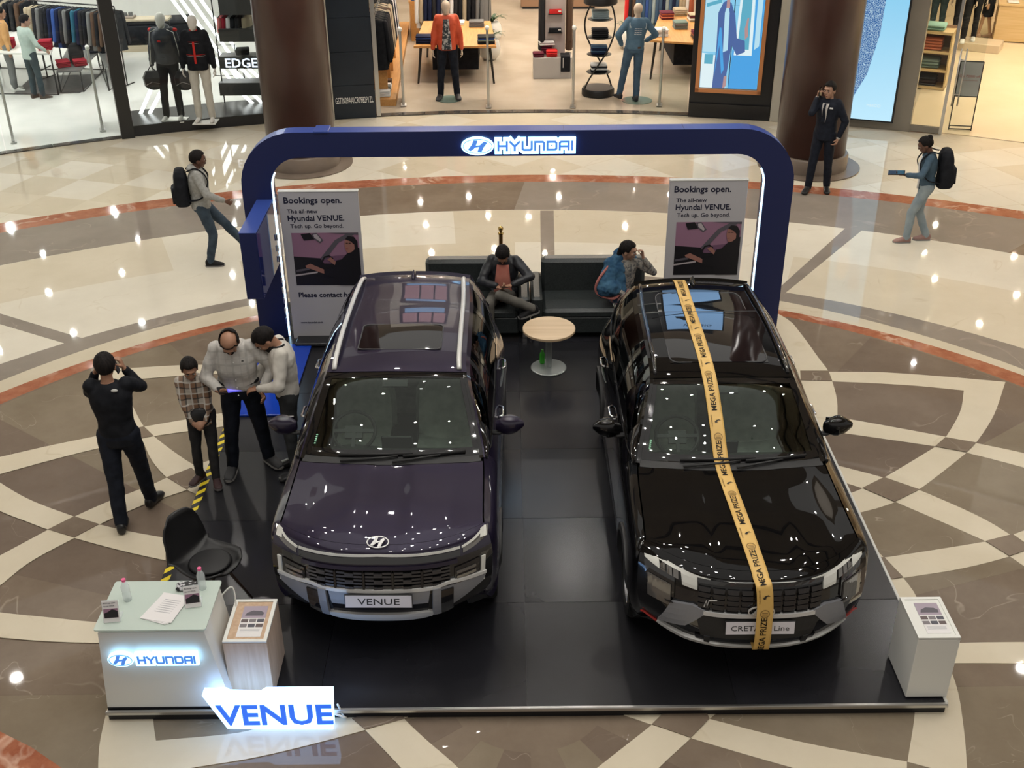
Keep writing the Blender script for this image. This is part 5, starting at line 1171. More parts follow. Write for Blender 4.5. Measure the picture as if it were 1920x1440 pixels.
def foot(mb, a, yaw, s, infl=0, sole=0, pitch=0):
    f = V(-math.sin(yaw), math.cos(yaw), 0); f = (f*math.cos(pitch)+V(0, 0, math.sin(pitch))).normalized(); x = f.cross(V(0, 0, 1)).normalized(); u = x.cross(f)
    rs = []
    for t, hw, z0, z1 in ((-.075, .020, -.045, .0), (-.06, .034, -.078, .02), (-.02, .040, -.08, .035), (.04, .040, -.08, .012), (.10, .047, -.08, -.018), (.145, .046, -.08, -.034), (.175, .036, -.078, -.045), (.19, .018, -.072, -.055)):
        z1 -= 0; zc = (z0+z1)/2; rs.append(ellring(a+f*t*s+u*zc*s, (hw+infl)*s, ((z1-z0)/2+infl)*s, x, u, 12, 2.6))
    loft(mb, rs)
    return f
def person(lab, loc, face, H=1.74, **k):
    "face: heading in degrees, 0 looks away (+y), 180 towards the camera; local +y is forward"
    g = k.get; s = H/1.75; name = g('name', 'person'); t = thing(name, lab, g('cat', 'person'), loc, math.radians(face), g('group'))
    skin = g('skin', SKIN); F, R, U = V(0, 1, 0), V(1, 0, 0), V(0, 0, 1); fat = g('fat', 1.0)
    ph = g('pelvis', (0, 0, .545*1.75)); P = Vector(ph)*s; lean = math.radians(g('lean', 0)); tw = math.radians(g('twist', 0)); slean = math.radians(g('slean', 0))
    up = (U*math.cos(lean)+F*math.sin(lean)+R*math.sin(slean)).normalized(); Rr = (R*math.cos(tw)+F*math.sin(tw)); Rr = (Rr-up*Rr.dot(up)).normalized(); Ff = up.cross(Rr)
    curve = g('curve', 0); up2 = (up*math.cos(math.radians(curve))+Ff*math.sin(math.radians(curve))).normalized(); Ff2 = up2.cross(Rr)
    waist = P+up*.14*s; chest = waist+((up+up2)/2).normalized()*.19*s; neck = chest+up2*.17*s; sw = g('shoulder', .192)*s
    shs = {1: neck+Rr*sw-up2*.045*s, -1: neck-Rr*sw-up2*.045*s}
    rs_ = g('raise_', {1: 0, -1: 0})
    for q in (1, -1): shs[q] = shs[q]+up2*rs_[q]*s
    hp, hy, hr = [math.radians(a) for a in g('head', (0, 0, 0))]   # pitch down, yaw (+ to the figure's left), roll
    Hf = (Ff2*math.cos(hy)-Rr*math.sin(hy)); Hf = (Hf*math.cos(hp)-up2*math.sin(hp)).normalized(); Hx = Hf.cross(up2).normalized(); Hx = (Hx*math.cos(hr)+Hx.cross(Hf)*math.sin(hr)).normalized(); Hu = Hx.cross(Hf)
    hb = neck+(up2*.6+Hu*.4).normalized()*.048*s+Ff2*.012; hc = hb+Hu*.085*s+Hf*.028*s
    hip = {1: P+Rr*.088*s-up*.02*s, -1: P-Rr*.088*s-up*.02*s}
    ft = g('feet', {1: (.10, .0, -8), -1: (-.10, .0, 8)}); kp = g('knee', {1: (.1, 1, 0), -1: (-.1, 1, 0)}); arms = g('arms', {})
    an = {}; kn = {}; fy = {}; pit = g('fpitch', {1: 0, -1: 0})
    for q in (1, -1):
        a = ft[q]; z = a[3] if len(a) > 3 else .08
        kn[q], an[q] = ik(hip[q], V(a[0]*s, a[1]*s, z*s), .43*s, .425*s, kp[q]); fy[q] = math.radians(a[2])
    el = {}; wr = {}; hd = {}; hn = {}; curl = {}
    for q in (1, -1):
        A = arms.get(q, {}); w = A.get('w', (q*.26, .02, .82)); 
        el[q], wr[q] = ik(shs[q], Vector(w)*s, .285*s, .255*s, A.get('pole', (q*.4, -1, -.2))); fd = (wr[q]-el[q]).normalized()
        hd[q] = (Vector(A['hd']).normalized() if 'hd' in A else fd); hn[q] = Vector(A.get('hn', (-q, 0, 0))); curl[q] = A.get('curl', .45)
    # ---- body (one continuous mesh)
    def torso(mb, e, hem=-.02, topz=0, fl=1.0, neckring=True):
        T = [(P+up*hem*s, .150, .108), (P+up*.05*s, .148, .105+.01*(fat-1)), (waist, .133, .098), (chest-up*.05*s, .158, .112), (chest+up2*.05*s, .175, .114), (neck-up2*.06*s, .165, .094), (neck-up2*.015*s, .118, .072), (neck+up2*.012*s, .066, .060)]
        fk = [fat, fat*1.02, fat*1.04, fat, 1+(fat-1)*.5, 1, 1, 1]; by = [.2, .5, 1, .8, .2, 0, 0, 0]
        loft(mb, [ellring(c+Ff*(fk[i]-1)*.06*by[i]*s, (a*((fk[i]-1)*.6+1)+e*fl)*s, (b*fk[i]+e*fl)*s, Rr, Ff if i < 3 else Ff2) for i, (c, a, b) in enumerate(T)])
    b = MB(); torso(b, -.012)
    cap(b, neck-up2*.03*s, hb+Hu*.04*s, .054*s, .050*s, 14)
    M = Matrix((Hx.to_4d(), Hf.to_4d(), Hu.to_4d(), (0, 0, 0, 1))).transposed(); M.col[0][3] = M.col[1][3] = M.col[2][3] = 0; M.col[3] = (*hc, 1)
    MS = M @ Matrix.Scale(s*g('headk', 1.05), 4)
    b.ell((0, -.008, .025), (.076, .096, .092), 20, 14, MS); b.ell((0, .022, -.035), (.058, .066, .072), 18, 12, MS); b.ell((0, .052, -.085), (.026, .026, .022), 12, 8, MS)
    if not g('faceless'):
        b.ell((0, .088, .036), (.045, .012, .012), 10, 6, MS); b.add(*wedge(), MS)
        for q in (1, -1): b.ell((q*.076, -.008, -.012), (.010, .020, .032), 10, 8, MS); b.ell((q*.038, .066, -.018), (.022, .018, .020), 10, 8, MS)
        b.ell((0, .086, -.056), (.022, .010, .008), 10, 6, MS)
    for q in (1, -1):
        cap(b, shs[q]-Rr*q*.03*s, el[q], .046*s, .036*s, 14); cap(b, el[q], wr[q], .037*s, .024*s, 14); hand(b, wr[q], hd[q], hn[q], s*g('handk', 1.0), curl[q], q*g('thumbs', {1: 1, -1: 1})[q])
        cap(b, hip[q], kn[q], .072*s, .048*s, 14); cap(b, kn[q], an[q]+U*.0, .048*s, .034*s, 14); foot(b, an[q], fy[q], s*.95, -.006, pitch=pit[q])
    me = remesh(b, 'body', .0085 if not g('small') else .013, 3); me.materials.append(skin); body = link('body', me, t)
    # ---- face
    def ellp(nm, c, r, m, par=body, n=10): MB().ell(c, r, n, 7, MS).build(nm, m, par, True)
    if not g('faceless'):
        for q in (1, -1):
            ellp('eye', (q*.030, .083, .004), (.0125, .007, .0065), EYEW); ellp('iris', (q*.030, .0885, .004), (.0062, .003, .0062), EYEB)
            MB().tube([tuple(MS @ V(q*.014, .093, .021)), tuple(MS @ V(q*.030, .095, .026)), tuple(MS @ V(q*.048, .086, .021))], [.0035*s, .004*s, .0025*s], 6).build('eyebrow', HAIR, body, True)
        ellp('mouth', (0, .091, -.057), (.020, .008, .005), LIP)
        if g('moustache'): MB().tube([tuple(MS @ V(x, .093-.010*(x/.03)**2, -.043-.004*(abs(x)/.03))) for x in (-.03, -.015, 0, .015, .03)], [.003*s, .0065*s, .006*s, .0065*s, .003*s], 7).build('moustache', HAIR, body, True)
        if g('beard'):
            q_ = [[tuple(MS @ V(math.sin(a)*.062*(1+.02), .012+math.cos(a)*.080, z)) for a in [-1.5+3.0*j/12 for j in range(13)]] for z in (-.050, -.075, -.098)]
            q_.append([tuple(MS @ V(math.sin(a)*.035, .02+math.cos(a)*.05, -.112)) for a in [-1.5+3.0*j/12 for j in range(13)]]); MB().grid(q_, .004).build('beard', HAIR, body, True)
    st = g('hair', 'short')
    if st:
        Pn = []; na, nt = 36, 12; bald = st == 'bald'
        for i in range(nt+1):
            row = []
            for j in range(na+1):
                a = 2*PI*j/na; fr = math.cos(a)   # a = 0 front
                lim = math.radians(58+10*(1-fr)/2) if fr > .55 else math.radians(100 if fr > -.1 else 128)
                if .35 < fr <= .55: lim = math.radians(80)
                t0 = math.radians(62 if bald else 0)*(1 if fr > -.75 or not bald else .7)
                if bald and fr > .2: t0 = lim*.98
                th = t0+(lim-t0)*i/nt; k_ = 1+(.055 if st != 'crop' else .03)*(1 if i < nt else .2); k_ += .02*noise.noise(V(math.cos(a)*4, math.sin(a)*4, i*.4))*(1 if i < nt else 0)
                k_ += g('volume', 0)*(max(0, math.cos(th)))
                x, y, z = math.sin(th)*math.sin(a)*.078, math.sin(th)*math.cos(a)*.098-.008, math.cos(th)*.094+.025
                if th > 1.5: x *= .98-(th-1.5)*.15; 
                row.append(tuple(MS @ V(x*k_, (y+.008)*k_-.010, (z-.025)*k_+.027)))
            Pn.append(row)
        h = MB().grid(Pn, -.006).build('hair', g('hairm', HAIR), body, True)
        if st == 'bun': MB().ell((0, -.085, .085), (.045, .042, .042), 14, 9, MS).build('hair_bun', HAIR, h, True); 
        if st == 'long':
            b = MB(); cap(b, MS @ V(0, -.075, -.0), MS @ V(.02, -.10, -.16), .062*s, .045*s, 12, .7); me = remesh(b, 'hair_length', .012, 4); me.materials.append(HAIR); link('hair_length', me, h)
        if st == 'cap': pass
    # ---- clothes
    def add(b, nm, m, vox=.010, sm=9, wr_=.012, wsc=.09, par=t, lab=None):
        me = remesh(b, nm, vox if not g('small') else .014, sm, wr_, wsc)
        for x in (m if isinstance(m, list) else [m]): me.materials.append(x)
        return link(nm, me, par, lab)
    tr = g('trousers')
    if tr:
        b = MB(); w_ = g('trw', 1.0); loft(b, [ellring(c, a*s*(1+(fat-1)*.5), d_*s*(1+(fat-1)*.6), Rr, Ff) for c, a, d_ in ((P-up*.09*s, .150, .108), (P-up*.02*s, .163, .120), (P+up*.09*s, .150, .113))])
        for q in (1, -1):
            cap(b, hip[q], kn[q], .096*s*w_, .068*s*w_, 16); e = an[q]+(kn[q]-an[q]).normalized()*.0*s; cap(b, kn[q], e, .068*s*w_, .056*s*w_, 16)
        add(b, g('trn', 'trousers'), tr, wr_=.016)
    sk = g('skirt')
    if sk:
        b = MB(); kc = (kn[1]+kn[-1])/2; ac = (an[1]+an[-1])/2; D = (kc-P).normalized()
        loft(b, [ellring(P+up*.06*s, .155*s, .12*s, Rr, Ff), ellring(P-up*.04*s, .185*s, .13*s, Rr, Ff)])
        for q in (1, -1): cap(b, hip[q], kn[q], .11*s, .10*s, 14); cap(b, kn[q], an[q]+U*.03, .105*s, .125*s, 14)
        cap(b, (hip[1]+hip[-1])/2, kc, .12*s, .11*s); cap(b, kc, ac+U*.04, .11*s, .13*s); add(b, 'skirt', sk, wr_=.03, wsc=.06)
    tp_ = g('top')
    if tp_:
        b = MB(); e = g('tope', .010); torso(b, e, g('hem', -.06))
        sl = g('sleeve', 1.0); sr = g('slw', 1.0)
        for q in (1, -1):
            cap(b, shs[q]-Rr*q*.045*s, el[q] if sl > .5 else shs[q].lerp(el[q], .75), .060*s*sr, .050*s*sr, 16)
            if sl > .5: cap(b, el[q], el[q].lerp(wr[q], .90*min(sl, 1)), .050*s*sr, .036*s*sr, 16)
        if g('hood'): b.ell((0, 0, 0), (.10*s, .085*s, .055*s), 16, 10, Matrix.Translation(neck-Ff2*.05*s+up2*.015*s))
        top_ = add(b, g('topn', 'shirt'), tp_, wr_=g('wr', .016))
        if g('open'):   # open jacket: inner shirt panel shown at the front
            pn = []; hw0, hw1 = g('openw', (.05, .07))
            for i in range(9):
                v = i/8; c = (neck-up2*.045*s).lerp(P-up*(.01-g('hem', -.06)*.6)*s, v); row = []
                v = v*g('openlen', 1); c = (neck-up2*.045*s).lerp(P-up*(.01-g('hem', -.06)*.6)*s, v); ry = [.092, .116, .130, .128, .122, .115, .112, .116, .122][i]*s*(1+(fat-1)*min(1, v*2)*.9)+e*s+.010*s; c = c+Ff*(fat-1)*.05*s*v
                for j in range(5): u = -1+j/2; row.append(tuple(c+Rr*u*(hw0+(hw1-hw0)*v)*s+Ff2*(ry-.010*u*u*s)))
                pn.append(row)
            MB().grid(pn, .006).build(g('openn', 'inner_shirt'), g('open'), top_, True)
            if g('tie'): MB().grid([[tuple(V(*r[2])+Rr*x*(.014+.018*i/8)*s+Ff2*.010*s) for x in (-1, 0, 1)] for i, r in enumerate(pn)], .005).build('tie', g('tie'), top_)
        if g('collar'):
            rs = [[tuple(neck+up2*(z-.004)*s+(Rr*math.sin(a)*rx+Ff2*(math.cos(a)*rx*.95-.0))*s) for a in [.35+(2*PI-.7)*j/16 for j in range(17)]] for z, rx in ((-.015, .080), (.022, .066), (.005, .090))]
            MB().grid(rs, .004).build('collar', g('collar'), top_, True)
        if g('buttons'):
            for i in range(5): c = (chest+up2*.06*s).lerp(P, i/4.4)+Ff2*(.118+.012+(fat-1)*.14*min(1, i/3+.2))*s; MB().ell(tuple(c), (.006, .006, .006), 8, 6).build('button', WHITE, top_)
        for q in (1, -1):
            if g('cuffs') and sl > .5: c = el[q].lerp(wr[q], .92); cap(bb := MB(), c, el[q].lerp(wr[q], .985), .031*s, .030*s); bb.build('cuff', g('cuffs'), top_, True)
    if g('belt_'):
        r = ellring(P+up*.085*s, .158*s*(1+(fat-1)*.5), .118*s*(1+(fat-1)*.75), Rr, Ff, 28); MB().tube([tuple(p) for p in r], .014*s, 6, True, 1.6).build('belt', BLACK, t, True)
    sh = g('shoes')
    if sh:
        for q in (1, -1):
            b = MB(); foot(b, an[q], fy[q], s, .006, pitch=pit[q]); me = remesh(b, 'shoe', .009, 2); me.materials.append(sh); o = link('shoe', me, t)
            if g('sole'):
                f = V(-math.sin(fy[q]), math.cos(fy[q]), 0)*math.cos(pit[q])+U*math.sin(pit[q]); x = f.cross(U).normalized(); u = x.cross(f); c0 = an[q]
                pl_ = [c0+f*a_*s+x*b_*s-u*.080*s for a_, b_ in ((-.085, .0), (-.07, .034), (0, .044), (.10, .054), (.16, .050), (.197, .018), (.197, -.018), (.16, -.050), (.10, -.054), (0, -.044), (-.07, -.034))]
                n = len(pl_); vs = [tuple(p+u*.022*s) for p in pl_]+[tuple(p) for p in pl_]; MB().add(vs, [list(range(n)), list(range(2*n-1, n-1, -1))]+[[i, (i+1) % n, n+(i+1) % n, n+i] for i in range(n)]).build('sole', g('sole'), o)
    J = dict(t=t, body=body, P=P, neck=neck, chest=chest, waist=waist, R=Rr, F=Ff2, U=up2, an=an, kn=kn, el=el, wr=wr, hd=hd, hn=hn, hc=hc, MS=MS, s=s, Hf=Hf, Hu=Hu, shs=shs)
    return J
def wedge():
    v = [(-.010, .085, .020), (.010, .085, .020), (-.014, .090, -.030), (.014, .090, -.030), (0, .098, .015), (0, .118, -.024), (0, .092, -.034), (-.01, .07, .02), (.01, .07, .02), (-.014, .07, -.034), (.014, .07, -.034)]
    return v, [[0, 4, 5, 2], [4, 1, 3, 5], [2, 5, 6], [5, 3, 6], [0, 1, 4], [0, 2, 9, 7], [3, 1, 8, 10], [2, 6, 3, 10, 9], [0, 7, 8, 1], [7, 9, 10, 8]]
def world(J, p): t = J['t']; return Matrix.Translation(t.location) @ Euler((0, 0, t.rotation_euler.z)).to_matrix().to_4x4() @ Vector(p)
def phone_at(J, q, lab, off=(0, 0, 0), size=(.075, .155, .009), m=None, screen=None, name='mobile_phone', cat='phone', orient=None):
    "a phone lying along the hand direction, in the palm"
    d = J['hd'][q].normalized(); n = (J['hn'][q]-d*J['hn'][q].dot(d)).normalized()
    if orient: d, n = Vector(orient[0]).normalized(), Vector(orient[1]); n = (n-d*n.dot(d)).normalized()
    c = J['wr'][q]+J['hd'][q].normalized()*.085*J['s']+n*.026*J['s']+Vector(off)
    x = d.cross(n); rot = Matrix((x, d, n)).transposed().to_4x4(); rz = Matrix.Rotation(J['t'].rotation_euler.z, 4, 'Z')
    o = thing(name, lab, cat, world(J, c)); W_ = rz @ rot
    b = MB(); b.add(*boxvf((0, 0, 0), size), W_); b.build('case', m or BLACKG, o)
    b = MB(); b.add(*boxvf((0, 0, size[2]/2), (size[0]*.92, size[1]*.92, .001)), W_); b.build('display', screen or mat('phone_display', (.01, .01, .012), .05), o)
    return o
SHW = noisy('white_shirt_cotton', (.50, .48, .45), (.58, .56, .53), 14, .7)
def checked(name, base, bands, sc, rough=.8):
    "woven check: bands of colour in two directions"
    m = mat(name, base, rough); n, l, b = nodes(m); tc = n.new('ShaderNodeTexCoord'); sp = n.new('ShaderNodeSeparateXYZ'); l.new(tc.outputs['Object'], sp.inputs[0]); prev = None
    for ax, (col, ph, w, mul) in [(a, c) for c in bands for a in (0, 2)]:
        mu = n.new('ShaderNodeMath'); mu.operation = 'MULTIPLY_ADD'; mu.inputs[1].default_value = sc*mul; mu.inputs[2].default_value = ph+50; l.new(sp.outputs[ax], mu.inputs[0])
        fr = n.new('ShaderNodeMath'); fr.operation = 'FRACT'; l.new(mu.outputs[0], fr.inputs[0]); lt = n.new('ShaderNodeMath'); lt.operation = 'LESS_THAN'; lt.inputs[1].default_value = w; l.new(fr.outputs[0], lt.inputs[0])
        mx = n.new('ShaderNodeMix'); mx.data_type = 'RGBA'; mf = n.new('ShaderNodeMath'); mf.operation = 'MULTIPLY'; mf.inputs[1].default_value = .75; l.new(lt.outputs[0], mf.inputs[0]); l.new(mf.outputs[0], mx.inputs[0])
        if prev: l.new(prev, mx.inputs[6])
        else: mx.inputs[6].default_value = (*base, 1)
        mx.inputs[7].default_value = (*col, 1); prev = mx.outputs[2]
    l.new(prev, b.inputs['Base Color']); return m
PLAID = checked('brown_plaid_flannel', (.42, .38, .33), [((.19, .10, .055), .0, .34, 1), ((.02, .018, .018), .12, .12, 1), ((.55, .52, .47), .62, .10, 1)], 9.5)
WCHK = checked('faint_check_cotton', (.50, .48, .45), [((.40, .385, .36), 0, .16, 1), ((.44, .42, .40), .5, .08, 1)], 8)
DENIM = noisy('blue_denim', (.030, .046, .065), (.055, .078, .105), 7, .75); LDEN = noisy('light_denim', (.22, .27, .30), (.30, .35, .37), 6, .8); MDEN = noisy('mid_denim', (.075, .14, .21), (.11, .19, .27), 6, .8)
BLKC = noisy('black_cloth', (.008, .009, .012), (.014, .015, .019), 12, .75); NAVC = noisy('navy_trouser_cloth', (.008, .010, .016), (.014, .017, .026), 12, .75); GRYC = noisy('grey_trouser_cloth', (.09, .085, .075), (.13, .12, .105), 8, .8); HOOD = noisy('grey_marl_fleece', (.29, .29, .27), (.36, .36, .34), 30, .9)
BSH = mat('black_shoe', (.012, .012, .013), .3); BRSH = mat('brown_shoe', (.06, .04, .03), .45)
# 1. man in black seen from behind, both hands up at his face
J = person('man in black shirt and trousers seen from behind, hands raised to his head', (-3.46, 8.50, 0), 6, 1.74, top=BLKC, trousers=NAVC, shoes=BSH, hem=-.10, fat=1.06, trw=1.08, slw=1.1, head=(4, 8, 0), volume=.05,
  feet={1: (.12, .20, -20), -1: (-.08, -.20, 6)}, raise_={1: .03, -1: .03}, arms={1: dict(w=(.12, .16, 1.50), pole=(1, -.1, -1.9), hd=(-.3, .1, 1), curl=.8), -1: dict(w=(-.13, .15, 1.48), pole=(-1, -.1, -1.9), hd=(.3, .1, 1), curl=.8)}, handk=1.05)
phone_at(J, 1, 'black phone held up by the man in black', off=(-.03, .03, -.05))
b = MB(); c = J['neck']; b.ell((c.x+.07, c.y-.095, c.z-.03), (.030, .012, .016), 10, 6); b.build('collar_tag', mat('pale_tag', (.5, .5, .48), .5), J['t'], True)
# 2. boy in plaid
J = person('boy in brown plaid shirt with hands clasped at the platform edge', (-2.86, 8.99, PT), 190, 1.36, top=PLAID, trousers=noisy('charcoal_jeans', (.02, .02, .022), (.035, .034, .035), 9, .8), shoes=noisy('dark_maroon_shoe', (.03, .012, .014), (.05, .02, .02), 9, .6), sole=mat('shoe_sole', (.12, .11, .11), .6), hem=-.14, collar=PLAID,
  head=(22, 8, 4), headk=1.14, volume=.08, feet={1: (.13, -.03, -38), -1: (-.07, .10, 10)}, lean=-3, slean=5, arms={1: dict(w=(.07, .20, .90), pole=(1, -.4, -.1), hd=(-.8, .5, -.4), hn=(0, -1, -.3), curl=.8), -1: dict(w=(-.06, .20, .90), pole=(-1, -.4, -.1), hd=(.8, .5, -.4), hn=(0, -1, -.3), curl=.8)}, trw=.95)
b = MB(); p = J['P']; b.ell((p.x, p.y+.12, p.z+.02), (.10, .03, .10), 14, 9); b.build('dark_undershirt', BLACK, J['t'], True)
# 3. balding man with a belly, checked white shirt
J = person('balding man with moustache in a white checked shirt reading his phone', (-2.50, 9.14, PT), 186, 1.74, top=WCHK, trousers=NAVC, shoes=mat('dark_grey_shoe', (.03, .03, .032), .6), sole=mat('pale_sole', (.22, .21, .2), .6), hair='bald', moustache=1, hem=.015, fat=1.30, collar=SHW, buttons=1, belt_=1, shoulder=.20, slw=1.15,
  lean=5, curve=12, head=(34, -2, 0), trw=1.08, feet={1: (.18, -.0, -10), -1: (-.16, -.12, 42)}, arms={1: dict(w=(.13, .34, 1.10), pole=(.9, -1, -.3), hd=(-.35, .8, .1), hn=(-.2, .1, 1), curl=.6), -1: dict(w=(-.21, .20, .98), pole=(-1, -.8, -.2), hd=(-.35, .8, -.25), hn=(1, .2, .2), curl=.5)})
phone_at(J, 1, 'black phone in the hand of the man with the checked shirt', orient=((-.3, 1, .1), (0, -.3, 1)))
b = MB(); c = J['chest']; b.box((c.x-.085, c.y+.165, c.z+.035), (.02, .006, .008)); b.build('chest_logo', BLACK, J['t'])
# 4. young man bowed over a blue phone
J = person('bearded man in a cream shirt bowed over a blue phone beside the purple car', (-2.07, 9.12, PT), 104, 1.66, top=noisy('cream_shirt_cotton', (.52, .49, .44), (.60, .57, .52), 10, .7), trousers=noisy('dark_grey_trousers', (.03, .032, .034), (.045, .047, .05), 9, .8), shoes=BSH, beard=1, hem=-.02, collar=SHW, tope=.016, slw=1.2,
  lean=-2, curve=10, head=(42, 6, 0), volume=.04, feet={1: (.12, .0, -6), -1: (-.12, .0, 6)}, arms={1: dict(w=(.05, .34, 1.00), pole=(1, -.8, -.5), hd=(-.3, 1, 0), hn=(-.3, 0, 1), curl=.6), -1: dict(w=(-.12, .27, 1.07), pole=(-1, -.8, -.5), hd=(.3, 1, -.2), hn=(.3, 0, -1), curl=.6)})
phone_at(J, 1, 'lit blue phone held between the two men in white shirts', orient=((-.2, 1, .1), (0, -.2, 1)), m=mat('blue_phone', (.04, .05, .5), .3, emit=(.15, .15, .9), es=.5), screen=mat('blue_phone_display', (.05, .05, .4), .1, emit=(.25, .22, .9), es=.9), off=(-.03, .05, .01), size=(.085, .17, .012))
b = MB(); n_ = J['neck']; b.tube([tuple(n_+J['R']*math.sin(a)*.078+J['F']*math.cos(a)*.075+J['U']*.012) for a in [-2.4+4.8*i/14 for i in range(15)]], .007, 6, flat=2); b.build('lanyard', BLACK, J['t'], True)
# 5. man with backpack walking right
J = person('man in a grey hoodie and jeans with a black backpack, walking', (-4.12, 14.42, 0), -78, 1.66, top=HOOD, topn='hoodie', trousers=DENIM, shoes=mat('black_trainer', (.015, .015, .016), .7), sole=mat('pale_sole', 0), hood=1, hem=-.05, tope=.014, slw=1.12, wr=.022, moustache=1, beard=0, skin=SKIN3, fat=1.12,
  pelvis=(0, 0, .93), head=(4, 4, 0), volume=.03, feet={1: (.09, .02, -4), -1: (-.09, .58, 8, .16)}, fpitch={1: 0, -1: .45}, arms={1: dict(w=(.24, .34, 1.02), pole=(.4, -1, -.3), hd=(-.1, .8, -.5), curl=.9), -1: dict(w=(-.26, -.12, .88), pole=(-.3, -1, 0), curl=.8)})
def backpack(J, lab, mt, w=.34, h=.50, d=.20):
    o = thing('backpack', lab, 'backpack', world(J, (0, 0, 0)), J['t'].rotation_euler.z)
    c = J['chest']-J['F']*(.118+d/2)-J['U']*.06; b = MB(); R_, F_, U_ = J['R'], J['F'], J['U']; rs = []
    for z, k in ((-.5, .80), (-.46, .93), (-.2, 1.0), (.1, 1.0), (.34, .88), (.46, .66), (.5, .35)): rs.append(ellring(c+U_*z*h-F_*(.02 if -.4 < z < .1 else 0), w/2*k, d/2*k*(1.1 if z < .1 else .95), R_, F_, 18, 3))
    loft(b, rs); me = remesh(b, 'pack', .012, 4, .008); me.materials.append(mt); pk = link('pack', me, o)
    MB().tube([tuple(c+U_*h*.48+R_*x-F_*y) for x, y in ((-.03, -.02), (-.03, -.0), (.03, .0), (.03, -.02))], .008, 6).build('grab_loop', mt, o)
    b = MB(); pc = c-F_*(d/2+.005)-U_*.09; rs = [ellring(pc+U_*z, w*.36, .03, R_, F_, 14, 3) for z in (-.11, -.08, .05, .09)]; loft(b, rs); b.build('front_pocket', mt, o, True)
    for q in (1, -1):
        n_ = J['neck']; sh_ = n_+R_*q*.095; P = [c+U_*h*.42+R_*q*.06+F_*d*.45, sh_-F_*.09+U_*.012, sh_+U_*.035, sh_+F_*.10-U_*.05, J['chest']+R_*q*.125+F_*.13, J['waist']+R_*q*.17+F_*.04, c-U_*h*.35+R_*q*.12+F_*d*.4]
        MB().tube([tuple(p) for p in spline(P, 4)], .020, 8, flat=.4).build('shoulder_strap', mt, o, True)
    return o
backpack(J, 'black backpack on the walking man in the grey hoodie', BLKC)
# 6. man in a dark suit on the phone
SUIT = noisy('navy_suit_cloth', (.009, .011, .018), (.014, .017, .027), 20, .7)
J = person('man in a dark suit and tie on the phone beside the brown column', (4.90, 17.13, 0), 142, 1.77, top=SUIT, topn='suit_jacket', trousers=SUIT, shoes=BSH, skin=SKIN2, hem=-.12, tope=.018, slw=1.12, cuffs=SHW, wr=.008, open=SHW, openn='shirt_front', openw=(.052, .006),
  head=(2, -4, 0), volume=.07, openlen=.52, tie=NAVC, feet={1: (.11, .14, 4), -1: (-.10, -.08, 30)}, arms={1: dict(w=(.16, .09, 1.47), pole=(.5, .5, -4), hd=(-.15, .05, 1), hn=(-1, 0, 0), curl=.8), -1: dict(w=(-.23, .04, .90), pole=(-1, -.8, 0), hd=(.2, .3, -1), curl=.6)})
phone_at(J, 1, 'black phone at the ear of the man in the dark suit', orient=((0, .15, 1), (-1, 0, 0)))
c = J['chest']
b = MB(); b.box(tuple(c+J['F']*.137+J['R']*-.10+J['U']*.07), (.05, .012, .022), rz=.2); b.build('pocket_square', mat('white_cloth', (.7, .7, .7), .6), J['t'])
# 7. woman with backpack and tablet
J = person('woman in a denim jacket and pale jeans walking with a tablet and backpack', (5.78, 15.02, 0), 82, 1.60, top=noisy('blue_denim_jacket', (.05, .085, .12), (.075, .12, .165), 8, .8), topn='jacket', trousers=LDEN, shoes=noisy('pink_brown_shoe', (.25, .14, .12), (.32, .19, .16), 9, .6), sole=mat('pale_sole', 0), skin=SKIN3, hair='bun', shoulder=.165, hem=-.06, open=mat('white_cloth', 0), openw=(.03, .05),
  pelvis=(0, -.02, .92), lean=4, head=(20, -4, 0), feet={1: (.07, -.16, 4), -1: (-.07, .16, 4)}, arms={1: dict(w=(.20, -.02, .82), pole=(.5, -1, -.2)), -1: dict(w=(-.12, .34, 1.10), pole=(-1, -.5, -.6), hd=(.1, 1, 0), hn=(.2, 0, 1), curl=.5)})
backpack(J, 'large black backpack on the woman in the denim jacket', BLKC, .36, .54, .21)
phone_at(J, -1, 'tablet in a folding cover held by the woman with the backpack', size=(.16, .22, .014), name='tablet', cat='tablet', orient=((.2, 1, -.1), (0, .1, 1)), off=(0, .04, 0))
# 8. seated man in a leather jacket looking at his phone
LEA = noisy('black_leather_jacket', (.010, .011, .014), (.018, .019, .024), 12, .35); SAL = noisy('salmon_tshirt', (.38, .13, .10), (.44, .17, .13), 8, .8)
J = person('seated man in black leather jacket and salmon shirt, legs crossed, using a phone', (-.07, 12.22, PT), 176, 1.64, top=LEA, topn='leather_jacket', trousers=GRYC, shoes=mat('black_trainer', 0), sole=mat('pale_sole', 0), open=SAL, openw=(.075, .13), wr=.02, tope=.02, hem=.0, slw=1.2, fat=1.12, beard=0, moustache=1,
  pelvis=(0, 0, .46), lean=-16, curve=26, head=(40, 0, 0), volume=.04, feet={1: (.13, .46, 0), -1: (-.38, .42, -70, .46)}, knee={1: (.15, .6, 1), -1: (.75, .9, .6)}, fpitch={1: 0, -1: -.2},
  arms={1: dict(w=(.06, .28, .68), pole=(1, -.5, -.2), hd=(-.7, .6, .0), hn=(-.2, .2, 1), curl=.7), -1: dict(w=(-.12, .27, .70), pole=(-1.2, .1, -.05), hd=(.7, .5, .0), hn=(.2, .2, 1), curl=.7)})
phone_at(J, 1, 'black phone in the hands of the seated man', orient=((-.3, 1, .4), (0, -.5, 1)), off=(-.02, .01, 0))
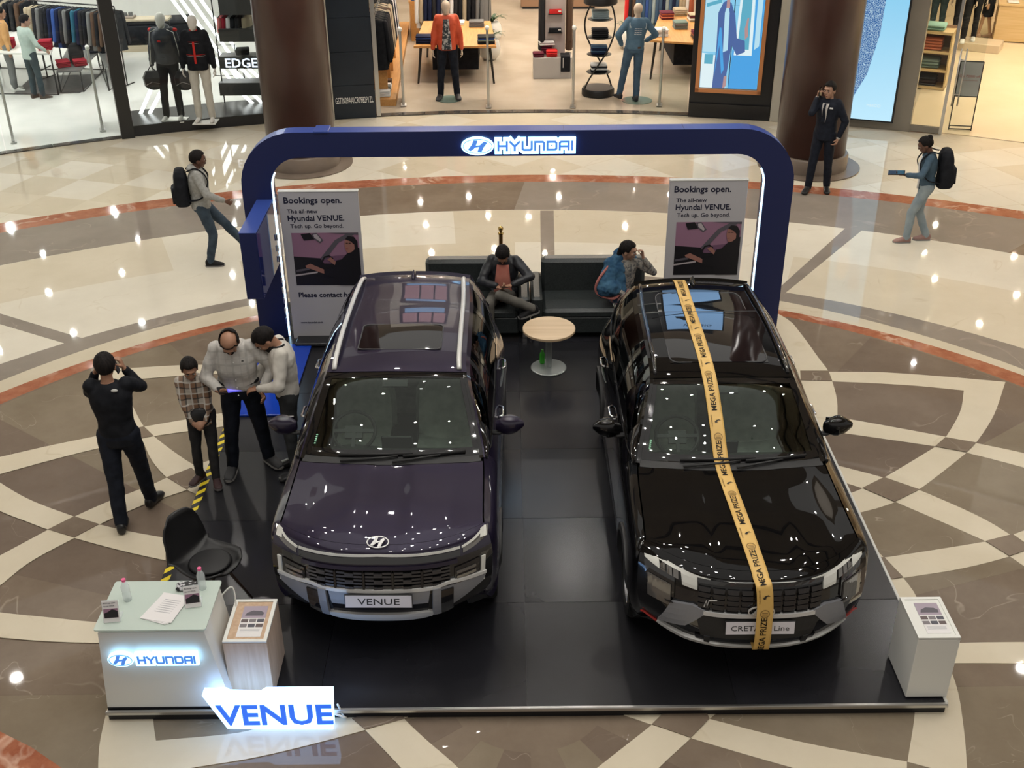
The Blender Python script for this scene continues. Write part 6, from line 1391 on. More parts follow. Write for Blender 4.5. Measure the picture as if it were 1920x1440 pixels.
# 9. seated woman in a blue shawl
SHA = noisy('blue_shawl_cloth', (.022, .065, .13), (.05, .12, .19), 11, .85, 5); PRN = noisy('printed_kurta_cloth', (.06, .10, .17), (.42, .20, .17), 9, .8, 4, lo=.42, hi=.58); KUR = noisy('grey_printed_kurta', (.28, .26, .23), (.10, .10, .10), 34, .8, 2, lo=.45, hi=.6)
J = person('seated woman in a blue shawl and printed clothes, hand at her ear', (1.32, 12.20, PT), 205, 1.60, top=KUR, topn='kurta', skirt=PRN, skin=SKIN2, hair='long', shoulder=.165, shoes=mat('beige_shoe', (.35, .3, .24), .6), hem=-.10, pelvis=(0, 0, .465), lean=4, head=(6, 42, 0),
  feet={1: (.10, .44, 0), -1: (-.08, .46, 0)}, knee={1: (.1, .6, 1), -1: (-.1, .6, 1)}, arms={-1: dict(w=(-.20, .17, .99), pole=(-.7, .3, -1), hd=(.1, -.2, 1), hn=(1, -.1, 0), curl=.8), 1: dict(w=(.12, .30, .60), pole=(1, -.5, -.3), hd=(-.3, .8, -.3), hn=(0, .2, -1), curl=.6)})
b = MB(); n_, sR, e_ = J['neck'], J['shs'][1], J['el'][1]; b2 = []
cap(b, n_+J['R']*.05-J['F']*.03, sR+J['R']*.02, .075, .085, 14); cap(b, sR, e_+J['R']*.03-V(0, 0, .02), .085, .115, 16); cap(b, e_+J['F']*.06, J['waist']+J['R']*.13+J['F']*.10, .10, .12, 16); cap(b, n_-J['F']*.06, n_-J['R']*.12-J['F']*.02-J['U']*.03, .065, .06, 14)
cap(b, n_+J['R']*.09+J['F']*.06-J['U']*.05, J['waist']+J['R']*.11+J['F']*.12, .055, .09); cap(b, n_-J['F']*.08, J['waist']-J['F']*.10, .10, .12)
me = remesh(b, 'shawl', .011, 4, .03, .05); me.materials.append(SHA); sh_ = link('shawl', me, J['t'])
MB().tube([tuple(p) for p in spline([n_+J['R']*.15+J['F']*.02+J['U']*.02, e_+J['R']*.12+V(0, 0, .10), e_+J['R']*.13-V(0, 0, .06), e_+J['F']*.12-V(0, 0, .10), J['waist']+J['R']*.16+J['F']*.22]+[], 5)], .011, 6, flat=1.8).build('shawl_border', mat('pink_border', (.42, .16, .14), .8), sh_, True)
hb_ = thing('handbag', 'grey beige clutch bag on the lap of the seated woman', 'bag', world(J, J['wr'][1]+J['F']*.10-V(0, 0, .005)), math.radians(215))
MB().box((0, 0, .0), (.25, .05, .16), bev=.02, rx=-.5).build('bag_body', mat('taupe_leather', (.24, .21, .17), .5), hb_); MB().box((0, -.03, .03), (.24, .02, .07), rx=-.5, bev=.008).build('bag_flap', mat('taupe_leather_dark', (.20, .17, .14), .5), hb_)
# 10-12. shoppers in the left shop
J = person('man in a mint kurta shirt and dark trousers browsing the left shop', (-9.53, 22.95, 0), -35, 1.70, top=noisy('mint_cotton', (.36, .44, .40), (.42, .50, .46), 9, .8), trousers=noisy('blue_grey_trousers', (.03, .045, .055), (.04, .06, .07), 9, .8), shoes=BRSH, hem=-.12, tope=.016, feet={1: (.10, .05, -20), -1: (-.10, -.02, 0)}, head=(10, -20, 0), small=1, skin=SKIN2, arms={1: dict(w=(.26, .22, .98), pole=(.5, -1, -.2)), -1: dict(w=(-.16, .25, 1.02), pole=(-.6, -.8, -.2))})
J = person('man in an orange shirt and grey trousers at the left edge of the shop', (-10.25, 23.6, 0), -60, 1.72, top=noisy('orange_cotton', (.52, .28, .11), (.60, .33, .14), 9, .8), trousers=noisy('pale_grey_jeans', (.16, .17, .17), (.2, .21, .21), 9, .8), shoes=WHITE, hem=-.08, tope=.014, small=1)
# ================================================================ SHOP CONTENTS
def cl(name, c, r=.8): return mat(name, c, r)
RACKM = mat('black_steel_rack', (.012, .012, .012), .4); OAKO = wood('orange_oak', (.50, .24, .07), (.60, .32, .11), 2, .45, 1)
PAL = {k: cl(k+'_cloth', v) for k, v in dict(black=(.009, .009, .011), charcoal=(.025, .025, .028), navy=(.012, .018, .05), blue=(.04, .09, .30), denim=(.06, .11, .19), teal=(.03, .12, .18), grey=(.16, .16, .16), white=(.62, .61, .58), beige=(.42, .35, .25), red=(.30, .015, .03), bright_red=(.60, .03, .03), maroon=(.11, .02, .035), sage=(.16, .22, .20), rust=(.42, .12, .06), brown=(.10, .06, .04), pink=(.5, .15, .15), mint=(.25, .42, .35), pale_blue=(.32, .40, .42)).items()}
def garment_mesh(L=.72, w=.42, d=.07, sleeves=True):
    b = MB(); X, Y, Z = V(1, 0, 0), V(0, 1, 0), V(0, 0, 1)
    loft(b, [ellring(V(0, 0, -z), hw, hd, X, Y, 12, 2.4) for z, hw, hd in ((.0, .05, .03), (.03, w*.42, .035), (.10, w*.50, d*.8), (.35, w*.46, d), (L*.8, w*.47, d*1.05), (L, w*.50, d*1.1))])
    if sleeves:
        for q in (1, -1): cap(b, (q*w*.44, 0, -.07), (q*w*.60, 0, -L*.82), .055, .045, 8)
    return b
def hanger(par):
    MB().tube([(-.19, 0, -.03), (0, 0, .03), (.19, 0, -.03)], .007, 5).build('hanger', RACKM, par); MB().tube([(0, 0, .03), (0, 0, .075), (.0, .012, .095), (0, .02, .08)], .003, 5).build('hook', STEEL, par)
PROTO = {}
ORD = ['first', 'second', 'third', 'fourth', 'fifth', 'sixth', 'seventh', 'eighth', 'ninth', 'tenth', 'eleventh', 'twelfth', 'thirteenth', 'fourteenth', 'fifteenth', 'sixteenth', 'seventeenth', 'eighteenth', 'nineteenth', 'twentieth', 'twenty-first']
def garment(col, loc, rz, lab, grp, L=.72, kind='jacket', w=.42):
    k = (col, L, kind, w)
    if k not in PROTO:
        t = thing('hanging_'+kind, lab, kind, loc, rz, grp); o = garment_mesh(L, w, sleeves=(kind != 'trousers')).build('cloth', PAL[col], t, .9)
        if kind == 'jacket': MB().tube([(0, -.078, -.05), (0, -.082, -L+.01)], .005, 4).build('zip', PAL['charcoal'] if col != 'charcoal' else PAL['grey'], t)
        hanger(t); PROTO[k] = t; return t
    return dup(PROTO[k], loc, rz, lab, group=grp)
def folded(col, loc, rz, lab, grp=None, n=4, w=.26, d=.32, h=.03, cat='folded clothes', nm='folded_garment_stack', cols=None):
    t = thing(nm, lab, cat, loc, rz, grp)
    for i in range(n):
        c = PAL[(cols or [col])[i % len(cols or [col])]]; P = []
        b = MB(); b.box((random.uniform(-.006, .006), random.uniform(-.006, .006), h*(i+.5)), (w*random.uniform(.95, 1), d*random.uniform(.95, 1), h*.94), bev=h*.42); b.build('folded_garment', c, t, .8)
    return t
def frametable(lab, corners, z, top, th=.03, leg=.025, base=True, nm='display_table'):
    c = sum((V(*p, 0) for p in corners), V(0, 0, 0))/4; t = thing(nm, lab, 'table', (c.x, c.y, 0)); q = [V(*p, 0)-c for p in corners]
    MB().prism([(p.x, p.y) for p in q], z-th, z).build('table_top', top, t)
    for i, p in enumerate(q):
        p2 = p*.97; MB().box((p2.x, p2.y, (z-th)/2), (leg, leg, z-th)).build('leg', RACKM, t)
    if base:
        for i in range(4): MB().tube([tuple(q[i]*.97+V(0, 0, .02)), tuple(q[(i+1) % 4]*.97+V(0, 0, .02))], .011, 4).build('foot_rail', RACKM, t)
    return t
GA = lambda u, v, z=0: tuple(G(u, v, z)[:2])
# ---- left shop: long rack of jackets
def rack(lab, a, b, z, legs=True):
    a, b = V(*a, z), V(*b, z); t = thing('clothes_rack', lab, 'clothes rack', tuple((a+b)/2)); m = (a+b)/2
    MB().tube([tuple(a-m), tuple(b-m)], .014, 8).build('rail', RACKM, t)
    if legs:
        for p in (a, b): MB().tube([tuple(p-m), tuple(p-m-V(0, 0, z-.02))], .014, 8).build('upright', RACKM, t); dn = (b-a).normalized().cross(V(0, 0, 1)); MB().tube([tuple(p-m-V(0, 0, z-.02)-dn*.25), tuple(p-m-V(0, 0, z-.02)+dn*.25)], .014, 6).build('foot', RACKM, t)
    return a, b
A_, B_ = gy(60, 4, 24.6), gy(212, 4, 23.9); zr = 1.62
a, b = rack('long black clothes rack of jackets in the white left shop', (A_.x, 24.6), (B_.x, 23.9), zr)
cols = ['beige', 'beige', 'charcoal', 'grey', 'charcoal', 'black', 'navy', 'blue', 'navy', 'charcoal', 'grey', 'black', 'teal', 'navy', 'charcoal', 'black', 'grey', 'brown', 'black', 'brown', 'charcoal']
ra = math.atan2((b-a).y, (b-a).x)
for i, c in enumerate(cols): p = a.lerp(b, (i+.4)/len(cols)); garment(c, (p.x, p.y, zr-.09), ra+PI/2-.55+random.uniform(-.1, .1), '%s jacket on the long rack of the white shop, %s from its left end' % (c, ORD[i]), 'jackets on the long rack of the white shop', .80)
a, b = rack('second clothes rack behind the shopper in the mint shirt', tuple(gy(-60, 0, 25.6)[:2]), tuple(gy(58, 0, 25.4)[:2]), 1.55)
for i in range(11): p = a.lerp(b, (i+.4)/11); c = ['brown', 'black', 'charcoal', 'brown', 'grey', 'black', 'beige', 'black', 'charcoal', 'brown', 'black'][i]; garment(c, (p.x, p.y, 1.46), 1.1, '%s coat on the rack behind the mint-shirted shopper, %s from the left' % (c, ORD[i]), 'coats on the second rack of the white shop', 1.0)
# tables with folded stock
t1 = [GA(-30, 178), GA(112, 180), GA(122, 132), GA(0, 128)]
frametable('black framed table stacked with red clothes in front of the mint-shirted shopper', t1, .86, WHITE)
c1, c2, c3, c4 = [V(*p, .862) for p in t1]
def on(cs, u, v): return tuple(cs[0].lerp(cs[1], u).lerp(cs[3].lerp(cs[2], u), v))
T1 = (c1, c2, c3, c4)
for u, v, c, n, lab in ((.42, .22, 'red', 6, 'dark red folded stack left of the mint-shirted shopper'), (.92, .18, 'red', 6, 'dark red folded stack at the front corner of the table'), (.97, .62, 'red', 5, 'dark red folded stack behind the corner stack'), (.72, .62, 'white', 5, 'white folded stack on the table beside the shopper'), (.84, .92, 'black', 4, 'black folded stack behind the white stack'), (.60, .95, 'charcoal', 4, 'charcoal folded stack at the back of the table'), (.1, .3, 'maroon', 4, 'maroon folded stack at the left end of the table')):
    folded(c, on(T1, u, v), .2, lab, n=n)
t2 = [GA(114, 176), GA(158, 174), GA(196, 132), GA(135, 128)]
frametable('low black framed table with red stacks and a backpack', t2, .46, mat('grey_table_top', (.12, .12, .12), .4))
T2 = tuple(V(*p, .462) for p in t2)
for u, v, c, lab in ((.2, .2, 'red', 'red folded stack on the low table, left of two'), (.8, .25, 'red', 'red folded stack on the low table, right of two'), (.85, .85, 'navy', 'navy folded stack at the back of the low table')): folded(c, on(T2, u, v), .5, lab, n=4)
t3 = [GA(205, 172), GA(232, 158), GA(214, 118), GA(186, 124)]
frametable('narrow black framed side table near the mullion', t3, .5, mat('grey_table_top', 0)); folded('black', tuple(V(*GA(205, 140), .502)), .6, 'black folded stack on the narrow side table', n=5); 
def bagthing(lab, loc, m, sx=.3, sz=.4, rz=0):
    o = thing('backpack', lab, 'bag', loc, rz); b = MB(); loft(b, [ellring(V(0, 0, z*sz), sx/2*k, .09*k, V(1, 0, 0), V(0, 1, 0), 14, 2.8) for z, k in ((0, .8), (.06, 1), (.6, 1), (.85, .8), (1, .4))]); b.build('bag_body', m, o, .9)
    MB().box((0, -.09, sz*.3), (sx*.7, .04, sz*.4), bev=.02).build('front_pocket', m, o); MB().tube([(-.04, 0, sz), (-.03, 0, sz+.05), (.03, 0, sz+.05), (.04, 0, sz)], .007, 6).build('grab_loop', m, o); return o
bagthing('black backpack standing on the low table among red stacks', tuple(V(*G(146, 118, .46)[:2], .462)), BLKC, .30, .42, .3)
rg = thing('floor_mat', 'dark grey rug under the display tables of the white shop', 'rug', (*GA(115, 165), .012)); gm = [V(*GA(u, v), 0)-V(*GA(115, 165), 0) for u, v in ((25, 178), (150, 176), (190, 140), (60, 145))]; MB().prism([(p.x, p.y) for p in gm], .0, .006).build('rug', noisy('rug_grey', (.10, .095, .095), (.13, .12, .12), 6, .5), rg)
sf = thing('window_bench', 'black upholstered bench with grey cushions under the wall shelf', 'bench', (*GA(262, 98), .012), .12); MB().box((.15, .4, .07), (2.2, .8, .14)).build('timber_plinth', wood('pale_timber', (.5, .42, .30), (.58, .5, .38), 2, .5, 0), sf); MB().box((.15, .4, .36), (2.2, .75, .44), bev=.03).build('bench_body', BLKC, sf, .8)
for i in range(3): MB().box((-.55+.7*i, .4, .62), (.68, .7, .10), bev=.04).build('cushion', PAL['charcoal'], sf, .8)
ws_ = thing('wall_shelf', 'oak shelf on a black frame behind the hooded mannequin', 'shelf', (*gy(255, 40, 26.0)[:2], .95), .05); MB().box((0, 0, .0), (1.5, .4, .04)).build('shelf_board', wood('pale_timber', 0, 0), ws_); MB().box((0, -.02, -.04), (1.5, .42, .03)).build('shelf_frame', RACKM, ws_)
MB().tube([(-.7, .1, -.05), (-.7, .1, -.93)], .015, 6).build('leg', RACKM, ws_); MB().tube([(.7, .1, -.05), (.7, .1, -.93)], .015, 6).build('leg', RACKM, ws_)
tr_ = thing('tray', 'wooden tray of small boxes on the oak shelf', 'tray', (*gy(235, 32, 26.0)[:2], .972)); MB().box((0, 0, .02), (.42, .25, .04), bev=.01).build('tray_body', mat('tray_wood', (.28, .23, .19), .5), tr_)
for i in range(3): MB().box((-.12+i*.12, .02, .07), (.08, .08, .06+.02*i), bev=.008).build('box', PAL['grey'], tr_)
# neon bars
NEON = mat('neon_white_tube', (.8, .8, .8), .3, emit=(1, 1, 1), es=3.2)
ne = thing('neon_sculpture', 'slanted white light tubes leaning in the display window', 'light', tuple(gy(380, 90, 22.5)))
org = V(*ne.location)
for (u0, v0, u1, v1, y) in ((295, -40, 432, 150, 22.6), (311, -40, 446, 148, 22.6), (338, -30, 430, 100, 23.0), (356, -30, 448, 100, 23.0), (262, 217, 286, 160, 21.25), (279, 216, 302, 172, 21.25), (428, 120, 455, 148, 22.4), (444, 120, 470, 146, 22.4), (458, 120, 484, 144, 22.4), (450, 172, 480, 200, 21.9), (470, 172, 496, 198, 21.9)):
    a, b = gy(u0, v0, y), gy(u1, v1, y); a.z = max(a.z, .05); b.z = max(b.z, .05); 
    if b.z > a.z: a, b = b, a
    MB().tube([tuple(a-org), tuple(b-org)], .032, 4).build('light_tube', NEON, ne)
# suspended boxes with EDGE
tw = thing('shelf_tower', 'hanging tower of dark shelf boxes, one with lit white letters', 'shelf', tuple(gy(455, 110, 21.9))); org = V(*tw.location)
GRB = mat('dark_grey_box', (.05, .05, .05), .45)
for v0, v1 in ((-6, 26), (50, 76), (101, 126), (150, 176)):
    a, b = gy(398, v0, 21.9), gy(398, v1, 21.9); h = a.z-b.z; c = gy(446, (v0+v1)/2, 21.9)-org; MB().box((c.x+.12, c.y, c.z), (.88, .35, h*.9)).build('shelf_box', GRB, tw)
for u in (404, 500): p = gy(u, 60, 21.9)-org; MB().box((p.x, p.y, 0), (.02, .02, 2.4)).build('cable_rod', RACKM, tw)
c = gy(445, 112, 21.9)-org; t = MB(); text(t, 'EDGE', .24, upright((c.x+.11, c.y-.18, c.z-.10)), bold=.015, sx=1.05); t.build('lettering', mat('edge_letters', (.6, .6, .65), .4, emit=(.8, .85, 1), es=1.3), tw)
for i, (c_, u) in enumerate((('pink', 416), ('red', 424), ('white', 432), ('black', 440), ('charcoal', 449), ('beige', 462))): p = gy(u, 27, 22.0); garment(c_, (p.x, p.y, p.z), 1.3, '%s small garment hanging between the dark shelf boxes' % c_, 'garments between the shelf boxes', .34, 'shirt', .26)
folded('black', tuple(gy(455, 100, 21.85)), .2, 'black bag lying on the shelf box with lit letters', n=3, cat='bag', nm='black_bag')
rkf = thing('floor_frame', 'black tube frame leaning behind the cream-trousered mannequin', 'frame', (*GA(432, 190), .19)); MB().tube([(-.25, .1, .3), (-.25, .1, .9), (.2, .1, .9), (.2, .1, .3)], .014, 6, True).build('tube', RACKM, rkf); MB().tube([(.35, 0, 0), (.30, .1, .55)], .016, 6).build('leg', RACKM, rkf)
# ---- mannequins
MANW = mat('mannequin_white', (.62, .60, .56), .35); MANB = mat('mannequin_beige', (.55, .44, .34), .5)
RDT = mat('jacket_red', (.50, .03, .025), .7)
def stripes(J, zs, m, w=.17):
    for z, th in zs:
        r = [J['P']+J['U']*z+J['R']*w*math.cos(a)+J['F']*(.158*math.sin(a)) for a in [math.radians(28+124*i/10) for i in range(11)]]; MB().tube([tuple(p) for p in r], th, 5, flat=.4).build('stripe', m, J['t'])
pA, pB = G(330, 222, .19), G(387, 226, .19)
kw = dict(name='mannequin', cat='mannequin', skin=MANW, hair=None, faceless=1, small=1, hood=1, shoes=None)
J = person('white mannequin in a navy padded gilet over a hooded jacket, holding a bag', (pA.x, pA.y, .185), 176, 1.97, top=noisy('navy_padded_nylon', (.012, .015, .024), (.02, .024, .036), 5, .5), topn='padded_jacket', trousers=BLKC, tope=.03, slw=1.2, hem=-.04, feet={1: (.12, .08, -8), -1: (-.10, 0, 8)}, wr=.02, **kw)
mannA = J
for z in (.08, .16, .24, .32, .40): r = [J['P']+J['U']*z+J['R']*.185*math.cos(a)+J['F']*(.152*math.sin(a)) for a in [math.radians(360*i/20) for i in range(20)]]; MB().tube([tuple(p) for p in r], .006, 4, True).build('quilt_seam', BLACK, J['t'])
for q in (1, -1): MB().tube([tuple(J['neck']+J['R']*q*.10+J['F']*.07), tuple(J['shs'][q]+J['F']*.07), tuple(J['el'][q]+J['F']*.06), tuple(J['wr'][q]+J['F']*.045+J['U']*.03)], .014, 5, flat=.5).build('sleeve_stripe', MANW, J['t']); MB().ell(tuple(J['shs'][q]+J['U']*.03), (.055, .06, .035), 10, 6).build('red_yoke', RDT, J['t'], True)
MB().box(tuple(J['chest']+J['F']*.16+J['R']*.04), (.06, .01, .03)).build('badge', RDT, J['t'])
J = person('white mannequin in a black jacket with red and white stripes and cream trousers', (pB.x, pB.y, .185), 180, 1.95, top=BLKC, topn='striped_jacket', trousers=noisy('cream_jersey', (.50, .48, .42), (.56, .54, .48), 8, .85), tope=.03, slw=1.2, hem=-.10, feet={1: (.11, .0, -6), -1: (-.11, 0, 6)}, **kw)
stripes(J, ((.40, .011), (.17, .011)), RDT, .185); stripes(J, ((.37, .008), (.145, .008)), MANW, .188); MB().tube([tuple(J['neck']+J['F']*.085), tuple(J['chest']+J['F']*.165), tuple(J['P']+J['F']*.165+J['U']*.02)], .020, 6, flat=.5).build('red_placket', RDT, J['t']); MB().ell(tuple(J['neck']-J['F']*.02), (.10, .09, .05), 14, 8).build('red_hood_lining', RDT, J['t'], True)
for lab, w, rz in (('black holdall hanging from the left hand side of the navy mannequin', mannA['wr'][1], .1), ('grey black holdall hanging between the two white mannequins', mannA['wr'][-1], -.1)):
    p = world(mannA, w); o = thing('holdall', lab, 'bag', (p.x, p.y-.05, p.z-.42), rz); b = MB(); loft(b, [ellring(V(0, 0, z), a_, d_, V(1, 0, 0), V(0, 1, 0), 8, 3) for z, a_, d_ in ((0, .08, .05), (.06, .17, .08), (.22, .19, .09), (.34, .12, .05))]); b.build('bag_body', mat('bag_nylon', (.03, .03, .032), .35), o); MB().tube([(-.08, 0, .33), (-.02, .02, .42), (.06, 0, .33)], .010, 6).build('handle', BLACK, o); MB().tube([(-.12, -.085, .10), (0, -.095, .16), (.12, -.085, .12)], .005, 4).build('zip', STEEL, o)
for J_ in (mannA, J): MB().box((0, .04, -.006), (.42, .34, .012)).build('foot_plate', WHITE, J_['t'])
kw['hood'] = 0
p = G(842, 186); SHP = noisy('printed_shirt', (.45, .43, .42), (.04, .05, .06), 16, .8, 2, lo=.44, hi=.52)
J = person('beige mannequin in an orange-red zip jacket, printed shirt and navy trousers', (p.x, p.y, .02), 180, 1.95, top=noisy('orange_red_nylon', (.55, .07, .025), (.66, .10, .04), 9, .45), topn='jacket', open=SHP, openw=(.05, .09), openn='printed_shirt', trousers=NAVC, tope=.03, slw=1.15, hem=-.08, feet={1: (.15, .02, -14), -1: (-.15, 0, 14)}, **{**kw, 'skin': MANB, 'shoes': mat('dark_trainer', (.03, .03, .035), .5)}, sole=None, trw=1.05)
MB().cyl((0, .05, -.009), .26, .010, 32).build('foot_plate', mat('green_glass_plate', (.16, .22, .19), .05), J['t'])
p = G(1185, 190)
J = person('beige mannequin seen from behind in a pale denim jacket and jeans', (p.x, p.y, .02), 8, 1.91, top=MDEN, topn='denim_jacket', trousers=noisy('blue_jeans', (.05, .09, .14), (.07, .12, .18), 7, .8), tope=.022, slw=1.15, hem=-.03, slean=4, feet={1: (.06, -.04, -4), -1: (-.22, .10, 14)}, arms={1: dict(w=(.24, .16, 1.02), pole=(1, -.7, 0), curl=.9), -1: dict(w=(-.22, .05, .98), pole=(-1, -.6, 0), curl=.8)}, **{**kw, 'skin': MANB, 'shoes': mat('dark_trainer', 0)})
YK = MB(); n_ = J['neck']; P = [[tuple(n_+J['R']*x-J['U']*(.03+.10*v+.04*abs(x)/.15)-J['F']*(.085+.035*v-.10*abs(x)**1.5)) for x in [-.17+.34*j/10 for j in range(11)]] for v in (0, .5, 1)]; YK.grid(P, .006).build('pale_yoke', noisy('pale_denim', (.30, .38, .43), (.36, .44, .5), 8, .8), J['t'], True)
for i in range(4):
    for j in range(3): MB().box(tuple(J['chest']+J['R']*(-.05+.05*j)-J['U']*(-.02+.035*i)-J['F']*.148), (.035+.01*((i+j) % 2), .004, .008), rz=0).build('back_print', mat('white_cloth', 0), J['t'])
MB().box(tuple(J['P']+J['R']*.06+J['U']*.02-J['F']*.142), (.06, .006, .035)).build('leather_patch', PAL['brown'], J['t'])
MB().cyl((.1, 0, -.009), .3, .010, 32).build('foot_plate', mat('green_glass_plate', 0), J['t'])
# ---- centre shop, left wall: oak fixture in depth with hanging clothes
W0, W1 = V(*GA(712, 200), 0), V(*GA(735, 95), 0); wd = (W1-W0).normalized(); wn = V(wd.y, -wd.x, 0)
fx = thing('oak_wall_fixture', 'orange oak wall fixture of plinths and shelves along the left wall', 'shelving', tuple(W0)); L_ = (W1-W0).length+2.5; a_ = math.atan2(wd.y, wd.x)
MB().box(tuple(wd*L_/2+wn*.05+V(0, 0, .07)), (L_, .55, .14), rz=a_).build('plinth', OAKO, fx); MB().box(tuple(wd*(L_/2+.3)-wn*.12+V(0, 0, .62)), (L_-.6, .28, .04), rz=a_).build('shelf', OAKO, fx)
for f in (.35, 1.3, 2.3, 3.4): MB().box(tuple(wd*f-wn*.05+V(0, 0, .35)), (.04, .42, .5), rz=a_).build('divider', OAKO, fx)
MB().tube([tuple(-wn*.02+V(0, 0, 1.72)+wd*.1), tuple(wd*L_-wn*.02+V(0, 0, 1.72))], .013, 6).build('rail', RACKM, fx)
for i, c in enumerate(['black', 'black', 'black', 'charcoal', 'black', 'beige', 'brown', 'beige', 'beige', 'black', 'black', 'white', 'charcoal', 'navy', 'white', 'grey']): q = W0+wd*(.2+.2*i)-wn*.0; garment(c, (q.x, q.y, 1.63), a_+PI/2, '%s coat on the left wall rail of the centre shop, %s from the entrance' % (c, ORD[i]), 'coats on the left wall rail of the centre shop', .95)
for i, c in enumerate(['white', 'grey', 'white', 'brown']): q = W0+wd*(.25+.24*i)+wn*.05; folded(c, (q.x, q.y, .142), a_, '%s folded pile on the oak plinth beside the navy panel, %s from the entrance' % (c, ORD[i]), n=4+i % 2, w=.2)
# back gondola + back racks
q = V(*GA(772, 78), 0); go = thing('oak_gondola', 'orange oak gondola stacked with coloured clothes', 'shelving', tuple(q), .1); MB().box((.25, .6, .45), (.5, 1.2, .9)).build('body', OAKO, go); MB().box((.25, .6, .92), (.56, 1.26, .04)).build('top', OAKO, go)
for i, (c, lab) in enumerate((('blue', 'blue folded stack on the oak gondola'), ('bright_red', 'red folded stack on the oak gondola'), ('white', 'white folded stack on the oak gondola'))): folded(c, (q.x+.15, q.y+.15+.35*i, .942), .1, lab, n=5)
A2, B2_ = gy(785, 0, 27.2), gy(915, 0, 27.2); a, b = rack('clothes rack at the back of the centre shop behind the orange jacket', (A2.x, 27.2), (B2_.x, 27.2), 1.42)
for i, c in enumerate(['white', 'beige', 'navy', 'navy', 'charcoal', 'navy', 'grey', 'navy', 'white', 'charcoal', 'black', 'beige', 'black', 'black', 'grey', 'grey']): q = a.lerp(b, (i+.4)/16); garment(c, (q.x, q.y, 1.33), 1.2, '%s jacket on the back rack behind the orange jacket, %s from the left' % (c, ORD[i]), 'jackets on the back rack of the centre shop', .85)
# oak table left
tc_ = [GA(783, 158), GA(928, 158), GA(918, 108), GA(800, 108)]
def trestle(lab, cs, z, rot=0):
    c = sum((V(*p, 0) for p in cs), V(0, 0, 0))/4; t = thing('display_table', lab, 'table', tuple(c)); q = [V(*p, 0)-c for p in cs]; MB().prism([(p.x*1.05, p.y*1.05) for p in q], z-.04, z).build('table_top', OAKO, t)
    for p in q: MB().tube([(p.x*.88, p.y*.88, z-.04), (p.x*.98, p.y*.98, 0)], [.03, .02], 4).build('leg', RACKM, t)
    MB().box((0, 0, z-.36), (abs(q[1].x-q[0].x)*.6, abs(q[2].y-q[1].y)*.6, .5)).build('under_box', BLKC, t); return t
trestle('orange oak trestle table behind the orange-jacketed mannequin', tc_, .80)
T = tuple(V(*p, .802) for p in tc_)
folded('blue', on(T, .12, .12), 0, 'royal blue folded stack on the left end of the oak table', n=5, w=.42, cols=['navy', 'navy', 'navy', 'blue'])
folded('charcoal', on(T, .9, .1), .05, 'stack of charcoal, blue and green folded jumpers right of the orange jacket', n=5, w=.36, cols=['black', 'charcoal', 'sage', 'blue', 'charcoal'])
folded('denim', on(T, .3, .85), 0, 'denim folded stack at the back of the oak table', n=2, w=.4); folded('grey', on(T, .8, .8), 0, 'grey folded stack at the back right of the oak table', n=4, w=.34); folded('white', on(T, .55, .9), 0, 'small white folded piece on the oak table', n=2, w=.2)
def pot(lab, u, v, leaf=True):
    p = G(u, v); t = thing('potted_plant', lab, 'plant', (p.x, p.y, .01)); MB().lathe((0, 0, 0), [(.13, 0), (.22, .10), (.25, .25), (.22, .40), (.17, .46), (.15, .44)], 24).build('pot', WHITE, t, True)
    for i in range(14):
        a = i*2.4; r = .28+.08*(i % 3); MB().grid([[tuple(V(math.cos(a)*r*k-math.sin(a)*w_*(1-k)*.05, math.sin(a)*r*k+math.cos(a)*w_*(1-k)*.05, .45+.45*k-.35*k*k)) for w_ in (-1, 0, 1)] for k in (0, .3, .6, .85, 1)], .002).build('leaf', mat('dark_leaf', (.02, .06, .02), .4), t)
pot('white round planter right of the oak table, upper of two', 922, 78); pot('white round planter right of the oak table, lower of two', 918, 112); pot('white round planter behind the denim jacket mannequin', 1176, 92)
# display block
p0 = G(1000, 149); p1 = G(1072, 149); wD = (p1-p0).length; db = thing('display_block', 'grey display block with a tall panel, red and black boxes on it', 'display unit', ((p0.x+p1.x)/2, p0.y, .01))
LG = mat('pale_grey_laminate', (.42, .40, .38), .4)
MB().box((0, .28, .22), (wD, .56, .44), bev=.006).build('block', LG, db); MB().box((.06, .45, 1.25), (wD*.52, .16, 1.7), bev=.005).build('panel', mat('pink_grey_laminate', (.50, .43, .41), .4), db)
t = MB(); text(t, 'GAS', .13, upright((.10, .366, 1.66)), bold=.02, sx=1.3); t.build('lettering', BLACK, db); t = MB(); t.prism_xz([(-.14, 1.71), (-.10, 1.66), (-.02, 1.70), (-.02, 1.75), (-.10, 1.72)], .36, .37); t.build('logo_mark', BLACK, db)
cx, cy = (p0.x+p1.x)/2, p0.y
for z, c, lab in ((1.30, 'bright_red', 'red boxed belt on the upper niche of the display panel'), (.92, 'black', 'black boxed belt on the lower niche of the display panel')):
    MB().box((.06, .34, z-.035), (.30, .10, .012)).build('ledge', RACKM, db); o = thing('boxed_accessory', lab, 'box', (cx+.06, cy+.34, .01+z-.028)); MB().box((0, 0, .045), (.26, .09, .09), bev=.01).build('box', PAL[c], o); MB().box((.09, -.046, .06), (.06, .004, .03)).build('label', WHITE, o)
for dx, dy, c, lab, n in ((-.30, .12, 'maroon', 'maroon shoe box with white cloth at the left of the display block', 2), (-.02, .12, 'bright_red', 'bright red folded stack on the display block', 3), (-.12, .36, 'maroon', 'maroon boxed stack under the white shirt on the block', 4)): folded(c, (cx+dx, cy+dy, .46), 0, lab, n=n, w=.24, d=.2, h=.045)
folded('white', (cx-.12, cy+.36, .645), .1, 'crumpled white shirt on top of the maroon boxes', n=2, w=.34, d=.24, h=.04)
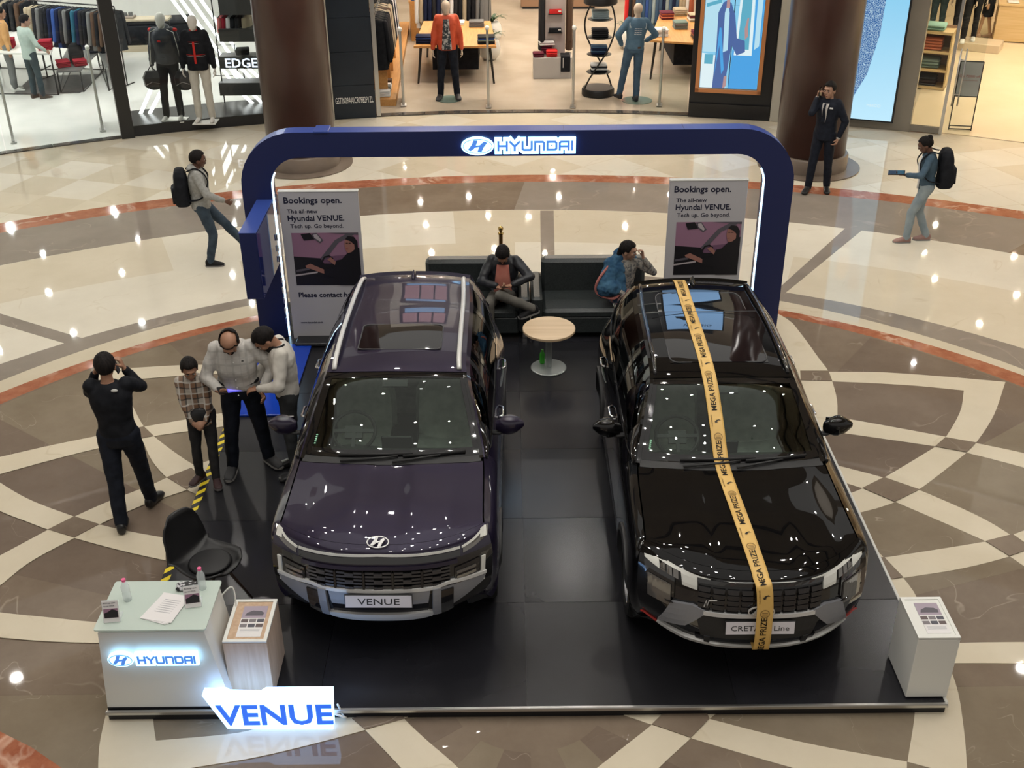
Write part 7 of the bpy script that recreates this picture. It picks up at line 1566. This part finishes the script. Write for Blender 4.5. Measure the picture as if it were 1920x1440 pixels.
o = thing('folded_trousers', 'black folded trousers hanging over the front of the display block', 'trousers', (cx+.27, cy-.01, .47)); MB().box((0, .14, .012), (.20, .30, .02), bev=.008).build('fold', PAL['charcoal'], o); MB().box((0, -.012, -.15), (.20, .02, .32), bev=.008).build('leg', PAL['black'], o); MB().box((-.05, -.024, -.12), (.012, .004, .2)).build('white_print', WHITE, o)
for dx, c, lab in ((-.22, 'charcoal', 'quilted charcoal jacket hanging left of the display panel'), (.36, 'brown', 'dark brown jacket hanging right of the display panel')): garment(c, (cx+dx, cy+.5, 1.78), PI/2, lab, None, 1.25)
# spiral stand
p = G(1121, 178); sp_ = thing('spiral_stand', 'black double spiral display stand with round trays of folded jeans', 'display stand', (p.x, p.y, .01)); SR = .30
MB().lathe((0, 0, 0), [(.31, 0), (.33, .02), (.33, .12), (.31, .15)], 36).build('base_drum', mat('black_wood', (.015, .014, .014), .4), sp_, .6); MB().lathe((0, 0, 1.78), [(.31, 0), (.33, .02), (.33, .14), (.31, .17)], 36).build('top_drum', MT['black_wood'], sp_, .6)
for q in (0, PI): MB().tube([(SR*math.cos(q+.4+z_*3.6), .75*SR*math.sin(q+.4+z_*3.6), .14+1.66*z_/1.0) for z_ in [i/40 for i in range(41)]], .017, 7).build('spiral_tube', RACKM, sp_, True)
for z, cols_, lab in ((.45, ['black', 'white'], 'black and cream jeans on the lowest tray of the spiral stand'), (.80, ['navy', 'denim'], 'dark denim stack on the second tray of the spiral stand'), (1.13, ['black', 'charcoal'], 'black jeans stack on the third tray of the spiral stand'), (1.48, ['pale_blue', 'pale_blue'], 'pale blue jeans stack on the top tray of the spiral stand')):
    MB().lathe((0, 0, z), [(.24, 0), (.25, .01), (.24, .018)], 28, sy=.9).build('tray', RACKM, sp_); folded(cols_[0], (p.x, p.y, .01+z+.019), 0, lab, n=4, w=.34, d=.26, h=.04, cols=cols_)
# right table of the centre shop
tr2 = [GA(1218, 150), GA(1330, 158), GA(1345, 98), GA(1236, 95)]
trestle('dark legged oak table loaded with coloured stacks beside the denim jacket', tr2, .84); T = tuple(V(*p, .842) for p in tr2)
for u, v, c, cols_, lab in ((.12, .15, 'white', ['white'], 'white folded stack at the front left of the right oak table'), (.75, .15, 'maroon', ['brown', 'brown', 'rust', 'maroon', 'maroon'], 'maroon and brown stack at the front of the right oak table'), (.40, .45, 'sage', ['grey', 'sage', 'grey'], 'grey green stack in the middle of the right oak table'), (.60, .75, 'beige', ['beige', 'white', 'beige', 'maroon'], 'cream stack topped with maroon at the back of the right table'), (.12, .80, 'maroon', ['maroon', 'rust'], 'rust and maroon pile behind the denim sleeve'), (.32, .95, 'beige', ['beige'], 'beige folded pile at the back left of the right table')): folded(c, on(T, u, v), .05, lab, n=5, w=.3, cols=cols_)
A3, B3_ = gy(1175, 0, 27.0), gy(1300, 0, 27.0); a, b = rack('clothes rack of jeans and shirts at the back right of the centre shop', (A3.x, 27), (B3_.x, 27), 1.40)
for i in range(20): q = a.lerp(b, (i+.4)/20); c = ['bright_red', 'charcoal', 'brown', 'denim', 'denim', 'denim', 'blue', 'denim', 'pale_blue', 'denim', 'denim', 'navy', 'pale_blue', 'denim', 'navy', 'denim', 'beige', 'beige', 'white', 'rust'][i]; garment(c, (q.x, q.y, 1.31), 1.35, '%s garment on the back right rack of the centre shop, %s from the left' % (c.replace('_', ' '), ORD[i]), 'garments on the back right rack of the centre shop', .85, 'shirt', .30)
for u0, u1, lab in ((985, 1020, 'brown low display box at the top edge, left of the grey panel'), (1075, 1110, 'brown low display box at the top edge, right of the grey panel')):
    p0, p1 = G(u0-5, 18), G(u1+5, 18); o = thing('display_box', lab, 'display unit', ((p0.x+p1.x)/2, p0.y+.3, .01)); MB().box((0, 0, .20), (abs(p1.x-p0.x)+.1, .6, .28), bev=.01).build('body', mat('brown_laminate', (.30, .18, .11), .4), o); MB().box((0, 0, .03), (abs(p1.x-p0.x), .55, .06)).build('recessed_plinth', BLACK, o)
# ---- right shop
p0 = V(*GA(1725, 168), 0); un = thing('oak_shelf_unit', 'pale oak shelf unit with folded clothes behind the window bay', 'shelving', (p0.x+.15, p0.y+.25, .012), -.45); PO = wood('honey_oak', (.56, .40, .19), (.64, .48, .26), 2, .45, 0)
MB().box((0, .24, .6), (.85, .03, 1.2)).build('back_panel', mat('pinkish_back', (.36, .22, .15), .5), un)
for z in (.03, .38, .74, 1.12): MB().box((0, 0, z), (.85, .5, .05)).build('shelf', PO, un)
for x in (-.41, .41): MB().box((x, 0, .58), (.03, .5, 1.14)).build('side_panel', PO, un)
um = Matrix.Translation(un.location) @ Euler((0, 0, -.45)).to_matrix().to_4x4()
for z, c, lab, n in ((.06, 'charcoal', 'charcoal folded jacket on the lowest oak shelf', 3), (.41, 'sage', 'dark green folded jacket on the middle oak shelf', 3), (.77, 'rust', 'rust folded jumpers on the upper oak shelf', 4), (1.15, 'mint', 'mint folded stack on top of the oak unit', 2)): folded(c, tuple(um @ V(0, -.02, z)), -.45, lab, n=n, w=.5, d=.4, h=.06)
pd = thing('mannequin_podium', 'low cream podium under the dark-trousered mannequins', 'podium', (*GA(1810, 92), .012), -.5); MB().box((0, .1, .09), (1.5, .7, .18), bev=.008).build('podium', mat('cream_podium', (.60, .50, .36), .4), pd)
for u, v, lab, tm in ((1752, 70, 'mannequin in dark teal trousers seen in the window bay', noisy('teal_trousers', (.03, .05, .06), (.045, .07, .08), 8, .8)), (1795, 78, 'mannequin in black trousers left of the glass door', BLKC), (1815, 74, 'mannequin in black trousers right of the door handle', BLKC)):
    p = G(u, v, .2); person(lab, (p.x, p.y, .195), 150, 1.84, name='mannequin', cat='mannequin', skin=MANB, hair=None, faceless=1, small=1, top=PAL['white'] if u < 1760 else PAL['charcoal'], trousers=tm, shoes=WHITE, hem=-.04)
p = G(1843, 72); person('customer with bare legs in a black skirt beside the oak cabinet', (p.x, p.y, .012), 70, 1.66, small=1, top=BLKC, skirt=None, trousers=None, shoes=mat('tan_sandal', (.4, .26, .17), .6), skin=noisy('skin_tan', (.45, .26, .15), (.5, .3, .18), 8, .5), hem=-.42, tope=.03, feet={1: (.06, -.14, 6), -1: (-.08, .14, -4)})
p = G(1872, 80); cb = thing('oak_cabinet', 'honey oak cabinet with open niches in the right shop', 'cabinet', (p.x+.55, p.y+.3, .012), -.35)
MB().box((.05, 0, .42), (1.2, .9, .80), bev=.006).build('body', PO, cb); MB().box((.05, 0, .845), (1.24, .94, .04)).build('top', PO, cb)
for z in (.22, .56): MB().box((-.56, -.12, z), (.02, .5, .26)).build('niche', mat('niche_shadow_wood', (.30, .20, .10), .5), cb)  # flat boards; the shade inside the niches is put into their darker colour
for i, c in enumerate(('white', 'charcoal', 'grey')): folded(c, (p.x+.25+.35*i, p.y+.2-.1*i, .88), -.3, '%s folded shirt on the honey oak cabinet' % c, n=1+i % 2)
# poster frame
pf = G(1780, 246); pe = G(1822, 248); w_ = (pe-pf).length; po = thing('poster_stand', 'black frame stand with a grey offer sign at the shop door', 'sign', ((pf.x+pe.x)/2, pf.y+.02, .012), math.atan2((pe-pf).y, (pe-pf).x)); f = MB()
for x in (-w_/2, w_/2): MB().box((x, 0, .62), (.018, .018, 1.24)).build('upright', RACKM, po)
for z in (.02, .08, .62, 1.24): MB().box((0, 0, z), (w_, .018, .018)).build('crossbar', RACKM, po)
MB().box((0, -.004, .93), (w_-.02, .012, .60)).build('sign_board', mat('grey_sign', (.36, .36, .37), .5), po)
t = MB(); text(t, 'Get \u20b92000 off', .062, upright((0, -.012, .96)), bold=.006); t.build('lettering', mat('red_lettering', (.30, .08, .07), .5), po); t = MB(); text(t, 'on purchase of selected styles', .024, upright((0, -.012, .90))); t.build('lettering', mat('red_lettering', 0), po)
# floor outlet box of the stand edge: loose brass spotlight foot behind the side panel is not visible
